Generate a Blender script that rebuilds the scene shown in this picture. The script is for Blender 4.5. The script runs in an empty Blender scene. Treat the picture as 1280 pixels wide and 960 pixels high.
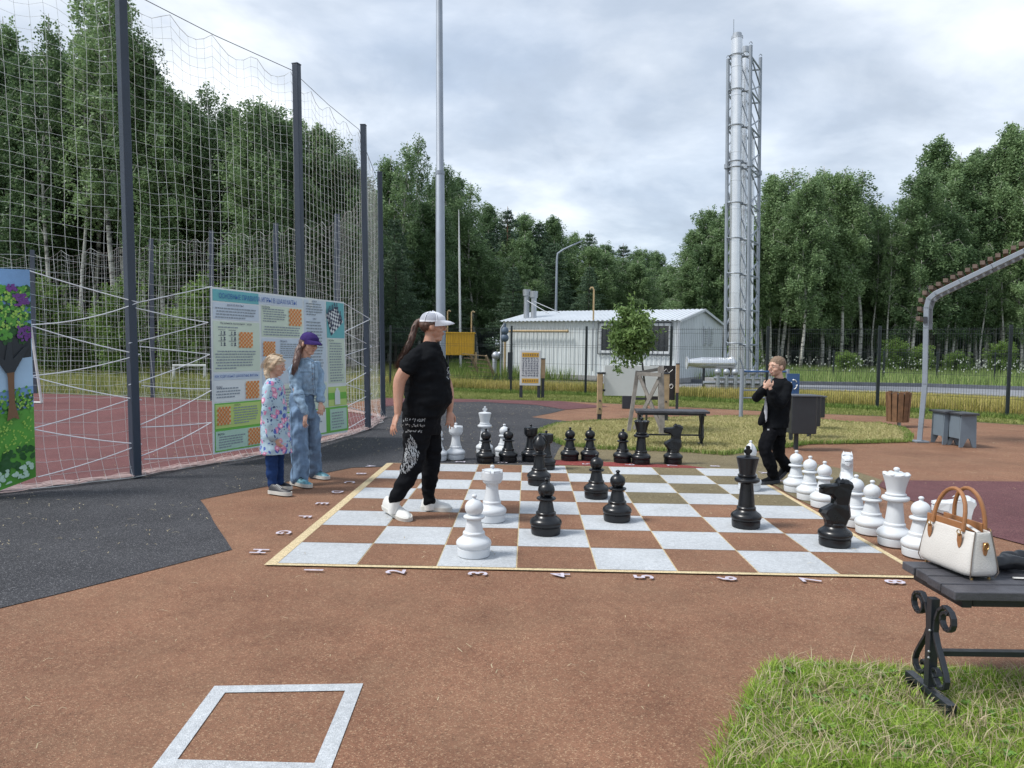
import bpy, bmesh, math, random
import numpy as np
from mathutils import Vector, Matrix, noise
random.seed(7); rng = np.random.default_rng(7)
C = bpy.context.scene.collection
SC = bpy.context.scene
R = math.radians

# ------------------------------------------------------------------ camera
H = 1.4; F = 930.0; PITCH = 0.0511; ROLL = -0.0136
_c, _s = math.cos(PITCH), math.sin(PITCH); _cr, _sr = math.cos(ROLL), math.sin(ROLL)
cam_d = bpy.data.cameras.new('camera'); cam = bpy.data.objects.new('camera', cam_d); C.objects.link(cam)
cam_d.sensor_width = 36; cam_d.lens = 36*F/1280; cam_d.clip_start = .05; cam_d.clip_end = 3000
_fw = Vector((0, _c, -_s)); _up = Vector((0, _s, _c)); _rt = Vector((1, 0, 0))
_ir = _rt*_cr - _up*_sr; _iu = _rt*_sr + _up*_cr
M = Matrix((_ir, _iu, -_fw)).transposed().to_4x4(); M.translation = (0, 0, H)
cam.matrix_world = M
SC.camera = cam

def ray(px, py):
    a0, b0 = px-640, 480-py
    a = a0*_cr + b0*_sr; b = -a0*_sr + b0*_cr
    u = b/F
    return Vector((a/F, _c+u*_s, -_s+u*_c))
def G(px, py, z=0.0):                    # ground point seen at a pixel of the photograph
    r = ray(px, py); t = (z-H)/r.z
    return Vector((r.x*t, r.y*t, z))
def at(px, py, d):                       # point at distance d (world y) on the sight line of a pixel
    r = ray(px, py); t = d/r.y
    return Vector((r.x*t, d, H+r.z*t))
def base(px, d, z=0.0):                  # ground point at depth d straight below image column px
    p = at(px, 450, d); return Vector((p.x, d, z))
def height(px, py, d): return at(px, py, d).z

# ------------------------------------------------------------------ sky, sun, exposure
SUN_EL, SUN_AZ = R(54), R(-103)           # azimuth from +y towards +x
w = bpy.data.worlds.new('World'); SC.world = w; w.use_nodes = True
nt = w.node_tree; nt.nodes.clear()
def N(t, typ, **kw):
    n = t.nodes.new(typ)
    for k, v in kw.items(): setattr(n, k, v)
    return n
out = N(nt, 'ShaderNodeOutputWorld'); bg = N(nt, 'ShaderNodeBackground'); bg.inputs[1].default_value = .1
sky = N(nt, 'ShaderNodeTexSky', sky_type='NISHITA', sun_disc=False, sun_elevation=SUN_EL, sun_rotation=SUN_AZ)
tc = N(nt, 'ShaderNodeTexCoord'); sep = N(nt, 'ShaderNodeSeparateXYZ'); nt.links.new(tc.outputs['Generated'], sep.inputs[0])
def math_(t, op, a, b=None, c=None, clamp=False):
    n = N(t, 'ShaderNodeMath', operation=op, use_clamp=clamp)
    for i, v in enumerate((a, b, c)):
        if v is None: continue
        if isinstance(v, (int, float)): n.inputs[i].default_value = v
        else: t.links.new(v, n.inputs[i])
    return n.outputs[0]
zz = math_(nt, 'ADD', math_(nt, 'MAXIMUM', sep.outputs[2], 0.0), .22)
cx = math_(nt, 'DIVIDE', sep.outputs[0], zz); cy = math_(nt, 'DIVIDE', sep.outputs[1], zz)
cmb = N(nt, 'ShaderNodeCombineXYZ'); nt.links.new(cx, cmb.inputs[0]); nt.links.new(cy, cmb.inputs[1]); cmb.inputs[2].default_value = 3.1
def tex(t, vec, scale, detail=6, rough=.55, dist=0.0):
    n = N(t, 'ShaderNodeTexNoise'); n.inputs['Scale'].default_value = scale; n.inputs['Detail'].default_value = detail
    n.inputs['Roughness'].default_value = rough; n.inputs['Distortion'].default_value = dist
    if vec is not None: t.links.new(vec, n.inputs['Vector'])
    return n.outputs['Fac']
def ramp(t, fac, stops, interp='LINEAR'):
    n = N(t, 'ShaderNodeValToRGB'); n.color_ramp.interpolation = interp
    while len(n.color_ramp.elements) < len(stops): n.color_ramp.elements.new(.5)
    for e, (p, c) in zip(n.color_ramp.elements, stops):
        e.position = p; e.color = (c[0], c[1], c[2], 1) if len(c) == 3 else c
    t.links.new(fac, n.inputs[0]); return n.outputs[0]
def mix(t, fac, a, b, blend='MIX'):
    n = N(t, 'ShaderNodeMix', data_type='RGBA', blend_type=blend)
    if isinstance(fac, (int, float)): n.inputs[0].default_value = fac
    else: t.links.new(fac, n.inputs[0])
    for i, v in ((6, a), (7, b)):
        if isinstance(v, tuple): n.inputs[i].default_value = (*v[:3], 1)
        else: t.links.new(v, n.inputs[i])
    return n.outputs[2]
n1 = tex(nt, cmb.outputs[0], .62, 7, .52, .25); n2 = tex(nt, cmb.outputs[0], 2.1, 7, .55, .3)
cl = math_(nt, 'ADD', math_(nt, 'MULTIPLY', n1, .74), math_(nt, 'MULTIPLY', n2, .26))
cloud = ramp(nt, cl, [(.43, (2.0, 2.35, 2.85)), (.48, (2.45, 2.8, 3.3)), (.52, (3.2, 3.5, 3.9)), (.56, (4.3, 4.5, 4.7)), (.62, (6.0, 6.05, 6.1))])
cover = math_(nt, 'MULTIPLY_ADD', n2, -.5, 1.12, clamp=True)
nt.links.new(mix(nt, cover, sky.outputs[0], cloud), bg.inputs[0]); nt.links.new(bg.outputs[0], out.inputs[0])

sd = bpy.data.lights.new('sun', 'SUN'); sd.energy = 1.5; sd.angle = R(14); sd.color = (1, .97, .92)
sun = bpy.data.objects.new('sun', sd); C.objects.link(sun)
_dir = Vector((math.sin(SUN_AZ)*math.cos(SUN_EL), math.cos(SUN_AZ)*math.cos(SUN_EL), math.sin(SUN_EL)))
sun.rotation_euler = _dir.to_track_quat('Z', 'Y').to_euler()
SC.view_settings.view_transform = 'Standard'; SC.view_settings.look = 'None'
SC.view_settings.exposure = 1.28; SC.view_settings.gamma = 1; SC.view_settings.use_curve_mapping = False
try:
    SC.cycles.max_bounces = 6; SC.cycles.transparent_max_bounces = 6; SC.cycles.use_adaptive_sampling = True
except Exception: pass

# ------------------------------------------------------------------ materials
def srgb(r, g, b):
    f = lambda v: ((v/255)/12.92 if v/255 <= .04045 else ((v/255+.055)/1.055)**2.4)
    return (f(r), f(g), f(b))
_M = {}
def mat(name, col, rough=.6, metal=0.0, var=.12, scale=6.0, bump=0.0, bscale=40.0, spec=.5, coord='Object', sheen=0):
    if name in _M: return _M[name]
    m = bpy.data.materials.new(name); m.use_nodes = True; t = m.node_tree; b = t.nodes['Principled BSDF']
    co = N(t, 'ShaderNodeTexCoord').outputs[coord]
    nz = tex(t, co, scale, 5, .6)
    lo = tuple(max(0, c*(1-var)) for c in col); hi = tuple(min(1, c*(1+var)) for c in col)
    t.links.new(ramp(t, nz, [(.3, lo), (.7, hi)]), b.inputs['Base Color'])
    rmp = N(t, 'ShaderNodeMapRange'); rv = .12 if metal < .5 else .03; rmp.inputs['To Min'].default_value = max(.05, rough-rv); rmp.inputs['To Max'].default_value = min(1, rough+rv); t.links.new(tex(t, co, scale*2.3, 4, .6), rmp.inputs[0]); t.links.new(rmp.outputs[0], b.inputs['Roughness']); b.inputs['Metallic'].default_value = metal
    b.inputs['Specular IOR Level'].default_value = spec
    if sheen: b.inputs['Sheen Weight'].default_value = sheen
    if bump:
        bn = N(t, 'ShaderNodeBump'); bn.inputs['Strength'].default_value = bump; bn.inputs['Distance'].default_value = .01
        t.links.new(tex(t, co, bscale, 4, .6), bn.inputs['Height']); t.links.new(bn.outputs[0], b.inputs['Normal'])
    _M[name] = m; return m
def rubber(name, col, speck, dust=.25, patch=.16, dark=.42):   # granulated rubber paving
    m = bpy.data.materials.new(name); m.use_nodes = True; t = m.node_tree; b = t.nodes['Principled BSDF']
    co = N(t, 'ShaderNodeTexCoord').outputs['Object']
    v = N(t, 'ShaderNodeTexVoronoi'); v.inputs['Scale'].default_value = 210; t.links.new(co, v.inputs['Vector'])
    sp = N(t, 'ShaderNodeSeparateColor'); t.links.new(v.outputs['Color'], sp.inputs[0])
    dk = tuple(c*dark for c in col)
    gran = ramp(t, sp.outputs[0], [(0, dk), (.3, col), (.8, col), (1.0, speck)])
    mid = tex(t, co, 28, 5, .7); big = tex(t, co, .55, 5, .6); big2 = tex(t, co, 2.3, 6, .65)
    k = math_(t, 'ADD', math_(t, 'MULTIPLY', math_(t, 'ADD', mid, -.5), .7), math_(t, 'MULTIPLY', math_(t, 'ADD', big, -.5), patch*4))
    k = math_(t, 'ADD', math_(t, 'ADD', k, math_(t, 'MULTIPLY', math_(t, 'ADD', big2, -.5), patch*4.2)), 1.0)
    mul = N(t, 'ShaderNodeVectorMath', operation='SCALE'); t.links.new(gran, mul.inputs[0]); t.links.new(k, mul.inputs[3])
    dusty = ramp(t, tex(t, co, 1.3, 7, .7), [(.42, (0, 0, 0)), (.75, (dust,)*3)])
    t.links.new(mix(t, dusty, mul.outputs[0], speck), b.inputs['Base Color'])
    b.inputs['Roughness'].default_value = .82; b.inputs['Specular IOR Level'].default_value = .3
    bn = N(t, 'ShaderNodeBump'); bn.inputs['Strength'].default_value = .6; bn.inputs['Distance'].default_value = .004
    t.links.new(v.outputs['Distance'], bn.inputs['Height']); t.links.new(bn.outputs[0], b.inputs['Normal'])
    return m
def leafmat(name, dark, light, trans=.35, pos_scale=.6):
    m = bpy.data.materials.new(name); m.use_nodes = True; t = m.node_tree; t.nodes.clear()
    o = N(t, 'ShaderNodeOutputMaterial'); g = N(t, 'ShaderNodeNewGeometry'); oi = N(t, 'ShaderNodeObjectInfo')
    co = N(t, 'ShaderNodeTexCoord').outputs['Object']
    nz = tex(t, co, pos_scale, 3, .6)
    k = math_(t, 'ADD', math_(t, 'MULTIPLY', g.outputs['Random Per Island'], .45), math_(t, 'ADD', math_(t, 'MULTIPLY', nz, .9), math_(t, 'MULTIPLY_ADD', oi.outputs['Random'], .5, -.42)))
    col = ramp(t, k, [(.15, dark), (.85, light)])
    d = N(t, 'ShaderNodeBsdfPrincipled'); d.inputs['Roughness'].default_value = .55; d.inputs['Specular IOR Level'].default_value = .35
    tr = N(t, 'ShaderNodeBsdfTranslucent'); mx = N(t, 'ShaderNodeMixShader'); mx.inputs[0].default_value = trans
    t.links.new(col, d.inputs['Base Color']); t.links.new(col, tr.inputs[0]); t.links.new(d.outputs[0], mx.inputs[1]); t.links.new(tr.outputs[0], mx.inputs[2])
    t.links.new(mx.outputs[0], o.inputs[0]); return m
def islandmat(name, stops, rough=.7, trans=.25, pos=1.2, amount=.55):
    m = bpy.data.materials.new(name); m.use_nodes = True; t = m.node_tree; t.nodes.clear()
    o = N(t, 'ShaderNodeOutputMaterial'); g = N(t, 'ShaderNodeNewGeometry')
    co = N(t, 'ShaderNodeTexCoord').outputs['Object']
    k = math_(t, 'ADD', math_(t, 'MULTIPLY', g.outputs['Random Per Island'], amount), math_(t, 'MULTIPLY_ADD', tex(t, co, pos, 5, .65), 1.7*(1-amount), -.35*(1-amount)))
    col = ramp(t, k, stops)
    d = N(t, 'ShaderNodeBsdfPrincipled'); d.inputs['Roughness'].default_value = rough; d.inputs['Specular IOR Level'].default_value = .25
    tr = N(t, 'ShaderNodeBsdfTranslucent'); mx = N(t, 'ShaderNodeMixShader'); mx.inputs[0].default_value = trans
    t.links.new(col, d.inputs['Base Color']); t.links.new(col, tr.inputs[0]); t.links.new(d.outputs[0], mx.inputs[1]); t.links.new(tr.outputs[0], mx.inputs[2])
    t.links.new(mx.outputs[0], o.inputs[0]); return m

# ------------------------------------------------------------------ objects and mesh building
def tag(o, label=None, cat=None, group=None, kind=None):
    if label: o['label'] = label
    if cat: o['category'] = cat
    if group: o['group'] = group
    if kind: o['kind'] = kind
    return o
def thing(name, label, cat, loc=(0, 0, 0), rz=0.0, group=None):
    o = bpy.data.objects.new(name, None); C.objects.link(o); o.empty_display_size = .2
    o.location = loc; o.rotation_euler = (0, 0, rz); return tag(o, label, cat, group)
def copy_tree(o, parent=None):
    c = o.copy(); C.objects.link(c)
    if parent is not None: c.parent = parent
    for ch in KIDS.get(o.name, []):
        KIDS.setdefault(c.name, []).append(copy_tree(ch, c))
    return c
KIDS = {}
def raw(name, verts, faces, m, parent=None, smooth=False, angle=40, kind=None, label=None, mi=None):
    me = bpy.data.meshes.new(name); me.from_pydata(verts, [], faces)
    for mm in (m if isinstance(m, (list, tuple)) else [m]): me.materials.append(mm)
    if mi is not None: me.polygons.foreach_set('material_index', mi)
    if smooth:
        me.shade_smooth()
        if angle < 179: me.set_sharp_from_angle(angle=R(angle))
    me.update()
    return link(name, me, parent, kind, label)
def link(name, me, parent=None, kind=None, label=None):
    o = bpy.data.objects.new(name, me); C.objects.link(o)
    if parent is not None: o.parent = parent; KIDS.setdefault(parent.name, []).append(o)
    if kind: o['kind'] = kind
    if label: o['label'] = label
    return o
class MB:
    def __init__(s): s.v = []; s.f = []; s.m = []
    def add(s, vs, fs, m=0):
        n = len(s.v); s.v += [tuple(v) for v in vs]; s.f += [tuple(i+n for i in f) for f in fs]; s.m += [m]*len(fs)
    def box(s, c, d, rot=None, m=0, taper=1.0):
        x, y, z = d[0]/2, d[1]/2, d[2]/2; q = []
        for k in (-1, 1):
            tt = taper if k > 0 else 1
            for (a, b) in ((-1, -1), (1, -1), (1, 1), (-1, 1)): q.append(Vector((a*x*tt, b*y*tt, k*z)))
        if rot is not None:
            rm = rot if isinstance(rot, Matrix) else Matrix.Rotation(rot, 3, 'Z')
            q = [rm @ v for v in q]
        c = Vector(c); s.add([v+c for v in q], [(3, 2, 1, 0), (4, 5, 6, 7), (0, 1, 5, 4), (1, 2, 6, 5), (2, 3, 7, 6), (3, 0, 4, 7)], m)
    def bar(s, p0, p1, wd, th, up=(0, 0, 1), m=0):      # rectangular bar between two points
        p0, p1 = Vector(p0), Vector(p1); d = (p1-p0); L = d.length; d.normalize(); up = Vector(up)
        if abs(d.dot(up)) > .98: up = Vector((0, 1, 0))
        sd = d.cross(up).normalized(); u = sd.cross(d)
        rm = Matrix((sd, d, u)).transposed(); s.box((p0+p1)/2, (wd, L, th), rm, m)
    def tube(s, pts, r, n=8, caps=True, m=0, ry=None, up=None):
        pts = [Vector(p) for p in pts]; k = len(pts)
        rs = r if isinstance(r, (list, tuple)) else [r]*k
        rys = ry if ry is not None else rs
        if not isinstance(rys, (list, tuple)): rys = [rys]*k
        vs = []; prev = None
        for i, p in enumerate(pts):
            d = (pts[min(i+1, k-1)]-pts[max(i-1, 0)])
            if d.length < 1e-9: d = Vector((0, 0, 1))
            d.normalize()
            if prev is None:
                a = Vector(up) if up is not None else (Vector((1, 0, 0)) if abs(d.x) < .9 else Vector((0, 1, 0)))
            else: a = prev
            a = (a-d*a.dot(d)).normalized(); prev = a; b = d.cross(a)
            for j in range(n):
                t = 2*math.pi*j/n; vs.append(p+a*math.cos(t)*rs[i]+b*math.sin(t)*rys[i])
        fs = [(i*n+j, i*n+(j+1) % n, (i+1)*n+(j+1) % n, (i+1)*n+j) for i in range(k-1) for j in range(n)]
        if caps: fs += [tuple(range(n-1, -1, -1)), tuple((k-1)*n+j for j in range(n))]
        s.add(vs, fs, m)
    def lathe(s, prof, n=32, c=(0, 0, 0), m=0):
        vs = []; fs = []; c = Vector(c); k = len(prof)
        for (r, z) in prof:
            for j in range(n):
                t = 2*math.pi*j/n; vs.append(c+Vector((max(r, .0005)*math.cos(t), max(r, .0005)*math.sin(t), z)))
        fs = [(i*n+j, i*n+(j+1) % n, (i+1)*n+(j+1) % n, (i+1)*n+j) for i in range(k-1) for j in range(n)]
        fs += [tuple(range(n-1, -1, -1)), tuple((k-1)*n+j for j in range(n))]
        s.add(vs, fs, m)
    def rings(s, rs, n=20, m=0, caps=True, power=2.0):   # rs: (centre, rx, ry[, rot]) horizontal ellipses
        vs = []; k = len(rs)
        for q in rs:
            c = Vector(q[0]); rx, ry = q[1], q[2]; a0 = q[3] if len(q) > 3 else 0
            for j in range(n):
                t = 2*math.pi*j/n; cs, sn = math.cos(t), math.sin(t); e = 2/power
                x = math.copysign(abs(cs)**e, cs)*rx; y = math.copysign(abs(sn)**e, sn)*ry
                vs.append(c+Vector((x*math.cos(a0)-y*math.sin(a0), x*math.sin(a0)+y*math.cos(a0), 0)))
        up = rs[-1][0][2] > rs[0][0][2]
        fs = []
        for i in range(k-1):
            for j in range(n):
                f = (i*n+j, i*n+(j+1) % n, (i+1)*n+(j+1) % n, (i+1)*n+j); fs.append(f if up else f[::-1])
        if caps:
            a, b = tuple(range(n-1, -1, -1)), tuple((k-1)*n+j for j in range(n)); fs += [a, b] if up else [a[::-1], b[::-1]]
        s.add(vs, fs, m)
    def ball(s, c, r, n=12, rot=None, m=0):
        if not isinstance(r, (tuple, list, Vector)): r = (r, r, r)
        c = Vector(c); vs = []; k = max(6, n//2+1)
        for i in range(k+1):
            ph = -math.pi/2+math.pi*i/k
            for j in range(n):
                t = 2*math.pi*j/n; cp = max(math.cos(ph), 1e-3)
                v = Vector((r[0]*cp*math.cos(t), r[1]*cp*math.sin(t), r[2]*math.sin(ph)))
                if rot is not None: v = rot @ v
                vs.append(c+v)
        fs = [(i*n+j, i*n+(j+1) % n, (i+1)*n+(j+1) % n, (i+1)*n+j) for i in range(k) for j in range(n)]
        fs += [tuple(range(n-1, -1, -1)), tuple(k*n+j for j in range(n))]
        s.add(vs, fs, m)
    def quad(s, a, b, c, d, m=0): s.add([a, b, c, d], [(0, 1, 2, 3)], m)
    def build(s, name, m, parent=None, smooth=False, angle=40, kind=None, label=None, world=False, bevel=0, remesh=0, smoothing=0, noise_amp=0, noise_scale=12, noise_sq=(1, 1, 1)):
        vs = s.v
        if world and parent is not None:
            inv = Matrix.LocRotScale(parent.location, parent.rotation_euler, (1, 1, 1)).inverted(); vs = [tuple(inv @ Vector(v)) for v in vs]
        o = raw(name, vs, s.f, m, parent, smooth, angle, kind, label, s.m if isinstance(m, (list, tuple)) else None)
        if remesh:
            md = o.modifiers.new('r', 'REMESH'); md.mode = 'VOXEL'; md.voxel_size = remesh; md.use_smooth_shade = True
            if smoothing:
                sm = o.modifiers.new('s', 'SMOOTH'); sm.factor = .5; sm.iterations = smoothing
            bake(o)
            if noise_amp:
                me = o.data; n = len(me.vertices); co = np.empty(n*3, 'f'); me.vertices.foreach_get('co', co); co = co.reshape(-1, 3)
                nn = np.empty(n*3, 'f'); me.vertex_normals.foreach_get('vector', nn); nn = nn.reshape(-1, 3)
                sq = noise_sq; d = np.array([noise.fractal(Vector((p[0]*sq[0], p[1]*sq[1], p[2]*sq[2]))*noise_scale, 1.0, 2.0, 2) for p in co], 'f')
                co += nn*(d*noise_amp)[:, None]; me.vertices.foreach_set('co', co.ravel()); me.update()
            o.data.shade_smooth()
        if bevel:
            b = o.modifiers.new('b', 'BEVEL'); b.width = bevel; b.segments = 2; b.limit_method = 'ANGLE'; b.angle_limit = R(40)
        return o
def bake(o):
    dg = bpy.context.evaluated_depsgraph_get(); ev = o.evaluated_get(dg)
    me = bpy.data.meshes.new_from_object(ev, depsgraph=dg); mats = [m for m in o.data.materials]
    old = o.data; o.modifiers.clear(); o.data = me
    me.materials.clear()
    for m in mats: me.materials.append(m)
    bpy.data.meshes.remove(old)
def struct(name, verts, faces, m):
    return tag(raw(name, verts, faces, m), kind='structure')
def sheet(name, pts, z, m, kind='structure', parent=None):
    z -= .012; bm = bmesh.new(); vs = [bm.verts.new((p[0], p[1], z)) for p in pts]; f = bm.faces.new(vs)
    f.normal_update()
    if f.normal.z < 0: f.normal_flip()
    bmesh.ops.triangulate(bm, faces=[f])
    me = bpy.data.meshes.new(name); bm.to_mesh(me); bm.free(); me.materials.append(m)
    return link(name, me, parent, kind)
def wobble(pts, amp=.02, step=.25, seed=0):             # slightly uneven laid edge
    o = []; r = random.Random(seed)
    for i, a in enumerate(pts):
        b = pts[(i+1) % len(pts)]; a = Vector(a[:2]); b = Vector(b[:2]); n = max(1, min(60, int((b-a).length/step)))
        for k in range(n):
            p = a.lerp(b, k/n); q = (b-a).orthogonal().normalized(); o.append(p+q*(r.uniform(-amp, amp) if k else 0))
    return o
def inpoly(P, poly):
    x, y = P[:, 0], P[:, 1]; ins = np.zeros(len(P), bool); n = len(poly); j = n-1
    for i in range(n):
        xi, yi = poly[i][0], poly[i][1]; xj, yj = poly[j][0], poly[j][1]
        cnd = ((yi > y) != (yj > y)) & (x < (xj-xi)*(y-yi)/((yj-yi) or 1e-9)+xi); ins ^= cnd; j = i
    return ins
def scatter(poly, n):
    a = np.array([(p[0], p[1]) for p in poly]); lo, hi = a.min(0), a.max(0); res = []; t = 0
    while t < n:
        P = rng.uniform(lo, hi, (n*2, 2)); P = P[inpoly(P, a)]; res.append(P); t += len(P)
        if len(P) == 0: break
    return np.concatenate(res)[:n]
def blades(name, P, h, wd, m, lean=.5, label=None, cat='grass', z0=0.0, hvar=.5, bent=True, patchy=0, patch_s=2.5):
    n = len(P); hh = h*(1-hvar*rng.random(n))
    if patchy: hh = hh*np.array([max(.25, 1+patchy*2.2*noise.fractal(Vector((p[0]*patch_s, p[1]*patch_s, 5)), 1.0, 2.0, 3)) for p in P])
    ang = rng.uniform(0, 2*np.pi, n); la = rng.uniform(0, 2*np.pi, n); ll = hh*lean*rng.random(n)
    bx, by = np.cos(ang)*wd/2, np.sin(ang)*wd/2; dx, dy = np.cos(la)*ll, np.sin(la)*ll
    if bent:
        V = np.empty((n, 5, 3)); 
        V[:, 0] = np.c_[P[:, 0]-bx, P[:, 1]-by, np.full(n, z0)]; V[:, 1] = np.c_[P[:, 0]+bx, P[:, 1]+by, np.full(n, z0)]
        V[:, 2] = np.c_[P[:, 0]+bx*.8+dx*.35, P[:, 1]+by*.8+dy*.35, z0+hh*.6]; V[:, 3] = np.c_[P[:, 0]-bx*.8+dx*.35, P[:, 1]-by*.8+dy*.35, z0+hh*.6]
        V[:, 4] = np.c_[P[:, 0]+dx, P[:, 1]+dy, z0+hh]
        k = np.arange(n)*5; fs = [(a, a+1, a+2, a+3) for a in k]+[(a+3, a+2, a+4) for a in k]
    else:
        V = np.empty((n, 3, 3))
        V[:, 0] = np.c_[P[:, 0]-bx, P[:, 1]-by, np.full(n, z0)]; V[:, 1] = np.c_[P[:, 0]+bx, P[:, 1]+by, np.full(n, z0)]; V[:, 2] = np.c_[P[:, 0]+dx, P[:, 1]+dy, z0+hh]
        k = np.arange(n)*3; fs = [(a, a+1, a+2) for a in k]
    o = raw(name, V.reshape(-1, 3).tolist(), [tuple(int(i) for i in f) for f in fs], m)
    return tag(o, label, cat, kind='stuff')
def text(name, s, size, m, origin, xd, yd, parent=None, align='LEFT', bold=0.0, sx=1.0, world=True):
    cu = bpy.data.curves.new(name, 'FONT'); cu.body = s; cu.size = size; cu.align_x = align; cu.align_y = 'CENTER'; cu.resolution_u = 2; cu.offset = bold
    o = bpy.data.objects.new(name, cu); C.objects.link(o); dg = bpy.context.evaluated_depsgraph_get()
    me = bpy.data.meshes.new_from_object(o.evaluated_get(dg), depsgraph=dg); bpy.data.objects.remove(o); bpy.data.curves.remove(cu)
    xd = Vector(xd).normalized(); yd = Vector(yd).normalized(); zd = xd.cross(yd).normalized(); yd = zd.cross(xd)
    T = Matrix((xd*sx, yd, zd)).transposed().to_4x4(); T.translation = Vector(origin); me.transform(T)
    if parent is not None and world: me.transform(Matrix.LocRotScale(parent.location, parent.rotation_euler, (1, 1, 1)).inverted())
    me.materials.clear(); me.materials.append(m)
    return link(name, me, parent)
# ================================================================== THE GROUND
GREEN = srgb(104, 118, 62)
m_earth = mat('meadow_soil', (.085, .095, .035), .95, var=.45, scale=1.4, bump=.4)
m_brown = rubber('brown_rubber', (.205, .100, .060), (.36, .24, .15), .24, .17, .55)
m_black = rubber('black_rubber', (.033, .034, .040), (.19, .19, .20), .12, .10)
m_maroon = rubber('maroon_rubber', (.115, .045, .052), (.24, .13, .12), .2)
m_court = rubber('court_rubber', (.135, .05, .052), (.25, .14, .13), .15)
m_olive = rubber('olive_rubber', (.160, .130, .072), (.32, .28, .18), .2)
m_red = rubber('red_rubber', (.22, .035, .035), (.35, .15, .12), .15)
m_white_rub = rubber('pale_grey_rubber', (.44, .465, .49), (.58, .60, .62), .14, .11, .80)
m_yline = rubber('cream_rubber', (.62, .50, .30), (.72, .62, .42), .1, .05)
m_asphalt = mat('grey_asphalt', (.21, .22, .24), .9, var=.2, scale=2, bump=.3)
m_kerb = mat('kerb_concrete', (.12, .13, .15), .85, var=.2)
m_paint = mat('floor_paint', (.50, .46, .53), .7, var=.25, scale=30)

gv, gf = [], []
for (x, y) in ((-1500, -600), (1500, -600), (1500, 2500), (-1500, 2500)): gv.append((x, y, -.013))
struct('ground', gv, [(0, 1, 2, 3)], m_earth)
top = [G(480, 497), G(560, 498), G(700, 501), G(840, 508), G(1000, 516), G(1100, 520), G(1280, 531)]
brown = [(-9, -4), (14, -4), (14, 12)] + [(p.x, p.y) for p in reversed(top)] + [(-4, 17), (-9, 12)]
sheet('brown_rubber_paving', wobble(brown, .03, .6), .004, m_brown)
def gl(L): return [tuple(G(*p)[:2]) for p in L]
black = gl([(-60, 775), (0, 759), (150, 722), (290, 686), (250, 624), (335, 607), (400, 592), (440, 584), (480, 583), (492, 578.5), (560, 579.5), (640, 580.5), (688, 581.5), (692, 574), (700, 561), (704, 552), (676, 543), (700, 531), (716, 527), (664, 521), (690, 516), (707, 512), (670, 506), (600, 502), (545, 503), (480, 508), (472, 520), (420, 530), (200, 560)])+[(-7.2, 5.6)]
sheet('black_rubber_paving', wobble(black, .008, .3, 3), .008, m_black)
sheet('maroon_rubber_paving', wobble(gl([(480, 508), (545, 503), (600, 502), (670, 506), (707, 512), (760, 508), (700, 501.5), (560, 498.5), (480, 497.5)]), .03, .4, 4), .012, m_maroon)
sheet('maroon_rubber_paving', gl([(1098, 607), (1105, 600), (1400, 603), (1400, 712), (1237, 669)]), .012, m_maroon)
sheet('olive_rubber_paving', wobble(gl([(692, 574), (700, 559), (706, 556), (757, 561), (850, 564), (905, 566), (935, 562), (985, 575), (1040, 583), (1076, 591), (1103, 600), (1098, 607), (1080, 625), (1040, 642), (1000, 625), (960, 602), (905, 587), (700, 583)]), .01, .3, 5), .010, m_olive)
sheet('red_rubber_strip', gl([(689, 575.5), (700, 575), (760, 577.5), (860, 582), (905, 588.5), (860, 585.5), (760, 583), (688, 581)]), .014, m_red)

SHEAR = []
# football court behind the net
PP = [(-6.9, 4.4), (-5.4, 5.85)]+[tuple(G(*q)[:2]) for q in ((170, 597), (380, 560), (460, 537), (479, 522))]
NP = [(x-.075, y+.02) for x, y in PP]+[ (-3.7, 15.7), (-5.3, 16.7), (-7.1, 17.6), (-8.9, 18.4), (-12.4, 19.3), (-17, 20), (-24, 20.3)]
NH = [5.0, 5.0, 5.0, 5.02, 4.9, 4.62, 4.1, 4.05, 4.0, 3.9, 3.7, 3.7, 3.7]
sheet('football_court', wobble([(-26, 2)] + [(x-.03, y) for x, y in NP] + [(-26, 20.4)], .015, .5, 6), .016, m_court)

# road behind the fence
sheet('asphalt_road', [(3.5, 26.2), (9.9, 25.5), (13.5, 24.7), (15.6, 22.9), (26, 16), (60, -6), (60, 8), (24, 25), (19, 27.7), (16.2, 29.2), (11.2, 29.6), (3.5, 30.6)], .02, m_asphalt)
mb = MB()
for a, b in (((3.5, 30.7), (11.2, 29.7)), ((11.2, 29.7), (16.2, 29.3)), ((16.2, 29.3), (19, 27.8)), ((19, 27.8), (24, 25.1))): mb.bar((*a, .07), (*b, .07), .16, .16)
tag(mb.build('road_kerb', m_kerb), kind='structure')

# white square painted on the near paving
sq_o = [G(189, 960), G(268, 856), G(454, 853), G(411, 966)]
mb = MB(); z = -.004
o4 = [Vector((p.x, p.y)) for p in sq_o]
o4[0] = o4[1] + (o4[0]-o4[1])*1.0
cen = sum(o4, Vector((0, 0)))/4
def inset(P, w):
    n = len(P); L = []
    for i in range(n):
        a, b, c = P[i-1], P[i], P[(i+1) % n]; d1 = (b-a).normalized(); d2 = (c-b).normalized()
        n1 = Vector((-d1.y, d1.x)); n2 = Vector((-d2.y, d2.x))
        if (cen-b).dot(n1) < 0: n1 = -n1
        if (cen-b).dot(n2) < 0: n2 = -n2
        k = (n1+n2).normalized(); L.append(b+k*w/max(.3, k.dot(n1)))
    return L
i4 = inset(o4, .062)
for i in range(4):
    a, b, c, d = o4[i], o4[(i+1) % 4], i4[(i+1) % 4], i4[i]
    mb.quad((*a, z), (*b, z), (*c, z), (*d, z))
tag(mb.build('painted_square', m_white_rub), kind='structure')

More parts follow.
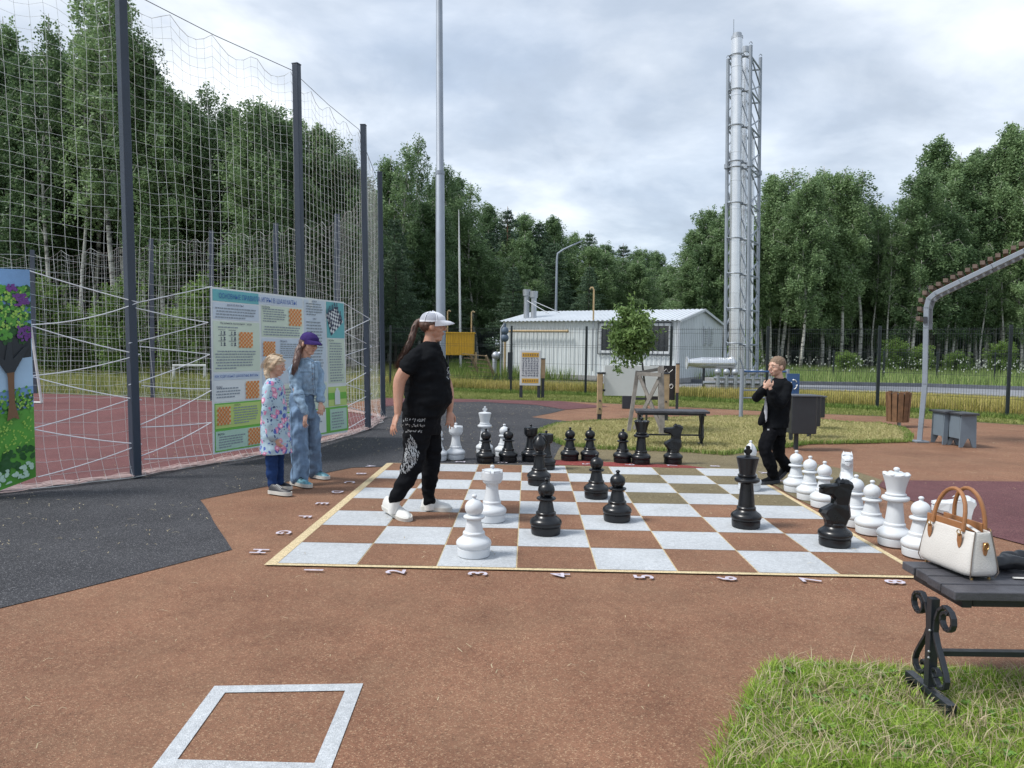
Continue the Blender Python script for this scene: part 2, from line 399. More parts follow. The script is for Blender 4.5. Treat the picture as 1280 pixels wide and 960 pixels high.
# ================================================================== CHESSBOARD
BX, BY, BT, CS = -1.4753, 4.6617, -.0212, .50635
bt, bs = math.cos(BT), math.sin(BT)
def B(i, j, z=.02): return Vector((BX+i*CS*bt-j*CS*bs, BY+i*CS*bs+j*CS*bt, z))
board = thing('chessboard', 'large chessboard of pale and brown rubber squares with cream border laid in the paving', 'chessboard', (*B(4, 4, 0)[:2], 0), BT)
def flat(name, corners, z, m, parent):
    inv = Matrix.LocRotScale(parent.location, parent.rotation_euler, (1, 1, 1)).inverted()
    return raw(name, [tuple(inv @ Vector((c.x, c.y, z))) for c in corners], [(0, 1, 2, 3)], m, parent)
flat('grid_line', [B(0, 0), B(8, 0), B(8, 8), B(0, 8)], .0, m_yline, board)
g = .004/CS
mb_olive_half = None
for j in range(8):
    for i in range(8):
        a = (i+g, j+g, i+1-g, j+1-g)
        q = [B(a[0], a[1]), B(a[2], a[1]), B(a[2], a[3]), B(a[0], a[3])]
        if (i+j) % 2 == 0: flat('pale_square', q, .003, m_white_rub, board)
        else:
            ol = (j >= 4 and i >= 4 and (i, j) not in ((4, 5), (4, 4))) or (j == 7 and i >= 4)
            flat('olive_square' if ol else 'brown_square', q, .003, m_olive if ol else m_brown, board)
bw = .042/CS
for nm, q in (('border_line', [B(-bw*1.7, -bw), B(0, -bw), B(0, 8), B(-bw*1.7, 8)]), ('border_line', [B(0, -bw), B(8+bw, -bw), B(8+bw, 0), B(0, 0)]),
              ('border_line', [B(8, 0), B(8+bw, 0), B(8+bw, 8), B(8, 8)]), ('border_line', [B(-bw, 8), B(8+bw, 8), B(8+bw, 8+bw*.35), B(-bw, 8+bw*.35)])):
    flat(nm, q, .002, m_yline, board)
X8 = Vector((bt, bs, 0)); Y8 = Vector((-bs, bt, 0))
for k in range(8):
    for jj in (-.27, 8.33): text('number', str(k+1), .165, m_paint, B(k+.55, jj, .006), Y8, -X8, board, 'CENTER', .003)
    for ii in (-.42, 8.42): text('letter', 'HGFEDCBA'[k], .15, m_paint, B(ii, k+.5, .006), -Y8, X8, board, 'CENTER', .003)

# ================================================================== BALL NET AND COURT POSTS
m_post = mat('slate_blue_paint', (.030, .044, .068), .42, var=.1, scale=3)
m_cord = mat('white_cord', (.66, .69, .68), .8, var=.1)
m_cord_dark = mat('steel_cable', (.10, .11, .12), .6)
m_rope = mat('white_rope', (.72, .74, .78), .7, var=.08)
pts = [Vector(p) for p in NP]; seg = [(pts[i+1]-pts[i]).length for i in range(len(pts)-1)]; cum = [0]
for s_ in seg: cum.append(cum[-1]+s_)
def net_at(s):
    for i in range(len(seg)):
        if s <= cum[i+1] or i == len(seg)-1:
            t = (s-cum[i])/seg[i]; p = pts[i].lerp(pts[i+1], t); return p, NH[i]+(NH[i+1]-NH[i])*t, i, t
def net_plane(px, py, off=0.0):         # where the sight line of a pixel meets the net's polyline (before post P5)
    r = ray(px, py)
    best = None
    for i in range(0, 5):
        a, b = pts[i], pts[i+1]; d = b-a; n = Vector((d.y, -d.x)).normalized(); a2 = a+n*off
        den = r.x*n.x+r.y*n.y
        if abs(den) < 1e-6: continue
        t = (a2.x*n.x+a2.y*n.y)/den; p = Vector((r.x*t, r.y*t, H+r.z*t)); u = (Vector((p.x, p.y))-a2).dot(d)/d.length_squared
        if -.02 <= u <= 1.02 and t > 0: best = p; break
    return best
def make_net(s0, s1, step, rad, seed, name, parent, skirt=.25):
    ncol = int((s1-s0)/step)+1; NROW = int((NH[4] if s0 < 1 else 3.85)/step); mb_v = []; faces = []
    grid = []
    for c in range(ncol):
        s = s0+c*step; p, h, i, t = net_at(min(s, cum[-1]-1e-4)); d = (pts[i+1]-pts[i]).normalized(); n = Vector((d.y, -d.x))
        ph = (t*4) % 1.0; sag = .20*4*ph*(1-ph)
        col = []; nrow = NROW
        for r_ in range(nrow+1):
            f = r_/nrow
            z = (h-.08)*f-sag*.8*f**6
            q = Vector((s*.55, z*.45, seed)); o1 = noise.noise(q)*.13*(1-f*.6)*math.sin(math.pi*min(1, f*1.02)); zo = noise.noise(q+Vector((9, 3, 1)))*.06*math.sin(math.pi*f)
            zo += .035*noise.noise(Vector((s*3, z*1.2, seed+5)))
            hx = noise.noise(Vector((s*1.3, z*.9, seed+9)))*.05
            spl = skirt*(max(0, .10-f)/.10)**2
            P = p+d*hx+n*(o1*.4+spl*(.5+.5*noise.noise(Vector((s*2, 0, seed)))))
            col.append(Vector((P.x, P.y, max(.02, z+zo*(1 if f > .04 else .2)))))
        grid.append(col)
    nr = min(len(c_) for c_ in grid)
    def cord(P, rr):
        k0 = len(mb_v)
        for i, p in enumerate(P):
            d = (P[min(i+1, len(P)-1)]-P[max(i-1, 0)]).normalized(); a = d.cross(Vector((.3, 1, .2))).normalized(); b = d.cross(a)
            for j in range(3): mb_v.append(p+(a*math.cos(j*2.094)+b*math.sin(j*2.094))*rr)
        for i in range(len(P)-1):
            for j in range(3): faces.append((k0+i*3+j, k0+i*3+(j+1) % 3, k0+i*3+3+(j+1) % 3, k0+i*3+3+j))
    for c in grid: cord(c, rad)
    # rows: resample each column to the same count
    for r_ in range(nr):
        cord([c[min(len(c)-1, round(r_*(len(c)-1)/(nr-1)))] for c in grid], rad*(2.0 if r_ in (0, nr-1) else 1.0))
    off = parent.location
    return raw(name, [tuple(v-off) for v in mb_v], faces, m_cord, parent), grid
net = thing('ball_net', 'tall white ball net on slate blue posts beside the black paving', 'net', (NP[2][0], NP[2][1], 0))
make_net(0, cum[5], .118, .0018, 1.0, 'netting', net)
mb = MB()
for i in range(0, 5):
    a = Vector((*NP[i], NH[i]-.06)); b = Vector((*NP[i+1], NH[i+1]-.06)); mb.tube([a, (a+b)/2-Vector((0, 0, .03)), b], .005, 4)
mb.build('top_cable', m_cord_dark, net, world=True)
for (px, py, i, bx) in ((170, 597, 2, 0), (380, 560, 3, 0), (460, 537, 4, 0), (478, 521, 5, 0)):
    a, b, c_ = Vector(NP[i-1]), Vector(NP[i]), Vector(NP[i+1]); d = (c_-a).normalized(); n = Vector((d.y, -d.x)); p = Vector(PP[i])
    mb = MB(); ang = math.atan2(d.y, d.x); mb.box((p.x, p.y, NH[i]/2), (.085, .085, NH[i]), ang)
    mb.build('post', m_post, net, world=True, bevel=.008)
    mb = MB(); mb.box((p.x, p.y, NH[i]+.006), (.09, .09, .012), ang); mb.build('post_cap', m_post, net, world=True)
SHEAR.append(net)
# gathered net skirt on the ground
mb = MB(); m_skirt = mat('dusty_cord', (.50, .38, .36), .9, var=.2)
for k in range(26):
    P = []; r0 = random.uniform(-.05, .20); ss = random.uniform(0, 3)
    s = 2.6
    while s < cum[6]-.3:
        p, h, i, t = net_at(s); d = (pts[i+1]-pts[i]).normalized(); n = Vector((d.y, -d.x))
        o1 = r0*.7+.06*noise.noise(Vector((s*2.2, k*3.1, 0))); z = .02+.05*abs(noise.noise(Vector((s*3.1, k*1.7, 4))))
        P.append((p.x+n.x*o1, p.y+n.y*o1, z)); s += .09
    mb.tube(P, .0028, 3, caps=False)
mb.build('net_skirt', m_skirt, net, world=True, kind='stuff')
far = thing('ball_net', 'lower ball net on grey posts closing the far side of the maroon court', 'net', (NP[8][0], NP[8][1], 0))
make_net(cum[5], cum[-1]-.01, .125, .0021, 5.0, 'netting', far, .1)
m_gpost = mat('grey_post_paint', (.075, .095, .125), .5)
for i in range(6, 13):
    p = NP[i]; mb = MB(); mb.box((p[0], p[1], NH[i]/2), (.1, .1, NH[i]), .4); mb.build('post', m_gpost, far, world=True)

# lacing ropes (each its own thing tying a banner to a post)
def rope_pts(a, b, sag=.03, n=8, off=.05):
    A = net_plane(a[0], a[1], off); Bq = net_plane(b[0], b[1], off)
    if A is None or Bq is None: return None
    return [A.lerp(Bq, t/n)-Vector((0, 0, sag*4*(t/n)*(1-t/n))) for t in range(n+1)]
def ropes(L, name, label, r, off=.1):
    mb = MB()
    for a, b, sg in L:
        P = rope_pts(a, b, sg, 8, off)
        if P: mb.tube(P, r, 5)
    o = mb.build(name, m_rope, smooth=True); tag(o, label, 'rope'); return o
ropes([((35, 338), (173, 378), .01), ((35, 406), (173, 378), .05), ((35, 406), (175, 443), .02), ((37, 470), (175, 443), .03), ((37, 470), (177, 500), .02), ((39, 536), (160, 500), .01), ((39, 536), (177, 555), .02), ((48, 596), (177, 555), .02)],
      'lacing_rope', 'white zigzag rope lacing the tree picture banner to the first dark post', .0055)
ropes([((265, 358), (173, 378), .0), ((260, 403), (170, 385), .01), ((260, 403), (161, 429), .01), ((262, 443), (174, 433), .0), ((262, 443), (161, 481), .02), ((262, 486), (177, 482), .01), ((264, 488), (167, 534), .02), ((264, 528), (177, 534), .01), ((264, 528), (167, 573), .03), ((264, 568), (180, 574), .01)],
      'lacing_rope', 'white zigzag rope lacing the left edge of the chess rules banner to the post', .0055)
ropes([((430, 379), (463, 399), 0), ((430, 415), (463, 399), 0), ((430, 415), (465, 433), 0), ((432, 444), (465, 433), 0), ((432, 444), (465, 462), .01), ((432, 480), (465, 462), 0), ((432, 480), (465, 492), 0), ((434, 508), (465, 492), 0), ((434, 508), (465, 518), 0), ((436, 535), (465, 518), 0)],
      'lacing_rope', 'white zigzag rope lacing the right edge of the chess rules banner to the post', .006)

# ================================================================== BANNERS
class Banner:                            # sheet along the net polyline, addressed by image column and height fraction
    def __init__(s, topL, topR, botL, botR, off): s.tl, s.tr, s.bl, s.br, s.off = topL, topR, botL, botR, off
    def p(s, px, f, lift=0.0):
        t = (px-s.tl[0])/(s.tr[0]-s.tl[0]); T = s.tl[1]+(s.tr[1]-s.tl[1])*t; Bt = s.bl[1]+(s.br[1]-s.bl[1])*t
        q = net_plane(px+(s.bl[0]-s.tl[0])*f*(1-t)+(s.br[0]-s.tr[0])*f*t, T+(Bt-T)*f, s.off+lift)
        return q
def grid_sheet(bn, x0, x1, f0, f1, lift, nx=2, ny=1, wav=0.0):
    vs, fs = [], []
    for j in range(ny+1):
        for i in range(nx+1):
            q = bn.p(x0+(x1-x0)*i/nx, f0+(f1-f0)*j/ny, lift); r_ = Vector((q.x, q.y, 0)).normalized()
            wv = wav*(noise.noise(Vector((q.x*1.5+q.y*1.1, q.z*1.6, 3)))+.5*noise.noise(Vector((q.x*4+q.y*3, q.z*2.5, 8))))
            vs.append(q-r_*wv)
    for j in range(ny):
        for i in range(nx): a = j*(nx+1)+i; fs.append((a, a+1, a+nx+2, a+nx+1))
    return vs, fs
WV = .02
rb = Banner((263, 358.5), (430, 377.5), (266, 568.5), (434.5, 540), .16)
rules = thing('rules_banner', 'wide pale chess rules banner with orange board diagrams laced to the net behind two girls', 'banner', tuple(G(330, 575)))
def vinyl(name, col, v=.06): return mat(name, col, .38, var=v, scale=1.2, spec=.4)
m_vw = vinyl('banner_white', (.72, .77, .78)); m_teal = vinyl('banner_teal', (.15, .46, .50)); m_blue = vinyl('banner_pale_blue', (.58, .67, .76))
m_lgreen = vinyl('banner_pale_green', (.62, .72, .60)); m_lime = vinyl('banner_lime', (.52, .68, .22)); m_green = vinyl('banner_green', (.17, .50, .08)); m_mint = vinyl('banner_mint', (.48, .68, .56))
m_orange = vinyl('print_orange', (.72, .24, .05)); m_cream = vinyl('print_cream', (.80, .62, .40)); m_ink = vinyl('print_ink', (.05, .06, .12)); m_inkb = vinyl('print_blue_ink', (.04, .12, .40)); m_grey = vinyl('print_grey_ink', (.28, .33, .38))
def put(name, rects, m, parent, bn, lift, nx=None, ny=None):
    mb = MB()
    for (x0, x1, f0, f1) in rects:
        vs, fs = grid_sheet(bn, x0, x1, f0, f1, lift, nx or max(1, int((x1-x0)/5)), ny or max(1, int((f1-f0)*16)), WV); mb.add(vs, fs)
    return mb.build(name, m, parent, world=True, smooth=True, angle=180)
put('banner_sheet', [(263, 430, 0, 1)], m_vw, rules, rb, 0, 40, 24)
put('header_strip', [(265.5, 323, .01, .08)], m_teal, rules, rb, .003)
put('header_strip', [(323, 378, .012, .075)], m_blue, rules, rb, .003)
put('text_panel', [(265.5, 323, .088, .19)], m_blue, rules, rb, .003)
put('text_panel', [(265.5, 323.5, .20, .507)], m_lgreen, rules, rb, .003)
put('text_panel', [(326, 377.5, .082, .287)], m_lgreen, rules, rb, .003)
put('text_panel', [(326, 377.5, .297, .60)], m_blue, rules, rb, .003)
put('text_panel', [(379.5, 406, .012, .60)], m_blue, rules, rb, .003)
put('title_panel', [(265.5, 323, .517, .558)], m_blue, rules, rb, .003)
put('text_panel', [(265.5, 323, .567, .69)], m_vw, rules, rb, .003)
put('frame_panel', [(266, 325, .697, .99)], m_green, rules, rb, .003)
put('text_panel', [(267, 323.5, .706, .850)], m_lime, rules, rb, .005)
put('text_panel', [(267, 324, .866, .982)], m_mint, rules, rb, .005)
put('text_panel', [(326, 406, .61, .79)], m_lgreen, rules, rb, .003)
put('frame_panel', [(325, 431, .795, .985)], m_green, rules, rb, .0025)
put('text_panel', [(327, 404, .805, .975)], m_vw, rules, rb, .005)
put('text_panel', [(408, 429, .288, .62)], m_lgreen, rules, rb, .003)
put('picture_panel', [(407.5, 429.5, .012, .28)], m_teal, rules, rb, .003)
put('picture_panel', [(407.5, 430, .645, .79)], m_lime, rules, rb, .005)
put('picture_panel', [(407.5, 430, .69, .74)], m_green, rules, rb, .007)
put('text_panel', [(409, 429.5, .81, .97)], m_mint, rules, rb, .005)
def diagram(x0, x1, f0, f1):
    put('board_diagram', [(x0, x1, f0, f1)], m_cream, rules, rb, .007)
    L = [(x0+(x1-x0)*i/8, x0+(x1-x0)*(i+1)/8, f0+(f1-f0)*j/8, f0+(f1-f0)*(j+1)/8) for i in range(8) for j in range(8) if (i+j) % 2]
    put('diagram_squares', L, m_orange, rules, rb, .014, 1, 1)
for d in ((298, 315, .262, .36), (361, 376.5, .088, .205), (328, 343, .317, .414), (305.5, 322, .572, .682), (269.5, 286, .72, .83), (307.5, 323.5, .872, .976)): diagram(*d)
# illegible small print: short word-like strokes
def lines(L, m, name='small_print'):
    mb = MB(); rr = random.Random(4)
    for (x0, x1, f0, f1, n) in L:
        for k in range(n):
            f = f0+(f1-f0)*(k+.3)/n; x = x0+rr.uniform(0, (x1-x0)*.06); xe = x1-rr.uniform(0, (x1-x0)*(.12 if k < n-1 else .5))
            while x < xe-.8:
                ww = rr.uniform(1.2, 4.2)*(1 if x0 < 400 else .7); ww = min(ww, xe-x)
                vs, fs = grid_sheet(rb, x, x+ww, f, f+min(.009, (f1-f0)/n*.45), .010, 1, 1, WV); mb.add(vs, fs); x += ww+.7
    return mb.build(name, m, rules, world=True)
lines([(268, 320, .112, .185, 4), (268, 320, .375, .495, 7), (272, 300, .228, .244, 1), (328, 358, .095, .19, 6), (328, 374, .212, .28, 4), (348, 372, .325, .43, 7), (382, 403, .03, .125, 5), (382, 403, .16, .59, 19), (410, 427, .31, .61, 15), (268, 301, .60, .67, 4),
       (289, 321, .725, .835, 7), (270, 304, .895, .972, 5), (411, 427, .83, .96, 6), (330, 400, .63, .77, 7), (330, 400, .82, .96, 7)], m_grey)
# small chess piece pictures on the left panel, tilted board and piece pictures on the right
mb = MB()
for i in range(2):
    for j in range(3):
        for (dx, w_) in ((0, 1.0), (4, 1.9)):
            x = 276+i*13+dx; f = .258+j*.034
            for (a, b, c_, d) in ((-w_*.5, w_*.5, .004, .010), (-w_*.3, w_*.3, .010, .018), (-w_*.7, w_*.7, .019, .024)):
                vs, fs = grid_sheet(rb, x+a, x+b, f+a*0+c_, f+d, .010, 1, 1, WV); mb.add(vs, fs)
        vs, fs = grid_sheet(rb, 272+i*13, 281+i*13, .252+j*.034, .2545+j*.034, .010, 1, 1, WV); mb.add(vs, fs)
mb.build('piece_pictures', m_ink, rules, world=True, kind='stuff')
mb = MB(); mb2 = MB()
def rbq(x, f, l): return rb.p(x, f, l)
K4 = ((407.3, .105), (420, .045), (413.6, .262), (428.6, .155))
for i in range(8):
    for j in range(8):
        P = [tuple(K4[0][q]*(1-a/8)*(1-b/8)+K4[1][q]*(a/8)*(1-b/8)+K4[2][q]*(1-a/8)*(b/8)+K4[3][q]*(a/8)*(b/8) for q in (0, 1)) for a, b in ((i, j), (i+1, j), (i+1, j+1), (i, j+1))]
        (mb if (i+j) % 2 else mb2).add([rbq(x, f, .012)-Vector((0, .012, 0)) for x, f in P], [(0, 1, 2, 3)])
mb.build('board_picture_squares', m_ink, rules, world=True); mb2.build('board_picture_squares', m_vw, rules, world=True)
mb = MB()
for (x, f) in ((410, .08), (412, .06), (415, .05), (418, .03), (421, .03), (422, .06), (425, .09), (424, .12), (426, .13), (412, .13), (414, .17)):
    for k in range(2):
        vs, fs = grid_sheet(rb, x-.9+k*.35, x+.9-k*.35, f+.012-k*.03, f+.03-k*.02, .026, 1, 1, WV); mb.add(vs, fs)
mb.build('piece_pictures', m_ink, rules, world=True, kind='stuff')
mb = MB()
for (a, b, c_, d) in ((416, 421.5, .675, .69), (415.5, 422, .69, .78), (417, 420, .655, .675)): vs, fs = grid_sheet(rb, a, b, c_, d, .012, 1, 1, WV); mb.add(vs, fs)
mb.build('board_stand_picture', m_vw, rules, world=True)
lines([(416.5, 421, .695, .77, 5)], m_ink)
# headings, one mesh each
def on_banner(s, px0, px1, f, hgt, m, name='heading', bold=.0):
    o = text(name, s, 1.0, m, (0, 0, 0), (1, 0, 0), (0, 1, 0), None, 'LEFT', bold); me = o.data
    xs = [v.co.x for v in me.vertices]; x0, x1 = min(xs), max(xs)
    inv = Matrix.LocRotScale(rules.location, rules.rotation_euler, (1, 1, 1)).inverted()
    for v in me.vertices:
        u, h_ = (v.co.x-x0)/(x1-x0), v.co.y; g_ = rb.p(px0+(px1-px0)*u, f-h_*hgt/1.95, .014); r_ = Vector((g_.x, g_.y, 0)).normalized()
        wv = WV*(noise.noise(Vector((g_.x*1.5+g_.y*1.1, g_.z*1.6, 3)))+.5*noise.noise(Vector((g_.x*4+g_.y*3, g_.z*2.5, 8)))); v.co = inv @ (g_-r_*wv)
    o.parent = rules; o['kind'] = 'stuff'; return o
on_banner('ОСНОВНЫЕ ПРАВИЛА ИГРЫ В ШАХМАТЫ', 274, 370.5, .048, .085, m_inkb, bold=.0)
on_banner('КАК ХОДЯТ И БЬЮТ ШАХМАТНЫЕ ФИГУРЫ', 267.5, 321, .537, .045, m_inkb, bold=.0)
for s_, x, x1_, f in (('ШАХМАТЫ', 284, 304, .10), ('Начальное положение фигур', 275, 314, .212), ('ЛАДЬЯ', 268.5, 276, .60), ('СЛОН', 291, 298, .716), ('ФЕРЗЬ', 270, 278, .886), ('КОРОЛЬ', 328, 337, .092), ('ПЕШКА', 349, 358, .315), ('ШАХ', 390, 396, .022), ('МАТ', 391, 395, .148), ('КОНЬ', 410, 416, .30)):
    on_banner(s_, x, x1_, f, .034, m_ink)

# picture banner of a flowering tree, cut by the left edge of the photograph
tb = Banner((-60, 333), (37, 337), (-55, 634), (45, 596), .16)
treeb = thing('picture_banner', 'banner printed with a flowering tree hanging on the net at the left edge', 'banner', tuple(G(0, 617)))
m_sky_p = vinyl('print_sky', (.20, .38, .66), .35); m_sky_l = vinyl('print_pale_sky', (.42, .62, .82), .2); m_gr1 = vinyl('print_leaf_green', (.10, .34, .05), .3); m_gr2 = vinyl('print_light_leaf', (.32, .55, .10), .3)
m_gr3 = vinyl('print_dark_leaf', (.025, .11, .03), .3); m_pur = vinyl('print_purple', (.16, .05, .26), .3); m_trk = vinyl('print_trunk', (.20, .11, .06), .3); m_dk = vinyl('print_dark_branches', (.03, .04, .05), .2)
def putt(name, rects, m, lift, nx=None, ny=None):
    mb = MB()
    for (x0, x1, f0, f1) in rects: vs, fs = grid_sheet(tb, x0, x1, f0, f1, lift, nx or max(1, int((x1-x0)/5)), ny or max(1, int((f1-f0)*16)), WV); mb.add(vs, fs)
    return mb.build(name, m, treeb, world=True, smooth=True, angle=180)
putt('banner_sheet', [(-60, 37, 0, 1)], m_sky_p, 0, 24, 24)
putt('lawn_print', [(-60, 37, .66, 1)], m_gr1, .003); putt('pale_sky_print', [(-60, 37, .30, .56)], m_sky_l, .003); putt('dark_crown_print', [(-60, 36, .28, .42)], m_dk, .004)
def blobs(L, m, name, lift, seed, kind=None):
    mb = MB(); rr = random.Random(seed)
    for (x0, x1, f0, f1, n, sz) in L:
        for k in range(n):
            x, f = rr.uniform(x0, x1), rr.uniform(f0, f1); a0 = rr.uniform(0, 6.28); P = []
            for j in range(6):
                t = a0+j*math.pi/3; q = sz*rr.uniform(.5, 1.1); xx = min(36.8, x+q*math.cos(t)); ff = min(.985, max(.01, f+q*math.sin(t)/270)); P.append((xx, ff))
            vs = [tb.p(xx, ff, lift+rr.uniform(0, .004)) for xx, ff in P]
            vs2 = []
            for v in vs:
                r_ = Vector((v.x, v.y, 0)).normalized(); wv = WV*(noise.noise(Vector((v.x*1.5+v.y*1.1, v.z*1.6, 3)))+.5*noise.noise(Vector((v.x*4+v.y*3, v.z*2.5, 8)))); vs2.append(v-r_*wv)
            mb.add(vs2, [(0, 1, 2, 3, 4, 5)])
    return mb.build(name, m, treeb, world=True, kind='stuff')
blobs([(-60, 36, .09, .34, 170, 5.5), (-60, 36, .60, .66, 90, 3)], m_gr3, 'leaf_print', .006, 1)
blobs([(-60, 35, .08, .32, 300, 3.4), (-60, 36, .56, .68, 140, 2.6)], m_gr1, 'leaf_print', .012, 2)
blobs([(-60, 34, .09, .28, 240, 2.1), (-60, 35, .58, .66, 60, 1.6), (-60, 35, .70, .84, 190, 1.4)], m_gr2, 'leaf_print', .018, 3)
if 1: blobs([(8, 20, .075, .10, 20, 2.4), (16, 34, .12, .17, 46, 2.6), (20, 36, .27, .34, 40, 2.6)], m_pur, 'blossom_print', .024, 5)
blobs([(-60, 36, .84, .93, 70, 4.5)], m_gr3, 'shade_print', .008, 6)
blobs([(-60, 36, .92, .985, 60, 3.5)], m_mint, 'foreground_print', .014, 7)
mb = MB()
def pq(L, m_, name, lift=.02):
    q = MB(); q.add([tb.p(x, f, lift)-Vector((0, .01, 0)) for x, f in L], [tuple(range(len(L)))]); return q.build(name, m_, treeb, world=True)
pq([(5, .70), (8, .62), (7, .50), (4, .44), (16, .44), (15, .52), (15, .62), (20, .705), (13, .69)], m_trk, 'trunk_print')
pq([(5, .48), (-8, .40), (-20, .38), (-8, .37), (4, .42), (8, .34), (13, .34), (14, .42), (28, .37), (36, .36), (30, .395), (16, .48)], m_dk, 'branch_print', .021)

# football goals on the court
m_goal = mat('goal_white', (.62, .63, .63), .5)
def goal(name, x, y, wd, h, dp, ang, label):
    t = thing(name, label, 'goal', (x, y, 0), ang); mb = MB()
    for s in (0, 1): mb.tube([(s*wd, 0, .02), (s*wd, 0, h)], .04, 8)
    mb.tube([(-.04, 0, h), (wd+.04, 0, h)], .04, 8); mb.build('goal_frame', m_goal, t, smooth=True)
    mb = MB()
    for s in (0, 1): mb.tube([(s*wd, 0, h), (s*wd, dp*.45, h), (s*wd, dp, .05), (s*wd, 0, .05)], .022, 6)
    mb.tube([(0, dp, .05), (wd, dp, .05)], .022, 6); mb.build('back_frame', m_goal, t, smooth=True)
g0 = G(52, 505); tg = thing('football_goal', 'white football goal with slanting back stay standing behind the tree picture banner', 'goal', tuple(g0)); gt_ = at(36, 392, g0.y)
for yy_ in (0, -2.4):
    o_ = Vector((yy_, 0, 0)); mb = MB(); mb.tube([g0+o_+Vector((0, 0, .03)), gt_+o_], .028, 8); mb.build('back_stay', m_goal, tg, smooth=True, world=True)
    mb = MB(); mb.tube([Vector((g0.x-1.1, g0.y, .03))+o_, Vector((g0.x-1.1, g0.y, gt_.z))+o_], .035, 8); mb.build('goal_post', m_goal, tg, smooth=True, world=True)
    mb = MB(); mb.tube([g0+o_+Vector((0, 0, .03)), Vector((g0.x-1.1, g0.y, .03))+o_], .024, 8); mb.tube([gt_+o_, Vector((g0.x-1.1, g0.y, gt_.z))+o_], .024, 8); mb.build('side_bar', m_goal, tg, smooth=True, world=True)
mb = MB(); mb.tube([(g0.x-1.1, g0.y, gt_.z), (g0.x-3.5, g0.y, gt_.z)], .035, 8); mb.build('crossbar', m_goal, tg, smooth=True, world=True)
g1 = G(213, 496); goal('football_goal', -11.2, 24.6, .95, .6, .35, .5, 'small far football goal frame seen through both nets')
# ================================================================== BOILER HOUSE
m_wall = mat('white_cladding', (.62, .66, .68), .45, var=.06, scale=1.2)
m_roof = mat('white_roof_sheet', (.62, .66, .70), .4, var=.06, scale=1.0)
m_trim = mat('white_trim', (.60, .63, .66), .5)
m_dark = mat('dark_metal', (.03, .035, .045), .5)
m_glass = mat('window_glass', (.02, .025, .03), .08, var=.1, spec=.8)
m_steel = mat('stainless_steel', (.74, .76, .78), .26, .75, var=.08, scale=2.0)
m_galv = mat('galvanised_steel', (.40, .43, .47), .45, .55, var=.12, scale=3)
m_ochre = mat('ochre_pipe_paint', (.42, .31, .17), .5, var=.12)
m_white = mat('white_metal', (.62, .64, .66), .45, var=.06)
ang_h = math.atan2(.52, -.85)            # long wall runs back and to the left
Rc = Vector((6.45, 29.0, 0)); LD = Vector((-.853, .522, 0)); WD = Vector((.522, .853, 0)); HL, HW, EV, RG = 8.0, 5.75, 2.5, 3.02
house = thing('boiler_house', 'low white corrugated boiler house with barred window behind the mesh fence', 'building', tuple(Rc))
def hp(u, v, z): return Rc+LD*u+WD*v+Vector((0, 0, z))   # u along the long wall, v along the gable
def ribbed(u0, u1, zf, wallfn, pitch=.20, dep=.022):
    mb = MB(); n = int(abs(u1-u0)/pitch)
    vs = []; fs = []
    prof = [(0, 0), (.42, 0), (.5, 1), (.9, 1)]
    P = []
    for k in range(n):
        for (t, d) in prof: P.append((u0+(u1-u0)*(k+t)/n, d*dep))
    P.append((u1, 0))
    for (u, d) in P: vs += [wallfn(u, d, 0), wallfn(u, d, zf(u))]
    for i in range(len(P)-1): fs.append((2*i, 2*i+2, 2*i+3, 2*i+1))
    mb.add(vs, fs); return mb
ribbed(0, HL, lambda u: EV, lambda u, d, z: hp(u, -d, z)).build('front_wall', m_wall, house, world=True)
ribbed(0, HW, lambda v: EV+(RG-EV)*(1-abs(v-HW/2)/(HW/2)), lambda v, d, z: hp(-d, v, z)).build('gable_wall', m_wall, house, world=True)
ribbed(0, HW, lambda v: EV+(RG-EV)*(1-abs(v-HW/2)/(HW/2)), lambda v, d, z: hp(HL+d, v, z)).build('gable_wall', m_wall, house, world=True)
ribbed(0, HL, lambda u: EV, lambda u, d, z: hp(u, HW+d, z)).build('rear_wall', m_wall, house, world=True)
for sgn in (0, 1):
    P = []; n = 42; vs = []; fs = []; prof = [(0, 0), (.45, 0), (.55, .03), (.95, .03)]
    for k in range(n):
        for t, d in prof: P.append((-.15+(HL+.3)*(k+t)/n, d))
    for (u, d) in P:
        e = -.2 if sgn == 0 else HW+.2
        vs += [hp(u, e, EV-.03+d), hp(u, HW/2, RG+.02+d)]
    for i in range(len(P)-1): fs.append((2*i, 2*i+2, 2*i+3, 2*i+1))
    mb = MB(); mb.add(vs, fs); mb.build('roof_slope', m_roof, house, world=True)
mb = MB()
mb.bar(hp(0, -.03, 0), hp(0, -.03, EV), .09, .09); mb.bar(hp(HL, -.03, 0), hp(HL, -.03, EV), .09, .09); mb.bar(hp(-.03, HW, 0), hp(-.03, HW, EV), .09, .09)
mb.bar(hp(-.15, -.2, EV-.05), hp(-.15, HW/2, RG), .03, .10); mb.bar(hp(-.15, HW+.2, EV-.05), hp(-.15, HW/2, RG), .03, .10)
mb.build('corner_trim', m_trim, house, world=True)
mb = MB(); mb.bar(hp(-.1, HW/2, .12), hp(HL+.1, HW/2, .12), HW+.16, .2); mb.build('plinth', mat('concrete', (.3, .3, .3), .9), house, world=True)
def hu(px):                              # long-wall coordinate under an image column
    r_ = ray(px, 440); # Rc+LD*u parallel to ray in plan
    return (Rc.x*r_.y-Rc.y*r_.x)/(-(LD.x*r_.y-LD.y*r_.x))
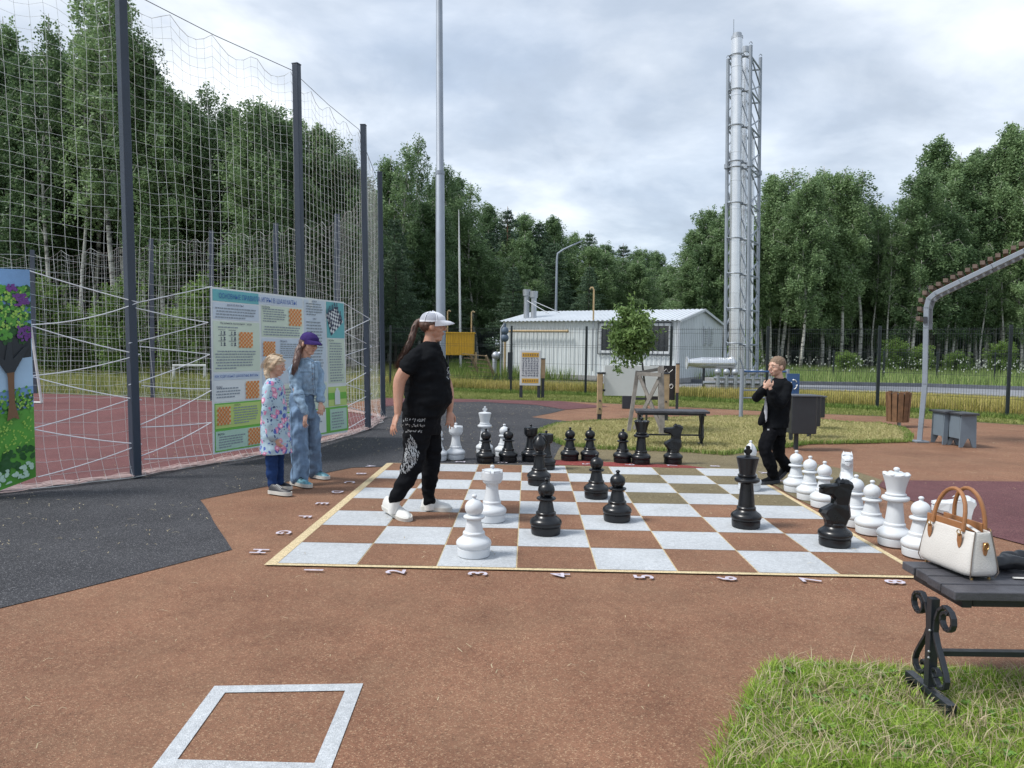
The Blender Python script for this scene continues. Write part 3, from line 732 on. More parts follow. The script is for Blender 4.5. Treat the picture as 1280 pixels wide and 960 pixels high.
# window with frame and bars
u0, u1 = hu(751), hu(837)
zt_, zb_ = 2.32, 1.22
wf = MB(); d0 = -.05
for (a, b) in ((hp(u0, d0, zt_), hp(u1, d0, zt_)), (hp(u0, d0, zb_), hp(u1, d0, zb_))): wf.bar(a, b, .05, .10)
for u in (u0, u1, (u0+u1)/2): wf.bar(hp(u, d0-.003, zb_), hp(u, d0-.003, zt_), .05, .10)
win = wf.build('window', m_trim, house, world=True)
mb = MB(); mb.bar(hp(u0, -.027, (zt_+zb_)/2), hp(u1, -.027, (zt_+zb_)/2), .006, zt_-zb_); mb.build('pane', m_glass, win)
for o_ in (win.children): 
    for v in o_.data.vertices: v.co -= Rc
mb = MB()
for a, b in ((hp(u0+.1, -.09, zt_+.08), hp(u1-.1, -.09, zt_+.08)), (hp(u0+.1, -.09, zb_-.1), hp(u1-.1, -.09, zb_-.1)), (hp(u0+.1, -.09, zb_-.1), hp(u0+.1, -.09, zt_+.08)), (hp(u1-.1, -.09, zb_-.1), hp(u1-.1, -.09, zt_+.08))): mb.bar(a, b, .03, .03)
for k in range(1, 13): u = u0+(u1-u0)*k/13; mb.bar(hp(u, -.09, zb_-.1), hp(u, -.09, zt_+.08), .014, .014)
for z in (1.5, 1.77, 2.04): mb.bar(hp(u0+.1, -.097, z), hp(u1-.1, -.097, z), .014, .014)
mb.build('window_bars', m_dark, house, world=True)
for v0, v1 in ((3.05, 3.5), (3.85, 4.3)):
    fr = MB(); fr.bar(hp(-.05, (v0+v1)/2, 1.55), hp(-.05, (v0+v1)/2, 2.35), v1-v0, .04, up=LD); lv = fr.build('louvre', m_trim, house, world=True)
    sl = MB()
    for k in range(7): sl.bar(hp(-.085, v0+.04, 1.62+k*.1), hp(-.085, v1-.04, 1.62+k*.1), .04, .02)
    q = sl.build('slat', m_galv, lv); 
    for vv in q.data.vertices: vv.co -= Rc
# gas pipe along the front wall
mb = MB(); ul, ur = hu(635), hu(712); mb.tube([hp(ul, -.25, 0), hp(ul, -.25, 1.35), hp(ul, -.25, 1.9), hp(ul-.1, -.25, 2.02), hp(ul-.3, -.25, 2.05), hp(ur, -.25, 2.05)], .05, 8)
mb.ball(hp(ur, -.25, 2.05), .07, 8); mb.build('gas_pipe', m_ochre, house, smooth=True, world=True)
mb = MB(); u = hu(742.5); mb.tube([hp(u, -.12, .4), hp(u, -.12, 2.75)], .022, 6); mb.build('vent_pipe_lower', m_galv, house, world=True)
mb = MB(); mb.tube([hp(u, -.12, 2.5), hp(u, -.12, 3.75), hp(u+.05, -.12, 3.85), hp(u+.14, -.12, 3.85), hp(u+.17, -.12, 3.78)], .035, 6); mb.build('vent_pipe', m_ochre, house, smooth=True, world=True)
for k, px in enumerate((658, 667)):
    u = hu(px)+.0; b_ = hp(u-.6, 1.3+k*.05, 0); p = at(px, 400, b_.y); mb = MB(); b_ = Vector((p.x, b_.y, 0)); zt2 = height(px, 362+k*2, b_.y)
    mb.tube([b_+Vector((0, 0, 2.5)), b_+Vector((0, 0, zt2-.28))], .125, 14); mb.tube([b_+Vector((0, 0, zt2-.3)), b_+Vector((0, 0, zt2-.27)), b_+Vector((0, 0, zt2))], [.13, .17, .18], 14)
    mb.build('flue', m_galv, house, smooth=True, world=True)
mb = MB(); fz = height(658, 375, 31.5)
for px, py, qx, qy in ((659, 376, 686, 392), (668, 377, 700, 391)): mb.tube([at(px, py, 32.4), at(qx, qy, 31.6)], .018, 5)
mb.build('guy_rod', m_galv, house, world=True)
# regulator boxes at the left corner
reg = thing('gas_regulator', 'blue grey gas regulator on a pale pipe at the left corner of the boiler house', 'gas regulator', tuple(base(628, 30)))
mb = MB(); p = base(629, 30)
mb.ball(p+Vector((.05, 0, 2.05-.05)), (.16, .14, .17), 10); mb.ball(p+Vector((.05, 0, 1.72)), (.17, .14, .17), 10); mb.tube([p+Vector((.05, 0, 1.6)), p+Vector((.05, 0, 2.3))], .05, 8); mb.build('regulator_body', mat('blue_grey_paint', (.09, .13, .19), .5), reg, smooth=True, world=True)
mb = MB(); mb.tube([p+Vector((-.1, 0, 0)), p+Vector((-.1, 0, 2.1)), p+Vector((.0, 0, 2.25))], .035, 8); mb.tube([p+Vector((-.35, 0, 0)), p+Vector((-.35, 0, .95)), p+Vector((-.12, 0, 1.1))], .09, 10); mb.ball(p+Vector((-.3, 0, 1.0)), .17, 10); mb.build('inlet_pipe', m_galv, reg, smooth=True, world=True)
mb = MB(); mb.box(p+Vector((.28, 0, .6)), (.2, .1, 1.1)); mb.build('support_post', m_dark, reg, world=True)

# ================================================================== YELLOW CABINET, PALLETS, MAST, LAMPS
yc = thing('gas_cabinet', 'yellow ribbed metal gas cabinet on legs behind the mesh fence', 'cabinet', tuple(base(574, 33)))
m_yel = mat('yellow_paint', (.62, .36, .02), .5, var=.08)
p0, p1 = at(557, 446, 33), at(592, 446, 33); zt3 = height(575, 416.5, 33); zb3 = height(575, 444, 33)
mb = MB(); cxm = (p0.x+p1.x)/2; mb.box((cxm, 33.4, (zt3+zb3)/2), (p1.x-p0.x, .8, zt3-zb3)); mb.build('cabinet_body', m_yel, yc, world=True)
mb = MB(); mb.box((cxm, 33.4, zt3+.02), (p1.x-p0.x+.08, .9, .05)); mb.build('cabinet_roof', m_yel, yc, world=True)
mb = MB()
for k in range(12): mb.box((p0.x+(k+.5)*(p1.x-p0.x)/12, 32.99, (zt3+zb3)/2), (.03, .02, zt3-zb3-.05))
mb.build('rib', m_yel, yc, world=True)
for s in (-1, 1): mb = MB(); mb.box((cxm+s*(p1.x-p0.x)*.42, 33.3, zb3/2), (.07, .07, zb3)); mb.build('leg', m_dark, yc, world=True)
for px, yb, yt in ((559.5, 425, 388), (589.5, 425, 389)):
    mb = MB(); a = at(px, yt, 33.2); mb.tube([(a.x, 33.2, zt3), (a.x, 33.2, a.z-.05), (a.x+.06, 33.2, a.z), (a.x+.14, 33.2, a.z-.05)], .03, 6); mb.build('vent_pipe', m_ochre, yc, smooth=True, world=True)
mb = MB(); mb.tube([at(594, 440, 33.2), at(594.5, 446, 33.2), (at(594.5, 446, 33.2).x, 33.2, 0)], .06, 8); mb.build('gas_pipe', m_ochre, yc, smooth=True, world=True)
m_wood = mat('weathered_wood', (.30, .22, .14), .85, var=.3, scale=8)
pal = thing('wooden_pallet', 'grey wooden pallet leaning in the long grass behind the mesh fence', 'pallet', tuple(base(604, 30)))
pc = base(604, 30)
for k in range(6): mb = MB(); z = .12+k*.17; mb.bar(pc+Vector((-.62+.1*(5-k)*.8-.2, 0-.1*k, z+.1)), pc+Vector((.3+.1*(5-k)*.8-.2, -.1*k, z+.02)), .03, .09, up=(0, 1, 0)); mb.build('slat', m_wood, pal, world=True)
for k in range(2): mb = MB(); x = -.1+k*.6; mb.bar(pc+Vector((x+.05, .03, 0)), pc+Vector((x-.38, -.47, 1.0)), .06, .1); mb.build('bearer', m_wood, pal, world=True)
m_galvp = mat('grey_pole_paint', (.30, .34, .40), .45, .3, var=.1, scale=1.5)
lp = thing('floodlight_pole', 'tall grey tapered floodlight pole rising out of the top of the photo behind the woman', 'pole', tuple(base(551, 25)))
b_ = base(551.5, 25); t_ = at(548.5, -120, 25); mb = MB(); mb.tube([b_, b_.lerp(t_, .45), b_.lerp(t_, .452), t_], [.165, .145, .125, .095], 16); mb.build('pole_shaft', m_galvp, lp, smooth=True, world=True)
mb = MB(); mb.tube([b_, b_+Vector((0, 0, .03))], .3, 12); mb.build('base_plate', m_galvp, lp, world=True)
mb = MB(); q = b_.lerp(t_, .451); mb.tube([q-Vector((0, 0, .06)), q+Vector((0, 0, .06))], .155, 16); mb.build('collar', m_galvp, lp, world=True)
ms = thing('lightning_mast', 'thin white lightning mast rising behind the yellow cabinet', 'mast', tuple(base(575.5, 36)))
a, b = base(576, 36), at(573.5, 262, 36); mb = MB(); mb.tube([a, a.lerp(b, .75), b], [.06, .045, .015], 8); mb.build('mast_shaft', m_white, ms, smooth=True, world=True)
mb = MB(); mb.tube([a, a+Vector((0, 0, .04))], .15, 8); mb.build('base_plate', m_white, ms, world=True)
sl_ = thing('street_lamp', 'slim grey street lamp with curved arm behind the boiler house roof', 'street lamp', tuple(base(694, 42)))
a = base(694, 42); zt4 = height(694, 325, 42); P = [a, Vector((a.x, 42, zt4)), at(697, 317, 42), at(704, 312, 42), at(719, 305, 42)]
mb = MB(); mb.tube(P, [.09, .06, .055, .05, .045], 8); mb.build('lamp_post', m_galvp, sl_, smooth=True, world=True)
mb = MB(); mb.bar(at(716, 306.5, 42), at(728, 301, 42), .22, .07); mb.build('lamp_head', m_galvp, sl_, world=True)

# ================================================================== CHIMNEY TOWER
TD = 26.0
twb = base(931, TD+.6)
tower = thing('chimney_tower', 'tall grey lattice tower carrying shiny steel chimney flues beside the boiler house', 'chimney', tuple(twb))
m_lat = mat('lattice_grey_steel', (.30, .34, .39), .5, .3, var=.1, scale=2)
LX, RX = at(911.5, 300, TD).x, at(943, 300, TD).x
legs = [(LX, TD, height(911, 74, TD)), (at(936, 300, TD-.05).x, TD-.35, height(944, 56, TD-.4)), (at(951.5, 300, TD+.9).x, TD+.9, height(953, 72, TD+.9)), (LX+.55, TD+1.1, height(921, 80, TD+1.0))]
for (x, y, z) in legs:
    mb = MB(); mb.tube([(x, y, 0), (x, y, z)], .062, 10); mb.build('leg', m_lat, tower, smooth=True, world=True)
    mb = MB(); mb.tube([(x+.05*math.cos(t), y, z+.05+.07*math.sin(t)) for t in [math.pi*k/6 for k in range(7)]], .014, 5); mb.build('lifting_eye', m_lat, tower, world=True)
levels = [.35, 1.55, 2.75, 3.95, 5.15, 6.35, 7.55, 7.75, 8.95, 10.15, 11.3]
def brace(name, A, Bq, r):
    mb = MB()
    mb.tube([A, Bq], r, 6); mb.build(name, m_lat, tower, world=True)
for a_, b_i in ((0, 1), (1, 2), (2, 3), (3, 0)):
    for k, z in enumerate(levels):
        A, Bq = legs[a_], legs[b_i]; brace('cross_bar', (A[0], A[1], z), (Bq[0], Bq[1], z), .034)
        if k+1 < len(levels) and levels[k+1]-z > .5:
            z2 = levels[k+1]; zm = (z+z2)/2
            if a_ in (1, 3): brace('diagonal_brace', (A[0], A[1], z), (Bq[0], Bq[1], zm), .026); brace('diagonal_brace', (Bq[0], Bq[1], zm), (A[0], A[1], z2), .026)
            else:
                brace('diagonal_brace', (A[0], A[1], z), ((A[0]*.55+Bq[0]*.45), (A[1]*.55+Bq[1]*.45), z2), .022); brace('diagonal_brace', (Bq[0], Bq[1], z), ((A[0]*.55+Bq[0]*.45), (A[1]*.55+Bq[1]*.45), z2), .022)
for (x, y, z) in legs[:3]:
    mb = MB(); mb.tube([(x, y, 7.6), (x, y, 7.75)], .10, 10); mb.build('flange', m_lat, tower, world=True)
fx = at(922, 300, TD-.15).x; fy = TD-.2; ztop = height(922, 42, fy)
def flue(x, y, z0, z1, r):
    n = int((z1-z0)/.9); 
    for k in range(n):
        a, b = z0+(z1-z0)*k/n, z0+(z1-z0)*(k+1)/n; mb = MB(); mb.tube([(x, y, a), (x, y, b-.03), (x, y, b-.03), (x, y, b)], [r, r, r*1.05, r*1.05], 24); mb.build('flue_section', m_steel, tower, smooth=True, world=True)
flue(fx, fy, .5, ztop-.15, .185)
mb = MB(); mb.tube([(fx, fy, ztop-.18), (fx, fy, ztop-.1), (fx, fy, ztop-.1), (fx, fy, ztop)], [.195, .195, .15, .15], 20); mb.build('flue_cap', m_galv, tower, smooth=True, world=True)
flue(at(933.5, 300, TD+.5).x, TD+.55, .5, height(933, 60, TD+.5)-.1, .095)
mb = MB(); q = (at(933.5, 300, TD+.5).x, TD+.55); zz2 = height(933, 58, TD+.5); mb.tube([(*q, zz2-.2), (*q, zz2)], .12, 14); mb.build('flue_cap', m_galv, tower, smooth=True, world=True)
flue(at(946, 300, TD+.4).x-.12, TD+.25, .5, 9.0, .06)
mb = MB(); mb.tube([(fx-.12, fy, ztop-.5), (fx-.12, fy, height(918, 24, fy))], .012, 5); mb.build('lightning_rod', m_lat, tower, world=True)
for z in levels[1:]:
    mb = MB(); mb.tube([(fx+.235*math.cos(t), fy+.235*math.sin(t), z+.05) for t in [2*math.pi*k/16 for k in range(17)]], .018, 5); mb.tube([(fx-.2, fy, z+.05), (LX, TD, z+.12)], .02, 5); mb.tube([(fx+.2, fy, z+.05), (legs[1][0], legs[1][1], z-.12)], .02, 5); mb.build('flue_clamp', m_lat, tower, world=True)
mb = MB(); ctr = Vector((fx+.4, TD+.4, .17)); mb.box(ctr, (2.0, 2.2, .34)); mb.build('foundation', mat('concrete', (.3, .3, .3), .9), tower, world=True)
for k in range(7): mb = MB(); q = base(898+k*11, TD-1.2); mb.tube([(q.x, q.y, 0), (q.x, q.y, .62)], .07, 8); mb.ball((q.x, q.y, .62), .12, 8); mb.build('pipe_stub', m_galv, tower, smooth=True, world=True)
mb = MB(); mb.tube([base(893, TD-1.2)+Vector((0, 0, .42)), base(975, TD-1.2)+Vector((0, 0, .42))], .05, 8); mb.tube([base(880, TD-.9)+Vector((0, 0, .25)), base(975, TD-.9)+Vector((0, 0, .25))], .06, 8); mb.build('header_pipe', m_galv, tower, smooth=True, world=True)
SHEAR.append(tower)
# insulated duct
duct = thing('insulated_duct', 'shiny steel insulated duct with flared left end standing on stilts before the tower', 'duct', tuple(base(888, 25.5)))
a, b = at(858, 453.5, 25.6), at(921, 454, 25.6); ln = (b-a)
mb = MB(); mb.tube([a, a+ln*.02, a+ln*.03, a+ln*.06, a+ln*.3, a+ln*.93, a+ln*1.0], [.22, .22, .12, .135, .195, .19, .06], 24); mb.build('duct_shell', m_steel, duct, smooth=True, world=True)
for k in range(4): mb = MB(); q = a+ln*(.3+k*.17); mb.tube([q-Vector((.02, 0, 0)), q+Vector((.02, 0, 0))], .202, 24); mb.build('joint_band', m_steel, duct, smooth=True, world=True)
for k in (.35, .85): mb = MB(); q = a+ln*k; mb.bar((q.x, q.y, 0), (q.x, q.y, q.z-.18), .07, .07); mb.build('leg', m_dark, duct, world=True)

# ================================================================== MESH FENCES
m_fence = mat('dark_green_grey_fence', (.022, .032, .036), .5)
def mesh_fence(P, h, name, label, step, rad, skip=()):
    t = thing(name, label, 'fence', (P[0][0], P[0][1], 0))
    for i, (x, y) in enumerate(P):
        mb = MB(); mb.box((x, y, (h+.07)/2), (.062, .042, h+.07)); mb.build('post', m_fence, t, world=True)
        if i+1 < len(P):
            a, b = Vector((x, y, 0)), Vector((*P[i+1], 0)); L = (b-a).length; d = (b-a)/L; nrm = Vector((d.y, -d.x, 0))*.03; mb = MB()
            n = int(L/step)
            for k in range(n+1): q = a+d*(L*k/n)-nrm; mb.tube([q+Vector((0, 0, .05)), q+Vector((0, 0, h+.02))], rad, 3, False)
            for z in (.08, .42, .48, .9, 1.38, 1.44, h-.12, h-.02):
                if z < h: mb.tube([a-nrm*1.3+Vector((0, 0, z)), b-nrm*1.3+Vector((0, 0, z))], rad*1.15, 3, False)
            mb.build('mesh_panel', m_fence, t, world=True)
    return t
fp = [(14.5, 9.5), (12.3, 13.2)]
for px, d in ((1262, 15.7), (1098.5, 17.5), (959, 18.9), (838.5, 20.0), (732.5, 21.3), (639, 21.9), (548, 22.6), (488, 23.2), (420, 24.0)):
    q = base(px, d); fp.append((q.x, q.y))
mesh_fence(fp, 1.92, 'mesh_fence', 'dark welded mesh fence behind the playground, in front of the boiler house', .05, .0032)
fp2 = []
for px, d in ((1400, 33), (1244, 33.5), (1172, 34), (1105, 34.5), (1042, 35), (975, 35.5)): q = base(px, d); fp2.append((q.x, q.y))
mesh_fence(fp2, 1.35, 'mesh_fence', 'lower dark mesh fence on the far side of the road before the birch wood', .08, .0035)
fp3 = []
for px, d in ((630, 44), (594, 45), (560, 46), (500, 47), (440, 48), (380, 46), (300, 40), (250, 33), (190, 31), (120, 30), (40, 30)): q = base(px, d); fp3.append((q.x, q.y))
mesh_fence(fp3, 2.1, 'mesh_fence', 'dark mesh fence along the forest edge behind the yellow cabinet and the court', .1, .005)

# ================================================================== TREES
m_bark_b = bpy.data.materials.new('birch_bark'); m_bark_b.use_nodes = True; t_ = m_bark_b.node_tree; bb = t_.nodes['Principled BSDF']
co = N(t_, 'ShaderNodeTexCoord').outputs['Object']; mp = N(t_, 'ShaderNodeMapping'); mp.inputs['Scale'].default_value = (1, 1, 3.2); t_.links.new(co, mp.inputs[0])
t_.links.new(ramp(t_, tex(t_, mp.outputs[0], 2.6, 5, .75), [(.44, (.50, .50, .46)), (.54, (.36, .35, .32)), (.60, (.03, .03, .03))]), bb.inputs['Base Color']); bb.inputs['Roughness'].default_value = .8
m_bark_p = mat('pine_bark', (.16, .085, .05), .9, var=.4, scale=3)
m_bark_d = mat('grey_bark', (.07, .065, .055), .9, var=.4, scale=3)
m_leaf_b = leafmat('birch_leaves', (.082, .150, .068), (.28, .40, .19))
m_leaf_c = leafmat('conifer_needles', (.050, .094, .060), (.155, .235, .135), .3)
m_leaf_l = leafmat('light_shrub_leaves', (.10, .18, .04), (.30, .44, .12), .45)
def leaf_mesh(name, Cn, sz, asp, m, up_bias=.0, hang=False):
    n = len(Cn); d = rng.normal(size=(n, 3)); 
    if hang: d[:, 2] = -abs(d[:, 2])*.7
    d /= np.linalg.norm(d, axis=1)[:, None]
    e = rng.normal(size=(n, 3)); e -= d*(e*d).sum(1)[:, None]; e /= np.linalg.norm(e, axis=1)[:, None]
    s = sz*(.6+.8*rng.random(n))[:, None]
    V = np.empty((n, 4, 3)); V[:, 0] = Cn-d*s*.5; V[:, 1] = Cn+e*s*asp*.5; V[:, 2] = Cn+d*s*.5; V[:, 3] = Cn-e*s*asp*.5
    me = bpy.data.meshes.new(name); me.vertices.add(n*4); me.vertices.foreach_set('co', V.ravel()); me.loops.add(n*4); me.loops.foreach_set('vertex_index', np.arange(n*4, dtype='i'))
    me.polygons.add(n); me.polygons.foreach_set('loop_start', np.arange(0, n*4, 4, dtype='i')); me.update(calc_edges=True); me.validate(); me.materials.append(m); return me
PARK = []
def birch(seed, Ht=14.0, bare=.30, wide=1.9, nleaf=32000, m=None, bark=None, sz=.115):
    r = random.Random(seed); lr = np.random.default_rng(seed)
    t = thing('birch_tree', 'x', 'tree'); mb = MB()
    lean = r.uniform(-.35, .35); trunk = [Vector((lean*(k/10)+.10*math.sin(k*.9+seed), .12*math.sin(k*.7+seed*2), Ht*k/10)) for k in range(11)]
    mb.tube(trunk, [.098*(1-k/10.5)+.010 for k in range(11)], 7)
    def tp(f): i = min(9, int(f*10)); return trunk[i].lerp(trunk[i+1], f*10-i)
    cs = []; nb = 46
    for b in range(nb):
        f = bare+(1-bare)*(b/nb)**.85*.97; a = b*2.4+r.uniform(-.5, .5); env = math.sin(math.pi*min(1, ((f-bare)/(1-bare))*.86+.16))**.75
        L = wide*env*r.uniform(.6, 1.12); p = tp(f); d = Vector((math.cos(a), math.sin(a), 0))
        q1 = p+d*L*.45+Vector((0, 0, L*.55)); q2 = p+d*L*.85+Vector((0, 0, L*.72)); q3 = p+d*L+Vector((0, 0, L*.45))
        mb.tube([p, q1, q2, q3], [.028*(1.2-f)+.006, .016, .009, .004], 4, False)
        nn = int(nleaf/nb*(.45+env*.9)); u = lr.random(nn)**.7
        P = np.where(u[:, None] < .5, np.array(p)+(np.array(q1)-np.array(p))*(u[:, None]*2), np.array(q1)+(np.array(q3)-np.array(q1))*((u[:, None]-.5)*2))
        # drooping strands gathered into clumps
        ns = max(4, nn//38); st = lr.integers(0, ns, nn); sx = lr.normal(0, .26, (ns, 3)); sx[:, 2] *= .8; P = P*.25+P[st % nn]*.75
        P = P+sx[st]+lr.normal(0, .085, (nn, 3)); P[:, 2] -= abs(lr.normal(0, .30, nn))*(.4+u); cs.append(P)
    tr = mb.build('trunk', bark or m_bark_b, t, smooth=True, angle=180)
    link('crown', leaf_mesh('birch_crown', np.concatenate(cs), sz, .62, m or m_leaf_b, hang=True), t); t['_h'] = Ht; PARK.append(t); return t
def conifer(seed, Ht=14.0, bare=.22, wide=1.9, n=15000, pine=False):
    r = random.Random(seed); lr = np.random.default_rng(seed); t = thing('pine_tree' if pine else 'spruce_tree', 'x', 'tree'); mb = MB()
    mb.tube([(0, 0, 0), (.05, 0, Ht*.5), (0, 0, Ht)], [.15, .10, .015], 7); cs = []; lv = int((1-bare)*Ht/.42); tot = sum((1-i/lv)**.8+.12 for i in range(lv))
    for i in range(lv):
        f = i/lv; z = Ht*(bare+(1-bare)*f*.985); L0 = wide*((1-f)**.75)*(min(1, .45+f*4))+.15; nbr = 6; nl = n*((1-f)**.8+.12)/tot
        for b in range(nbr):
            if pine and r.random() < .22: continue
            a = i*1.1+b*2*math.pi/nbr+r.uniform(-.25, .25); L = L0*r.uniform(.65, 1.15); d = Vector((math.cos(a), math.sin(a), 0)); dz = .28 if (pine or f > .7) else -.06
            e = d*L+Vector((0, 0, L*dz)); mb.tube([Vector((0, 0, z)), Vector((0, 0, z))+e*.6-Vector((0, 0, .03*L)), Vector((0, 0, z))+e], [.022, .014, .005], 3, False)
            k = int(nl/nbr); u = lr.random(k)**.6; P = np.array([0, 0, z])+np.outer(u, np.array(e)); sp = .16*L*(1.15-u)+.05; sd_ = np.array((-d.y, d.x, 0.))
            P += np.outer(lr.normal(0, 1, k)*sp, sd_)+np.c_[np.zeros(k), np.zeros(k), lr.normal(-.05, .075, k)]+lr.normal(0, .04, (k, 3)); cs.append(P)
    mb.build('trunk', m_bark_p if pine else m_bark_d, t, smooth=True, angle=180)
    link('crown', leaf_mesh('conifer_crown', np.concatenate(cs), .20, .30, m_leaf_c), t); t['_h'] = Ht; PARK.append(t); return t
protoB = [birch(11, bare=.24), birch(12, bare=.3, wide=1.7), birch(13, bare=.18, wide=2.1), birch(14, bare=.34, wide=1.8, nleaf=28000), birch(15, bare=.12, wide=2.3, nleaf=36000)]
protoT = [birch(21, bare=.38, wide=1.25, nleaf=6800, sz=.12), birch(22, bare=.45, wide=1.1, nleaf=5600, sz=.12)]       # airy tops
protoC = [conifer(31, wide=2.5, n=20000), conifer(32, bare=.12, wide=2.9, n=22000), conifer(33, bare=.38, wide=2.3, n=15000, pine=True)]
protoY = [birch(41, 4.0, .05, 1.2, 9000, m_leaf_l, m_bark_d, .11)]
used = set()
WHERE = {'birches behind the net': ((60, 'above the tree picture banner'), (165, 'left of the first dark net post'), (270, 'above the left part of the court'), (378, 'above the chess rules banner'), (999, 'beyond the second dark net post')),
  'trees of the mixed wood behind the boiler house': ((550, 'left of the floodlight pole'), (625, 'above the yellow cabinet'), (700, 'behind the twin roof flues'), (770, 'behind the middle of the boiler house'), (999, 'behind the right end of the boiler house')),
  'birches beyond the road': ((912, 'left of the chimney tower'), (1010, 'right of the chimney tower'), (1105, 'above the wooden bin'), (1200, 'behind the shelter post'), (1999, 'above the shelter roof'))}
FRONT = {'birches behind the net': lambda x: 36.5, 'trees of the mixed wood behind the boiler house': lambda x: np.interp(x, [480, 640, 850], [50, 60, 84]), 'birches beyond the road': lambda x: 50.5}
def plant(kinds, px, d, ytop, label, group, wscale=1.0, rnd=random, z=None):
    pr = rnd.choice(kinds); g0 = base(px, d); hgt = height(px, ytop, d) if z is None else z
    if pr.name in used: t = copy_tree(pr)
    else: t = pr; used.add(pr.name)
    s = hgt/pr['_h']; t.location = (g0.x, g0.y, 0); t.rotation_euler = (0, 0, rnd.uniform(0, 6.28)); ws = wscale*(.55*s+.45)*rnd.uniform(.9, 1.15); t.scale = (ws, ws, s)
    if group in WHERE:
        sp = {'birch_tree': 'birch', 'spruce_tree': 'spruce', 'pine_tree': 'pine'}[t.name.split('.')[0]]; pl = [w_ for lim, w_ in WHERE[group] if px < lim][0]; row = 'front row' if d < FRONT[group](px) else 'back row'
        label = '%s in the %s of the wood, %s' % (sp, row, pl); group = label
    tag(t, label, 'tree', group); return t
rt = random.Random(5)
LB = 'birch in the tall wood behind the net at the left'; CB = 'tree in the dark mixed wood behind the boiler house'; RB = 'white-trunked birch in the wood beyond the road at the right'
GL, GC, GR = 'birches behind the net', 'trees of the mixed wood behind the boiler house', 'birches beyond the road'
sil_left = [(-40, 30), (-12, 45), (14, 22), (36, 60), (60, 18), (84, 60), (104, 40), (122, -30), (142, -60), (160, -10), (178, 40), (205, 92), (232, 118), (264, 100), (290, 128), (318, 120), (348, 128), (372, 140), (398, 152), (420, 160), (440, 190)]
for i, (px, yt) in enumerate(sil_left): plant(protoT if i in (4, 6, 7, 8, 9, 13, 19) else protoB, px, 33+rt.uniform(-2, 3), yt, LB, GL, 1.0, rt)
for i in range(34):
    px = -70+i*15.5+rt.uniform(-5, 5); yt = np.interp(px, [-60, 120, 170, 200, 260, 330, 440], [95, 75, 75, 130, 150, 165, 205]); plant([protoB[2], protoB[4], protoB[0], protoC[0]], px, 37+rt.uniform(-2, 6), yt+rt.uniform(-12, 30), LB, GL, 1.1, rt)
sil_c = [(486, 195, 'B'), (504, 178, 'T'), (522, 168, 'T'), (545, 200, 'B'), (566, 216, 'B'), (590, 228, 'T'), (612, 252, 'B'), (632, 258, 'P'), (652, 262, 'B'), (672, 274, 'C'), (690, 268, 'B'), (712, 288, 'B'), (734, 288, 'C'), (756, 302, 'B'), (776, 304, 'P'), (796, 308, 'B'), (816, 312, 'B'), (834, 330, 'B'), (846, 345, 'B')]
for px, yt, k in sil_c:
    d = np.interp(px, [480, 640, 850], [46, 60, 85])+rt.uniform(-3, 5); plant({'B': protoB, 'T': protoT, 'C': protoC[:2], 'P': protoC[2:]}[k], px, d, yt, CB, GC, 1.0+.012*(d-45), rt)
for i in range(34):
    px = 470+i*11.5+rt.uniform(-4, 4); yt = np.interp(px, [470, 600, 700, 850], [235, 275, 305, 352]); d = np.interp(px, [480, 640, 850], [46, 56, 72])+rt.uniform(-4, 9)
    plant(protoC*2+protoB*2, px, d, yt+rt.uniform(-14, 45), CB, GC, 1.1+.01*(d-45), rt)
for px, d, yt in ((494, 41, 300), (640, 45, 330), (735, 46, 330)): plant(protoC, px, d, yt, CB, GC, .9, rt)
sil_r = [(862, 285), (882, 258), (902, 252), (960, 215), (978, 206), (1002, 216), (1026, 206), (1050, 212), (1072, 212), (1088, 250), (1108, 305), (1124, 262), (1142, 205), (1164, 168), (1188, 190), (1210, 182), (1232, 178), (1252, 150), (1276, 150), (1300, 160)]
for i, (px, yt) in enumerate(sil_r): plant(protoB if i % 4 else protoT+protoB, px, 47+rt.uniform(-3, 4), yt, RB, GR, 1.15, rt)
for i in range(38):
    px = 862+i*12.4+rt.uniform(-4, 4); yt = np.interp(px, [860, 900, 960, 1080, 1108, 1150, 1300], [310, 280, 250, 250, 320, 225, 195]); plant(protoB, px, 50+rt.uniform(-4, 6), yt+rt.uniform(-5, 40), RB, GR, 1.2, rt)
for i in range(22): px = 925+i*16.5+rt.uniform(-7, 7); plant(protoT, px, 45.5+rt.uniform(0, 5), 250+rt.uniform(-20, 60), RB, GR, .8, rt)
for px, d, yt in ((58, 27.5, 350), (86, 28.5, 385), (150, 27, 352), (128, 28.5, 395), (252, 28, 350), (232, 29, 385)): plant(protoY, px, d, yt, 'young light green tree at the forest edge behind the court', 'young trees behind the court', 1.0, rt)
for px, d, yt in ((930, 43, 415), (1060, 42, 440), (1120, 42, 425), (1150, 42, 432), (1195, 41, 440), (1250, 41, 428)): plant(protoY, px, d, yt, 'light green bush at the foot of the birches beyond the road', 'bushes under the birches', 1.0, rt)
for p_ in PARK:
    if p_.name not in used: [bpy.data.objects.remove(k) for k in list(p_.children)]; bpy.data.objects.remove(p_)
# dark undergrowth between and behind the trunks
rn = np.random.default_rng(3); n = 95000
px_ = rn.uniform(-120, 1400, n); dd = rn.uniform(0, 1, n)
D0 = np.interp(px_, [-100, 430, 480, 640, 850, 870, 1400], [36, 38, 48, 62, 84, 54, 54]); yy = D0+dd*9; xx = (px_-640)/F*yy; hz_ = np.abs(rn.normal(0, 1, n)); zc = rn.random(n)**1.3*7.5*(.6+.4*np.sin(xx*.9)+.25*np.sin(xx*2.3+1))+.1
tag(link('undergrowth', leaf_mesh('undergrowth', np.c_[xx, yy, np.abs(zc)], .56, .7, m_leaf_c)), 'dark undergrowth filling the wood between and behind the trunks', 'undergrowth', kind='stuff')

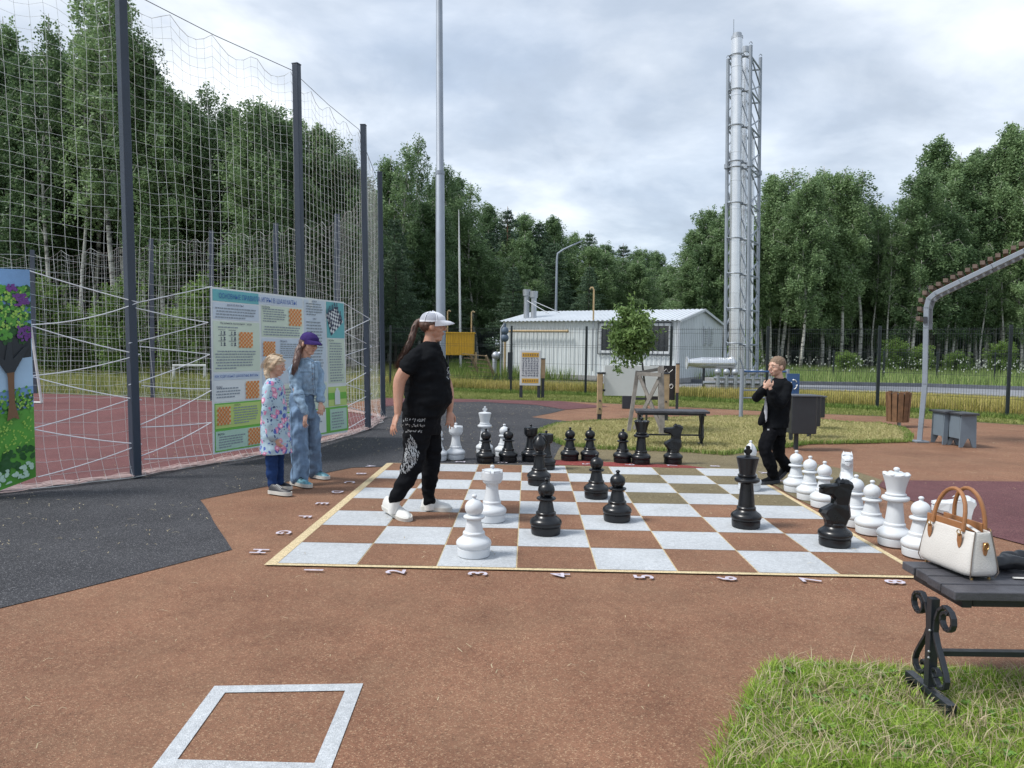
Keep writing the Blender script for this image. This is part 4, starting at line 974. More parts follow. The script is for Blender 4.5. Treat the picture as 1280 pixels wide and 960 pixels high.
# ================================================================== MEADOW GRASS AND FLOWERS
m_dry = islandmat('meadow_grass', [(.15, (.11, .16, .04)), (.5, (.26, .29, .09)), (.85, (.48, .43, .19))], pos=.5)
m_gold = islandmat('yellow_long_grass', [(.1, (.15, .20, .04)), (.4, (.40, .37, .10)), (.9, (.62, .50, .22))], pos=.7)
m_lush = islandmat('green_verge_grass', [(.1, (.08, .15, .03)), (.5, (.17, .26, .06)), (.9, (.34, .38, .12))], pos=1.1)
m_dry2 = islandmat('verge_lawn', [(.1, (.12, .18, .04)), (.5, (.26, .30, .09)), (.9, (.42, .40, .17))], pos=.9)
m_mead = islandmat('tall_meadow', [(.1, (.11, .19, .05)), (.5, (.24, .34, .11)), (.9, (.42, .48, .20))], pos=.4)
m_umb = mat('white_umbels', (.55, .58, .52), .8)
fpl = [Vector(p) for p in fp]
def band(o0, o1):                        # strip following the fence at two offsets (positive = away from camera)
    L = []
    for o in (o0, o1):
        row = []
        for i, p in enumerate(fpl):
            d = (fpl[min(i+1, len(fpl)-1)]-fpl[max(i-1, 0)]).normalized(); n_ = Vector((-d.y, d.x));
            if n_.y < 0: n_ = -n_
            row.append(p+n_*o)
        L.append(row)
    return [tuple(p) for p in L[0]]+[tuple(p) for p in reversed(L[1])]
blades('long_grass', scatter(band(.2, 1.7), 34000), .40, .013, m_gold, .7, 'tall yellowing grass along the far side of the mesh fence')
blades('verge_grass', scatter(band(-.35, .5), 36000), .15, .012, m_lush, .6, 'green grass growing through the foot of the mesh fence')
topv = [tuple(p[:2]) for p in top]; blades('verge_grass', scatter([(topv[0][0]-2, topv[0][1])]+topv+[(12.9, 12.4), (12.6, 13.2)]+[tuple(p) for p in fpl[2:]], 60000), .055, .014, m_dry2, 1.0, 'strip of short yellow green grass along the edge of the paving')
P = scatter([(2, 31), (11.2, 30), (16.4, 29.6), (19.5, 28.2), (26, 25.5), (70, 20), (70, 52), (0, 52)], 70000); blades('meadow_grass', P, .62, .035, m_mead, .5, 'tall green meadow between the road and the birches', bent=False)
P = scatter([tuple(p+Vector((.9, 1.3))) for p in fpl[1:]][::-1]+[(22, 17.5), (15.6, 22.6), (13.5, 24.4), (9.9, 25.2), (3.5, 25.9), (0, 28), (-6, 29)], 60000); blades('meadow_grass', P, .13, .02, m_gold, .6, 'yellow grass between the mesh fence and the road', bent=False)
P = scatter([(-26, 20.8), (-9, 19), (-4, 17), (-2, 27.5), (3, 36), (1, 47), (-30, 47)], 70000); blades('meadow_grass', P, .42, .03, m_dry, .6, 'rough grass between the court and the forest', bent=False)
P = scatter([(-3, 28), (6, 33), (6, 48), (-4, 48)], 16000); blades('meadow_grass', P, .7, .03, m_lush, .6, 'tall weeds around the yellow cabinet', bent=False)
n = 4200; P = scatter([(4, 33.5), (19, 31), (60, 24), (70, 47), (2, 47)], n); mb = MB()
keep = []
for x, y in P:
    if noise.noise(Vector((x*.25, y*.25, 2))) > -.12+random.random()*.3: keep.append((x, y, .45+random.random()*.6, random.uniform(.018, .055)))
vs, fs = [], []
for x, y, z, s_ in keep:
    k0 = len(vs); vs += [(x-s_, y, z), (x, y-s_, z+.02), (x+s_, y, z), (x, y+s_, z+.04)]; fs.append((k0, k0+1, k0+2, k0+3)); k0 += 4; vs += [(x-s_*.6, y, z-.02), (x+s_*.6, y, z-.02), (x+s_*.5, y, z+.05), (x-s_*.5, y, z+.05)]; fs.append((k0, k0+1, k0+2, k0+3))
tag(raw('wildflowers', vs, fs, m_umb), 'white flowering umbels in the meadow beyond the road', 'flowers', kind='stuff')
# ================================================================== BENCHES
m_plank = mat('dark_plank', (.058, .058, .068), .48, var=.35, scale=9, bump=.25, bscale=90)
m_iron = mat('black_iron', (.016, .020, .026), .38, var=.2, scale=10, bump=.1)
m_bolt = mat('bolt_steel', (.3, .31, .33), .4, .6)
m_cream_p = mat('cream_canvas', (.62, .62, .60), .55)
# foreground bench: planks along +x, foot frame at the left end
_a, _b = G(1193, 740, .475), G(1128, 703, .475); _f0, _f1 = G(1188, 893), G(1140, 852)
fbn = thing('bench', 'dark plank bench with scrolled black iron legs standing on the grass in the foreground', 'bench', (1.78, 3.08, 0))
ST = .475; y0, y1 = _a.y, _b.y+.02; npk = 4; pw = (y1-y0-.012*(npk-1))/npk
for k in range(npk):
    ya = y0+k*(pw+.012); x0 = (_a.x+_b.x)/2+(.0 if k != 2 else .006)+k*.004; mb = MB(); mb.box(((x0+3.6)/2, ya+pw/2, ST-.0175), (3.6-x0, pw, .035)); mb.build('seat_plank', m_plank, fbn, world=True, bevel=.004)
mb = MB(); mb.bar((_a.x+.07, y0+.03, ST-.055), (_a.x+.07, y1-.03, ST-.055), .04, .035)
mb.bar((_a.x+.1, y0+.06, ST-.055), (3.55, y0+.06, ST-.055), .035, .035, up=(0, 0, 1)); mb.bar((_a.x+.1, y1-.06, ST-.0555), (3.55, y1-.06, ST-.0555), .035, .034)
mb.build('seat_rail', m_iron, fbn, world=True, bevel=.003)
def leg_frame(x, name='leg_frame'):
    mb = MB(); yc_ = (_f0.y+_f1.y)/2-.045
    mb.bar((x, yc_, .07), (x, yc_, ST-.05), .034, .034, up=(0, 1, 0))
    def ribbon(P): # flat strap swept in the yz plane
        P = [Vector((x, yc_+a, b)) for a, b in P]
        for i in range(len(P)-1): 
            d = (P[i+1]-P[i]); e = d.normalized()*.003; mb.bar(P[i]-e, P[i+1]+e, .022, .012, up=Vector((1, 0, 0)).cross(d.normalized()))
    for s in (-1, 1):
        P = []
        for k in range(13):                                # upper scroll curling outward
            t = k/12*1.35*2*math.pi*.78; r_ = .046-.018*k/12; P.append((s*(.098+r_*math.cos(math.pi/2-t)*1.0), ST-.095+r_*math.sin(math.pi/2-t)*1.0-.01))
        Q = [(s*(.098-.02), ST-.058), (s*.045, ST-.085), (s*.026, ST-.13), (s*.022, ST-.18), (s*.040, ST-.22), (s*.075, ST-.27), (s*.100, ST-.31), (s*.112, ST-.34), (s*.106, ST-.366), (s*.085, ST-.380), (s*.058, ST-.378), (s*.040, ST-.362)]
        ribbon(list(reversed(P))+Q)
        ribbon([(s*(.040+.018*math.cos(t)), .135+.018*math.sin(t)) for t in [k*math.pi/5 for k in range(8)]])
    mb.bar((x, yc_-.155, .052), (x, yc_+.155, .052), .035, .022)
    for s in (-1, 1): mb.bar((x, yc_+s*.135, .0), (x, yc_+s*.135, .045), .034, .034, up=(0, 1, 0))
    o = mb.build(name, m_iron, fbn, world=True, bevel=.0015); 
    bl = MB()
    for z in (.19, .215, .30): bl.ball((x-.020, yc_-.018, z), .0055, 8)
    b2 = bl.build('bolt', m_bolt, o, smooth=True)
    for v in b2.data.vertices: v.co -= fbn.location
LXF = (_f0.x+_f1.x)/2-.03; leg_frame(LXF); leg_frame(3.45)
mb = MB(); mb.bar((LXF+.015, (_f0.y+_f1.y)/2-.045, .205), (3.45, (_f0.y+_f1.y)/2-.045, .205), .03, .02); mb.build('stretcher', m_iron, fbn, world=True)

# middle bench in the grass
mbn = thing('bench', 'dark plank bench with black iron legs on the dry grass island', 'bench', tuple(base(840, 10.65)))
a, b = base(796, 10.5), base(886, 10.5); z = .505
for k in range(3): mb = MB(); yy_ = 10.42+k*.135; mb.box(((a.x+b.x)/2+k*.012, yy_, z), (b.x-a.x, .125, .032)); mb.build('seat_plank', m_plank, mbn, world=True, bevel=.003)
for x in (a.x+.06, b.x-.07):
    mb = MB(); mb.bar((x, 10.36, z-.035), (x, 10.76, z-.035), .035, .03); mb.bar((x, 10.52, .04), (x, 10.52, z-.03), .035, .035, up=(0, 1, 0)); mb.bar((x, 10.38, .03), (x, 10.72, .03), .035, .03)
    mb.tube([(x, 10.42, z-.06), (x, 10.46, .33), (x, 10.42, .15), (x, 10.50, .07)], .012, 5); mb.tube([(x, 10.66, z-.06), (x, 10.60, .33), (x, 10.66, .15), (x, 10.56, .07)], .012, 5); mb.build('leg_frame', m_iron, mbn, world=True)
mb = MB(); mb.bar((a.x+.06, 10.52, .17), (b.x-.07, 10.52, .17), .022, .022); mb.bar((a.x+.04, 10.40, z-.03), (b.x-.05, 10.40, z-.03), .03, .03); mb.build('stretcher', m_iron, mbn, world=True)

# handbag on the foreground bench
m_bag = mat('cream_leather', (.60, .585, .56), .42, var=.05, scale=8, bump=.25, bscale=160)
m_tan = mat('tan_leather', (.30, .135, .055), .45, var=.12, scale=14, bump=.2, bscale=120)
m_gold_ = mat('brass', (.62, .42, .18), .3, 1.0)
m_piping = mat('dark_piping', (.16, .13, .11), .5)
bx, by, bz = 1.90, 3.12, ST+.002
bag = thing('handbag', 'cream leather handbag with tan handles and trim standing on the foreground bench', 'handbag', (bx, by, bz), R(9))
L2, W2, BH = .158, .072, .190
def bagw(z): f = z/BH; return W2*(1-.42*f**1.3)+.004
def bagl(z): f = z/BH; return L2*(1-.12*f)
vs = []; fs = []; nz = 9; ring = 28
for i in range(nz):
    z = BH*i/(nz-1); wz, lz = bagw(z), bagl(z); ins = .010 if i == 0 else 0
    for j in range(ring):
        t = 2*math.pi*j/ring; cs_, sn_ = math.cos(t), math.sin(t); e = .34; bulge = .007*math.sin(math.pi*min(1, z/BH*1.1))
        vs.append((math.copysign(abs(cs_)**e, cs_)*(wz-ins)+math.copysign(bulge, cs_)*(abs(cs_) > .3), math.copysign(abs(sn_)**e, sn_)*(lz-ins), z+.004))
for i in range(nz-1):
    for j in range(ring): fs.append((i*ring+j, i*ring+(j+1) % ring, (i+1)*ring+(j+1) % ring, (i+1)*ring+j))
fs.append(tuple(range(ring-1, -1, -1)))
o = raw('bag_body', vs, fs, m_bag, bag, smooth=True, angle=60)
sd_ = o.modifiers.new('t', 'SOLIDIFY'); sd_.thickness = .004; sb_ = o.modifiers.new('s', 'SUBSURF'); sb_.levels = 1; sb_.render_levels = 1
mb = MB(); mb.box((0, 0, BH-.028), (bagw(BH-.03)*1.55, bagl(BH)*1.86, .01)); mb.build('top_lining', m_piping, bag)
mb = MB()
for s in (-1, 1):
    P = []
    for k in range(9): z = BH*k/8; P.append((s*(bagw(z)-.010-.010*(k == 0)), -(bagl(z)-.004-.012*(k == 0)), z+.006))
    mb.tube(P, .0024, 5); mb.tube([(x, -y, z) for x, y, z in P], .0024, 5)
mb.build('piping', m_piping, bag, smooth=True)
mb = MB()
for s in (-1, 1):
    x = s*(bagw(BH)-.006); mb.bar((x, -bagl(BH)*.62, BH+.004), (x, bagl(BH)*.95, BH+.004), .010, .046); 
mb.build('tan_trim', m_tan, bag, bevel=.002)
mb = MB(); mb.tube([(-.010, -bagl(BH)*.9, BH+.0), (0, -.05, BH+.012), (0, .06, BH+.012), (0, bagl(BH)*.9, BH+.002)], .010, 8, ry=.004); mb.build('zip_band', m_bag, bag, smooth=True)
for s in (-1, 1):
    x = s*(bagw(BH*.9)+.006); P = []
    for k in range(15):
        t = math.pi*k/14; P.append((x-s*.004-(s*.012 if s > 0 else s*.03)*math.sin(t), .086*math.cos(t)*(1.0+.08*math.sin(t)), BH-.004+.162*max(0, math.sin(t))**.85))
    h_ = MB(); h_.tube(P, .0085, 8); h_.build('handle', m_tan, bag, smooth=True)
    for y in (-.086, .086):
        tb_ = MB(); xx = s*(bagw(BH*.82)+.0115); tb_.add([(xx+s*dx, y+a, BH-.012-b) for dx in (0, .003) for a, b in ((-.011, 0), (.011, 0), (.0125, .03), (.007, .052), (0, .060), (-.007, .052), (-.0125, .03))],
            [tuple(range(7)), tuple(range(13, 6, -1))]+[(i, (i+1) % 7, 7+(i+1) % 7, 7+i) for i in range(7)]); tb_.build('handle_tab', m_tan, bag)
        rg = MB(); rg.tube([(xx+s*.006, y+.010*math.cos(t), BH-.006+.010*math.sin(t)) for t in [k*math.pi/6 for k in range(13)]], .0022, 6); rg.build('ring', m_gold_, bag, smooth=True)
tb_ = MB(); yy_ = -(bagl(BH*.75)+.004); tb_.add([(a, yy_-dy, BH-.035-b) for dy in (0, .004) for a, b in ((-.010, 0), (.010, 0), (.011, .03), (.006, .05), (0, .055), (-.006, .05), (-.011, .03))],
    [tuple(range(7)), tuple(range(13, 6, -1))]+[(i, (i+1) % 7, 7+(i+1) % 7, 7+i) for i in range(7)]); tb_.build('side_tab', m_tan, bag)
rg = MB(); rg.tube([(.011*math.cos(t), yy_-.007, BH-.05+.014*math.sin(t)) for t in [k*math.pi/6 for k in range(13)]], .0022, 6); rg.build('side_ring', m_gold_, bag, smooth=True)
for x in (-.05, .05):
    for y in (-.13, .13): ft = MB(); ft.tube([(x*.8, y, -.002), (x*.8, y, .006)], .006, 8); ft.build('foot', m_gold_, bag)
# crumpled black jacket
jk = thing('folded_jacket', 'crumpled shiny black jacket lying on the foreground bench behind the cream handbag', 'jacket', (2.35, 3.15, ST))
mb = MB(); rj = random.Random(9)
for k in range(12):
    a = Vector((2.10+k*.055, 3.10+rj.uniform(-.07, .10), ST+.03+rj.uniform(0, .028))); mb.tube([a+Vector((-.07, -.03, -.005)), a, a+Vector((.09, rj.uniform(-.06, .06), .002))], [.02, .036, .022], 10)
mb.build('jacket_fabric', mat('black_nylon', (.012, .014, .018), .35, var=.3), jk, world=True, remesh=.008, smoothing=3, noise_amp=.011, noise_scale=17)
mb = MB(); mb.tube([(2.06, 3.00, ST+.006), (2.17, 2.985, ST+.008)], .008, 6, ry=.003); mb.build('zip_end', m_bag, jk, world=True)

# ================================================================== PLAYGROUND FURNITURE
m_pine = mat('pale_timber', (.40, .285, .17), .7, var=.22, scale=7, bump=.2)
m_white_b = mat('white_board', (.62, .64, .64), .35, var=.03)
def cam_face(p): return math.atan2(p.x, p.y)*-1
# chess position sign
sp = base(663, 19.8)
sg = thing('info_sign', 'white information board with two yellow bands on two dark legs before the mesh fence', 'sign', tuple(sp))
za, zb = height(663, 437.5, 19.8), height(663, 482, 19.8); w2 = (at(676, 440, 19.8).x-at(650, 440, 19.8).x)/2
mb = MB(); mb.box((sp.x, 19.8, (za+zb)/2), (w2*2, .03, za-zb)); mb.build('board', m_white_b, sg, world=True, bevel=.01)
mb = MB(); mb.box((sp.x, 19.782, za-.13), (w2*1.6, .004, .12)); mb.build('yellow_band', mat('sign_yellow', (.62, .36, .05), .5), sg, world=True)
mb = MB(); mb.box((sp.x, 19.782, zb+.13), (w2*1.6, .004, .12)); mb.build('yellow_band', _M['sign_yellow'], sg, world=True)
mb = MB(); rr = random.Random(2)
for i in range(6):
    for j in range(8):
        x, z_ = sp.x-w2*.68+i*w2*.27, zb+.27+j*(za-zb-.50)/7
        for q in range(3): a = rr.uniform(0, 3.14); mb.bar((x+rr.uniform(-.01, .01)-.03*math.cos(a), 19.781, z_-.03*math.sin(a)), (x+.03*math.cos(a), 19.781, z_+.03*math.sin(a)), .008, .004, up=(0, 1, 0))
mb.build('figure_print', m_ink, sg, world=True, kind='stuff')
mb = MB()
for i in range(7):
    for zz_ in (za-.13, zb+.13): mb.box((sp.x-w2*.66+i*w2*.22, 19.778, zz_), (.018, .003, .05), None)
mb.build('band_print', m_ink, sg, world=True)
for s in (-1, 1): mb = MB(); mb.box((sp.x+s*w2*.86, 19.84, (zb+.1)/2), (.085, .085, zb+.1)); mb.build('leg', m_dark, sg, world=True)
def timber_post(px, py, d, ytop, wd, name, label, split=.15, bolts=True, capd=True):
    b_ = base(px, d); zt_ = height(px, ytop, d); t = thing(name, label, 'post', tuple(b_))
    mb = MB(); mb.box((b_.x, d, (zt_+split)/2), (wd, wd, zt_-split)); mb.build('timber', m_pine, t, world=True, bevel=.006)
    mb = MB(); mb.box((b_.x, d, split/2+.01), (wd*.78, wd*.78, split+.02)); mb.build('steel_foot', m_dark, t, world=True)
    if capd: mb = MB(); mb.box((b_.x, d, zt_+.012), (wd*1.08, wd*1.08, .025)); mb.build('cap', m_dark, t, world=True)
    if bolts:
        mb = MB()
        for z in (split+.10, split+.25): mb.tube([(b_.x, d-wd/2+.002, z), (b_.x, d-wd/2-.012, z)], .017, 8)
        mb.build('bolt_cap', m_dark, t, world=True)
timber_post(679, 498, 19.9, 449, .11, 'timber_post', 'pale timber post with a dark foot right beside the information board', .55, False)
timber_post(750.5, 528, 13.9, 467, .095, 'timber_post', 'pale timber post with dark cap at the left edge of the white drawing board')
timber_post(833, 530, 13.9, 467.5, .115, 'timber_post', 'pale timber post with dark cap partly hidden by the grey sapling stake')
timber_post(847.5, 508, 17.0, 455.5, .07, 'timber_post', 'slim pale timber post at the right edge of the black chalkboard', .38, False)
dbp = base(795, 13.95)
db = thing('drawing_board', 'large blank white drawing board held between two timber posts', 'board', tuple(dbp))
xa, xb = at(755, 480, 13.95).x, at(829, 480, 13.95).x; za, zb = height(790, 457, 13.95), height(790, 495, 13.95)
mb = MB(); mb.box(((xa+xb)/2, 13.95, (za+zb)/2), (xb-xa, .02, za-zb)); mb.build('panel', m_white_b, db, world=True, bevel=.004)
mb = MB()
for x, z in ((xa-.01, za-.15), (xa-.01, zb+.1), (xb+.01, za-.15), (xb+.01, zb+.1)): mb.box((x, 13.95, z), (.07, .03, .04))
mb.build('bracket', m_dark, db, world=True)
cb = thing('chalkboard', 'black chalkboard panel standing behind the white drawing board', 'board', tuple(base(830, 17.1)))
xa, xb = at(812, 480, 17.1).x, at(844, 480, 17.1).x; za, zb = height(830, 457, 17.1), height(830, 500, 17.1)
mb = MB(); mb.box(((xa+xb)/2, 17.12, (za+zb)/2), (xb-xa, .03, za-zb)); mb.build('panel', mat('chalk_black', (.018, .018, .02), .6, var=.3), cb, world=True)
mb = MB(); q = at(839, 483, 17.08); mb.tube([q+Vector((.05*math.cos(t)*(1-k*.03), -.0, .06*math.sin(t)*(1-k*.03))) for k, t in enumerate([j*.7 for j in range(14)])], .006, 4); mb.tube([at(829, 465, 17.08), at(833, 461, 17.08), at(836, 466, 17.08), at(841, 462, 17.08)], .005, 4); mb.build('chalk_drawing', m_white_b, cb, world=True)
q = base(785, 17.1); mb = MB(); mb.box((q.x, 17.1, .16), (.22, .12, .32)); mb.box(((q.x+xa)/2, 17.14, zb+.02), (xa-q.x+.1, .05, .05)); mb.build('steel_foot', m_dark, cb, world=True)

# sapling with a tripod of grey stakes
m_stake = mat('grey_timber', (.24, .22, .20), .85, var=.3, scale=9, bump=.3)
trp = thing('tree_stake_frame', 'weathered grey timber stake frame with crossed struts round the young tree', 'stake frame', tuple(base(815, 12.0)))
A = base(787.5, 12.05); Bp = base(829.5, 11.8); Cc = base(826, 13.0)
At, Bt_, Ct = at(797, 466, 12.2), at(826, 461, 11.9), at(826, 460, 12.7)
for a, b, w_ in ((A, At, .06), (Bp, Bt_, .085), (Cc, Ct, .06)): mb = MB(); mb.bar(a, b+Vector((0, 0, .03)), w_, w_*.8, up=(0, 1, 0)); mb.build('stake', m_stake, trp, world=True)
for (p, q, w_) in ((at(796, 467, 12.15), at(826, 468.5, 11.82), .06), (at(797, 466, 12.25), at(825, 461, 12.6), .05), (at(799, 470, 12.1), at(826, 536, 11.85), .055), (at(823, 474, 11.9), at(792, 536, 12.1), .055), (at(826, 466, 12.0), at(828, 463, 12.6), .05)):
    mb = MB(); mb.bar(p-Vector((0, .04, 0)), q-Vector((0, .04, 0)), w_*.55, w_, up=(0, 0, 1)); mb.build('strut', m_stake, trp, world=True)
sap = thing('young_tree', 'small leafy young tree with drooping crown inside the grey stake frame', 'tree', tuple(base(806, 12.3)))
tr_ = [base(810, 12.3), at(808, 500, 12.3), at(803, 455, 12.3), at(797, 425, 12.3), at(791, 395, 12.3), at(788.5, 374, 12.3)]
mb = MB(); mb.tube(tr_, [.02, .018, .015, .012, .008, .003], 7)
rs_ = random.Random(8); lr = np.random.default_rng(8); cl_ = []
ctr = at(788, 418, 12.3); rx_, rz_ = .41, .46
for k in range(80):
    u = rs_.uniform(0, 6.28); v = rs_.uniform(-1, 1); rr_ = rs_.uniform(.45, 1)**.6; e = Vector((math.cos(u)*math.sqrt(1-v*v)*rx_*rr_, math.sin(u)*math.sqrt(1-v*v)*rx_*rr_, v*rz_*rr_)); tip = ctr+e*(1+.12*rs_.random()); st = tr_[3].lerp(tr_[4], rs_.random())
    mb.tube([st, st.lerp(tip, .5)+Vector((0, 0, .08)), tip], [.006, .004, .002], 3, False)
    n_ = 95; tt_ = lr.random(n_)[:, None]; cl_.append(np.array(st)*(1-tt_**.5)+np.array(tip)*tt_**.5+lr.normal(0, .045, (n_, 3)))
for (px, py, k) in ((789, 372, 12), (790, 380, 22), (772, 462, 34), (782, 455, 30), (778, 448, 24), (790, 452, 30), (768, 452, 20), (822, 415, 10), (826, 414, 6), (771, 384, 14), (812, 392, 14), (800, 447, 24)):
    p = at(px, py, 12.3); mb.tube([ctr, p], .003, 3, False); cl_.append(np.array(p)+lr.normal(0, (.03, .05, .04), (k, 3)))
mb.build('trunk', m_bark_d, sap, smooth=True, world=True)
m_leaf_s = leafmat('young_tree_leaves', (.05, .11, .025), (.26, .38, .13), .35, 5)
lm = leaf_mesh('crown', np.concatenate(cl_)-np.array(sap.location), .078, .40, m_leaf_s); link('crown', lm, sap)

# bins, blue sign, wooden bin, stools, exercise bars
m_binp = mat('charcoal_metal', (.026, .030, .036), .42, var=.12)
bins = []
bn_g = 'charcoal recycling bins on one frame'
for k, (xl, xr, yt, yb, d, lab) in enumerate(((986, 1018, 495, 541, 10.4, 'front left charcoal metal waste bin of the row of three behind the boy'), (1009, 1023, 495.5, 532, 11.6, 'middle charcoal metal waste bin of the row of three'), (1017, 1028.5, 496, 521, 12.9, 'rearmost charcoal metal waste bin of the row of three'))):
    a, b = at(xl, 500, d), at(xr, 500, d); zt_, zb_ = height(xl, yt, d), height(xl, yb, d); cx_ = (a.x+b.x)/2; t = thing('waste_bin', lab, 'bin', (cx_, d, 0), 0, bn_g)
    ww = b.x-a.x; mb = MB(); n_ = 10; vs = []
    outl = [(-ww/2, -.14), (ww/2-.03, -.14), (ww/2, -.11), (ww/2, .14), (-ww/2, .14)]
    for z in (zb_, zt_): vs += [(cx_+x, d+y, z) for x, y in outl]
    mb.add(vs, [(4, 3, 2, 1, 0), (5, 6, 7, 8, 9)]+[(i, (i+1) % 5, 5+(i+1) % 5, 5+i) for i in range(5)]); mb.build('body', m_binp, t, world=True, bevel=.008)
    mb = MB(); mb.box((cx_, d, zt_+.012), (ww+.02, .32, .022)); mb.build('lid', mat('lid_grey', (.10, .11, .13), .4), t, world=True, bevel=.004)
    mb = MB(); mb.box((cx_-ww*.1, d+.06, zb_/2), (.05, .05, zb_)); mb.build('leg', m_dark, t, world=True)
    if k == 0:
        mb = MB(); q = base(993, 10.4); mb.box((q.x+.03, 10.3, .33), (.09, .06, .10)); mb.build('timber_block', m_pine, t, world=True)
bs_ = thing('blue_sign', 'small blue sign with white arrows standing behind the charcoal bins', 'sign', tuple(base(992, 11.2)))
a, b = at(983.5, 480, 11.2), at(999, 480, 11.2); zt_, zb_ = height(990, 467, 11.2), height(990, 494, 11.2)
mb = MB(); mb.box(((a.x+b.x)/2, 11.2, (zt_+zb_)/2), (b.x-a.x, .02, zt_-zb_)); mb.build('panel', mat('sign_blue', (.035, .10, .24), .45), bs_, world=True)
mb = MB(); mb.box(((a.x+b.x)/2, 11.22, zb_/2), (.05, .04, zb_)); mb.build('leg', m_dark, bs_, world=True)
mb = MB(); cx_, cz_ = (a.x+b.x)/2+.01, (zt_+zb_)/2
for k in range(3):
    t0 = k*2.094+.5; P = [(cx_+.045*math.cos(t0+j*.22), 11.186, cz_+.07*math.sin(t0+j*.22)) for j in range(7)]; mb.tube(P, .007, 4); e = Vector(P[-1]); mb.tube([e, e+Vector((.0, 0, .001))+(Vector(P[-1])-Vector(P[-3]))*.8], [.018, .001], 4)
mb.build('arrow_symbol', m_white_b, bs_, world=True)
wb = thing('wooden_bin', 'round litter bin clad in brown vertical boards on a single pole', 'bin', tuple(base(1126, 13.8)))
c0 = base(1125, 13.8); zt_, zb_ = height(1125, 489.5, 13.8), height(1125, 527, 13.8)
for k in range(12):
    t0 = 2*math.pi*(k+.5)/12; mb = MB(); p = Vector((c0.x+.175*math.cos(t0), 13.8+.175*math.sin(t0), 0)); ap = .11; top_ = zt_-(.01 if k % 3 else .0)
    mb.bar((c0.x+.175*math.cos(t0), 13.8+.175*math.sin(t0), zb_), (c0.x+.205*math.cos(t0), 13.8+.205*math.sin(t0), top_), .084, .022, up=(math.cos(t0), math.sin(t0), 0)); mb.build('board', mat('bin_wood', (.17, .088, .045), .7, var=.3, scale=12), wb, world=True)
mb = MB(); mb.tube([(c0.x, 13.8, zb_+.01), (c0.x, 13.8, zt_-.04)], [.155, .185], 14); mb.build('liner', m_dark, wb, world=True)
mb = MB(); mb.tube([(c0.x+.03, 13.8, 0), (c0.x+.03, 13.8, zb_+.05)], .035, 8); mb.build('pole', m_galv, wb, world=True)
m_stool = mat('blue_grey_panel', (.15, .19, .23), .55, var=.06); m_stop = mat('stool_top', (.055, .06, .07), .4, var=.2)
sgp = 'pair of low grey stools'
for k, (xl, xr, dd_, lab) in enumerate(((1178, 1199, 11.2, 'left one of the two low blue grey dark-topped stools beyond the shelter post'), (1199, 1220, 10.9, 'right one of the two low blue grey dark-topped stools beyond the shelter post'))):
    a, b = at(xl, 530, dd_), at(xr, 530, dd_); t = thing('stool', lab, 'stool', ((a.x+b.x)/2, dd_, 0), 0, sgp)
    zt_ = .48; wdt = b.x-a.x; cx_ = (a.x+b.x)/2
    mb = MB(); mb.box((cx_-.01, dd_+.13, zt_+.012), (wdt+.02, .42, .03)); mb.build('top', m_stop, t, world=True, bevel=.004)
    for yy_ in (dd_-.03, dd_+.27):
        vs = []; ol = [(-wdt/2, 0), (-wdt*.30, 0), (-wdt*.05, .13), (wdt*.08, .13), (wdt*.30, 0), (wdt/2, 0), (wdt*.45, zt_), (-wdt*.45, zt_)]
        for y in (0, .025): vs += [(cx_+x, yy_+y, z) for x, z in ol]
        bmm = bmesh.new(); V_ = [bmm.verts.new(v) for v in vs]; bmm.faces.new(V_[:8]); bmm.faces.new(V_[15:7:-1]); [bmm.faces.new((V_[(i+1) % 8], V_[i], V_[8+i], V_[8+(i+1) % 8])) for i in range(8)]
        bmesh.ops.recalc_face_normals(bmm, faces=bmm.faces); bmesh.ops.triangulate(bmm, faces=[f for f in bmm.faces if len(f.verts) > 4])
        for v in bmm.verts: v.co -= t.location
        me = bpy.data.meshes.new('side_panel'); bmm.to_mesh(me); bmm.free(); me.materials.append(m_stool); link('side_panel', me, t)
    for s in (-1, 1): mb = MB(); mb.box((cx_+s*wdt*.43, dd_+.13, zt_*.62), (.02, .26, zt_*.72)); mb.build('side_board', m_stool, t, world=True)
ex = thing('exercise_bars', 'grey steel ladder of exercise bars with a blue top rail left of the boy', 'exercise bars', tuple(base(928, 15)))
m_blue_r = mat('blue_rail_paint', (.03, .09, .24), .4)
e0 = base(928, 15.0); e1x = base(985, 15.2); ze = height(928, 461, 15)
mb = MB(); mb.tube([e0, (e0.x, 15, ze)], .040, 12); mb.build('post', m_galvp, ex, smooth=True, world=True)
mb = MB(); mb.tube([e1x, (e1x.x, 15.2, ze)], .040, 12); mb.build('post', m_galvp, ex, smooth=True, world=True)
mb = MB(); z = height(940, 464.5, 15); mb.tube([(e0.x, 15, z), (e1x.x, 15.2, z)], .020, 8); mb.build('top_rail', m_blue_r, ex, smooth=True, world=True)
for yb in (488, 497.5): mb = MB(); z = height(940, yb, 15); mb.tube([(e0.x, 15, z), (e1x.x, 15.2, z)], .016, 8); mb.build('rung', m_galvp, ex, smooth=True, world=True)
mb = MB(); mb.tube([e0, e0+Vector((0, 0, .02))], .09, 12); mb.build('base_plate', m_dark, ex, world=True)

# shelter: bent steel frame with timber slats, cut by the right edge of the photograph
sh = thing('shelter', 'grey steel arch shelter with brown timber roof slats at the right edge of the photo', 'shelter', tuple(base(1153.5, 11.5)))
m_shst = mat('shelter_grey_paint', (.24, .28, .33), .42, var=.08); m_slat = mat('brown_slat', (.135, .10, .082), .75, var=.3, scale=10)
f0 = base(1153.5, 11.5); AD = Vector((.83, -.557, 0)); SD = Vector((.557, .83, 0))
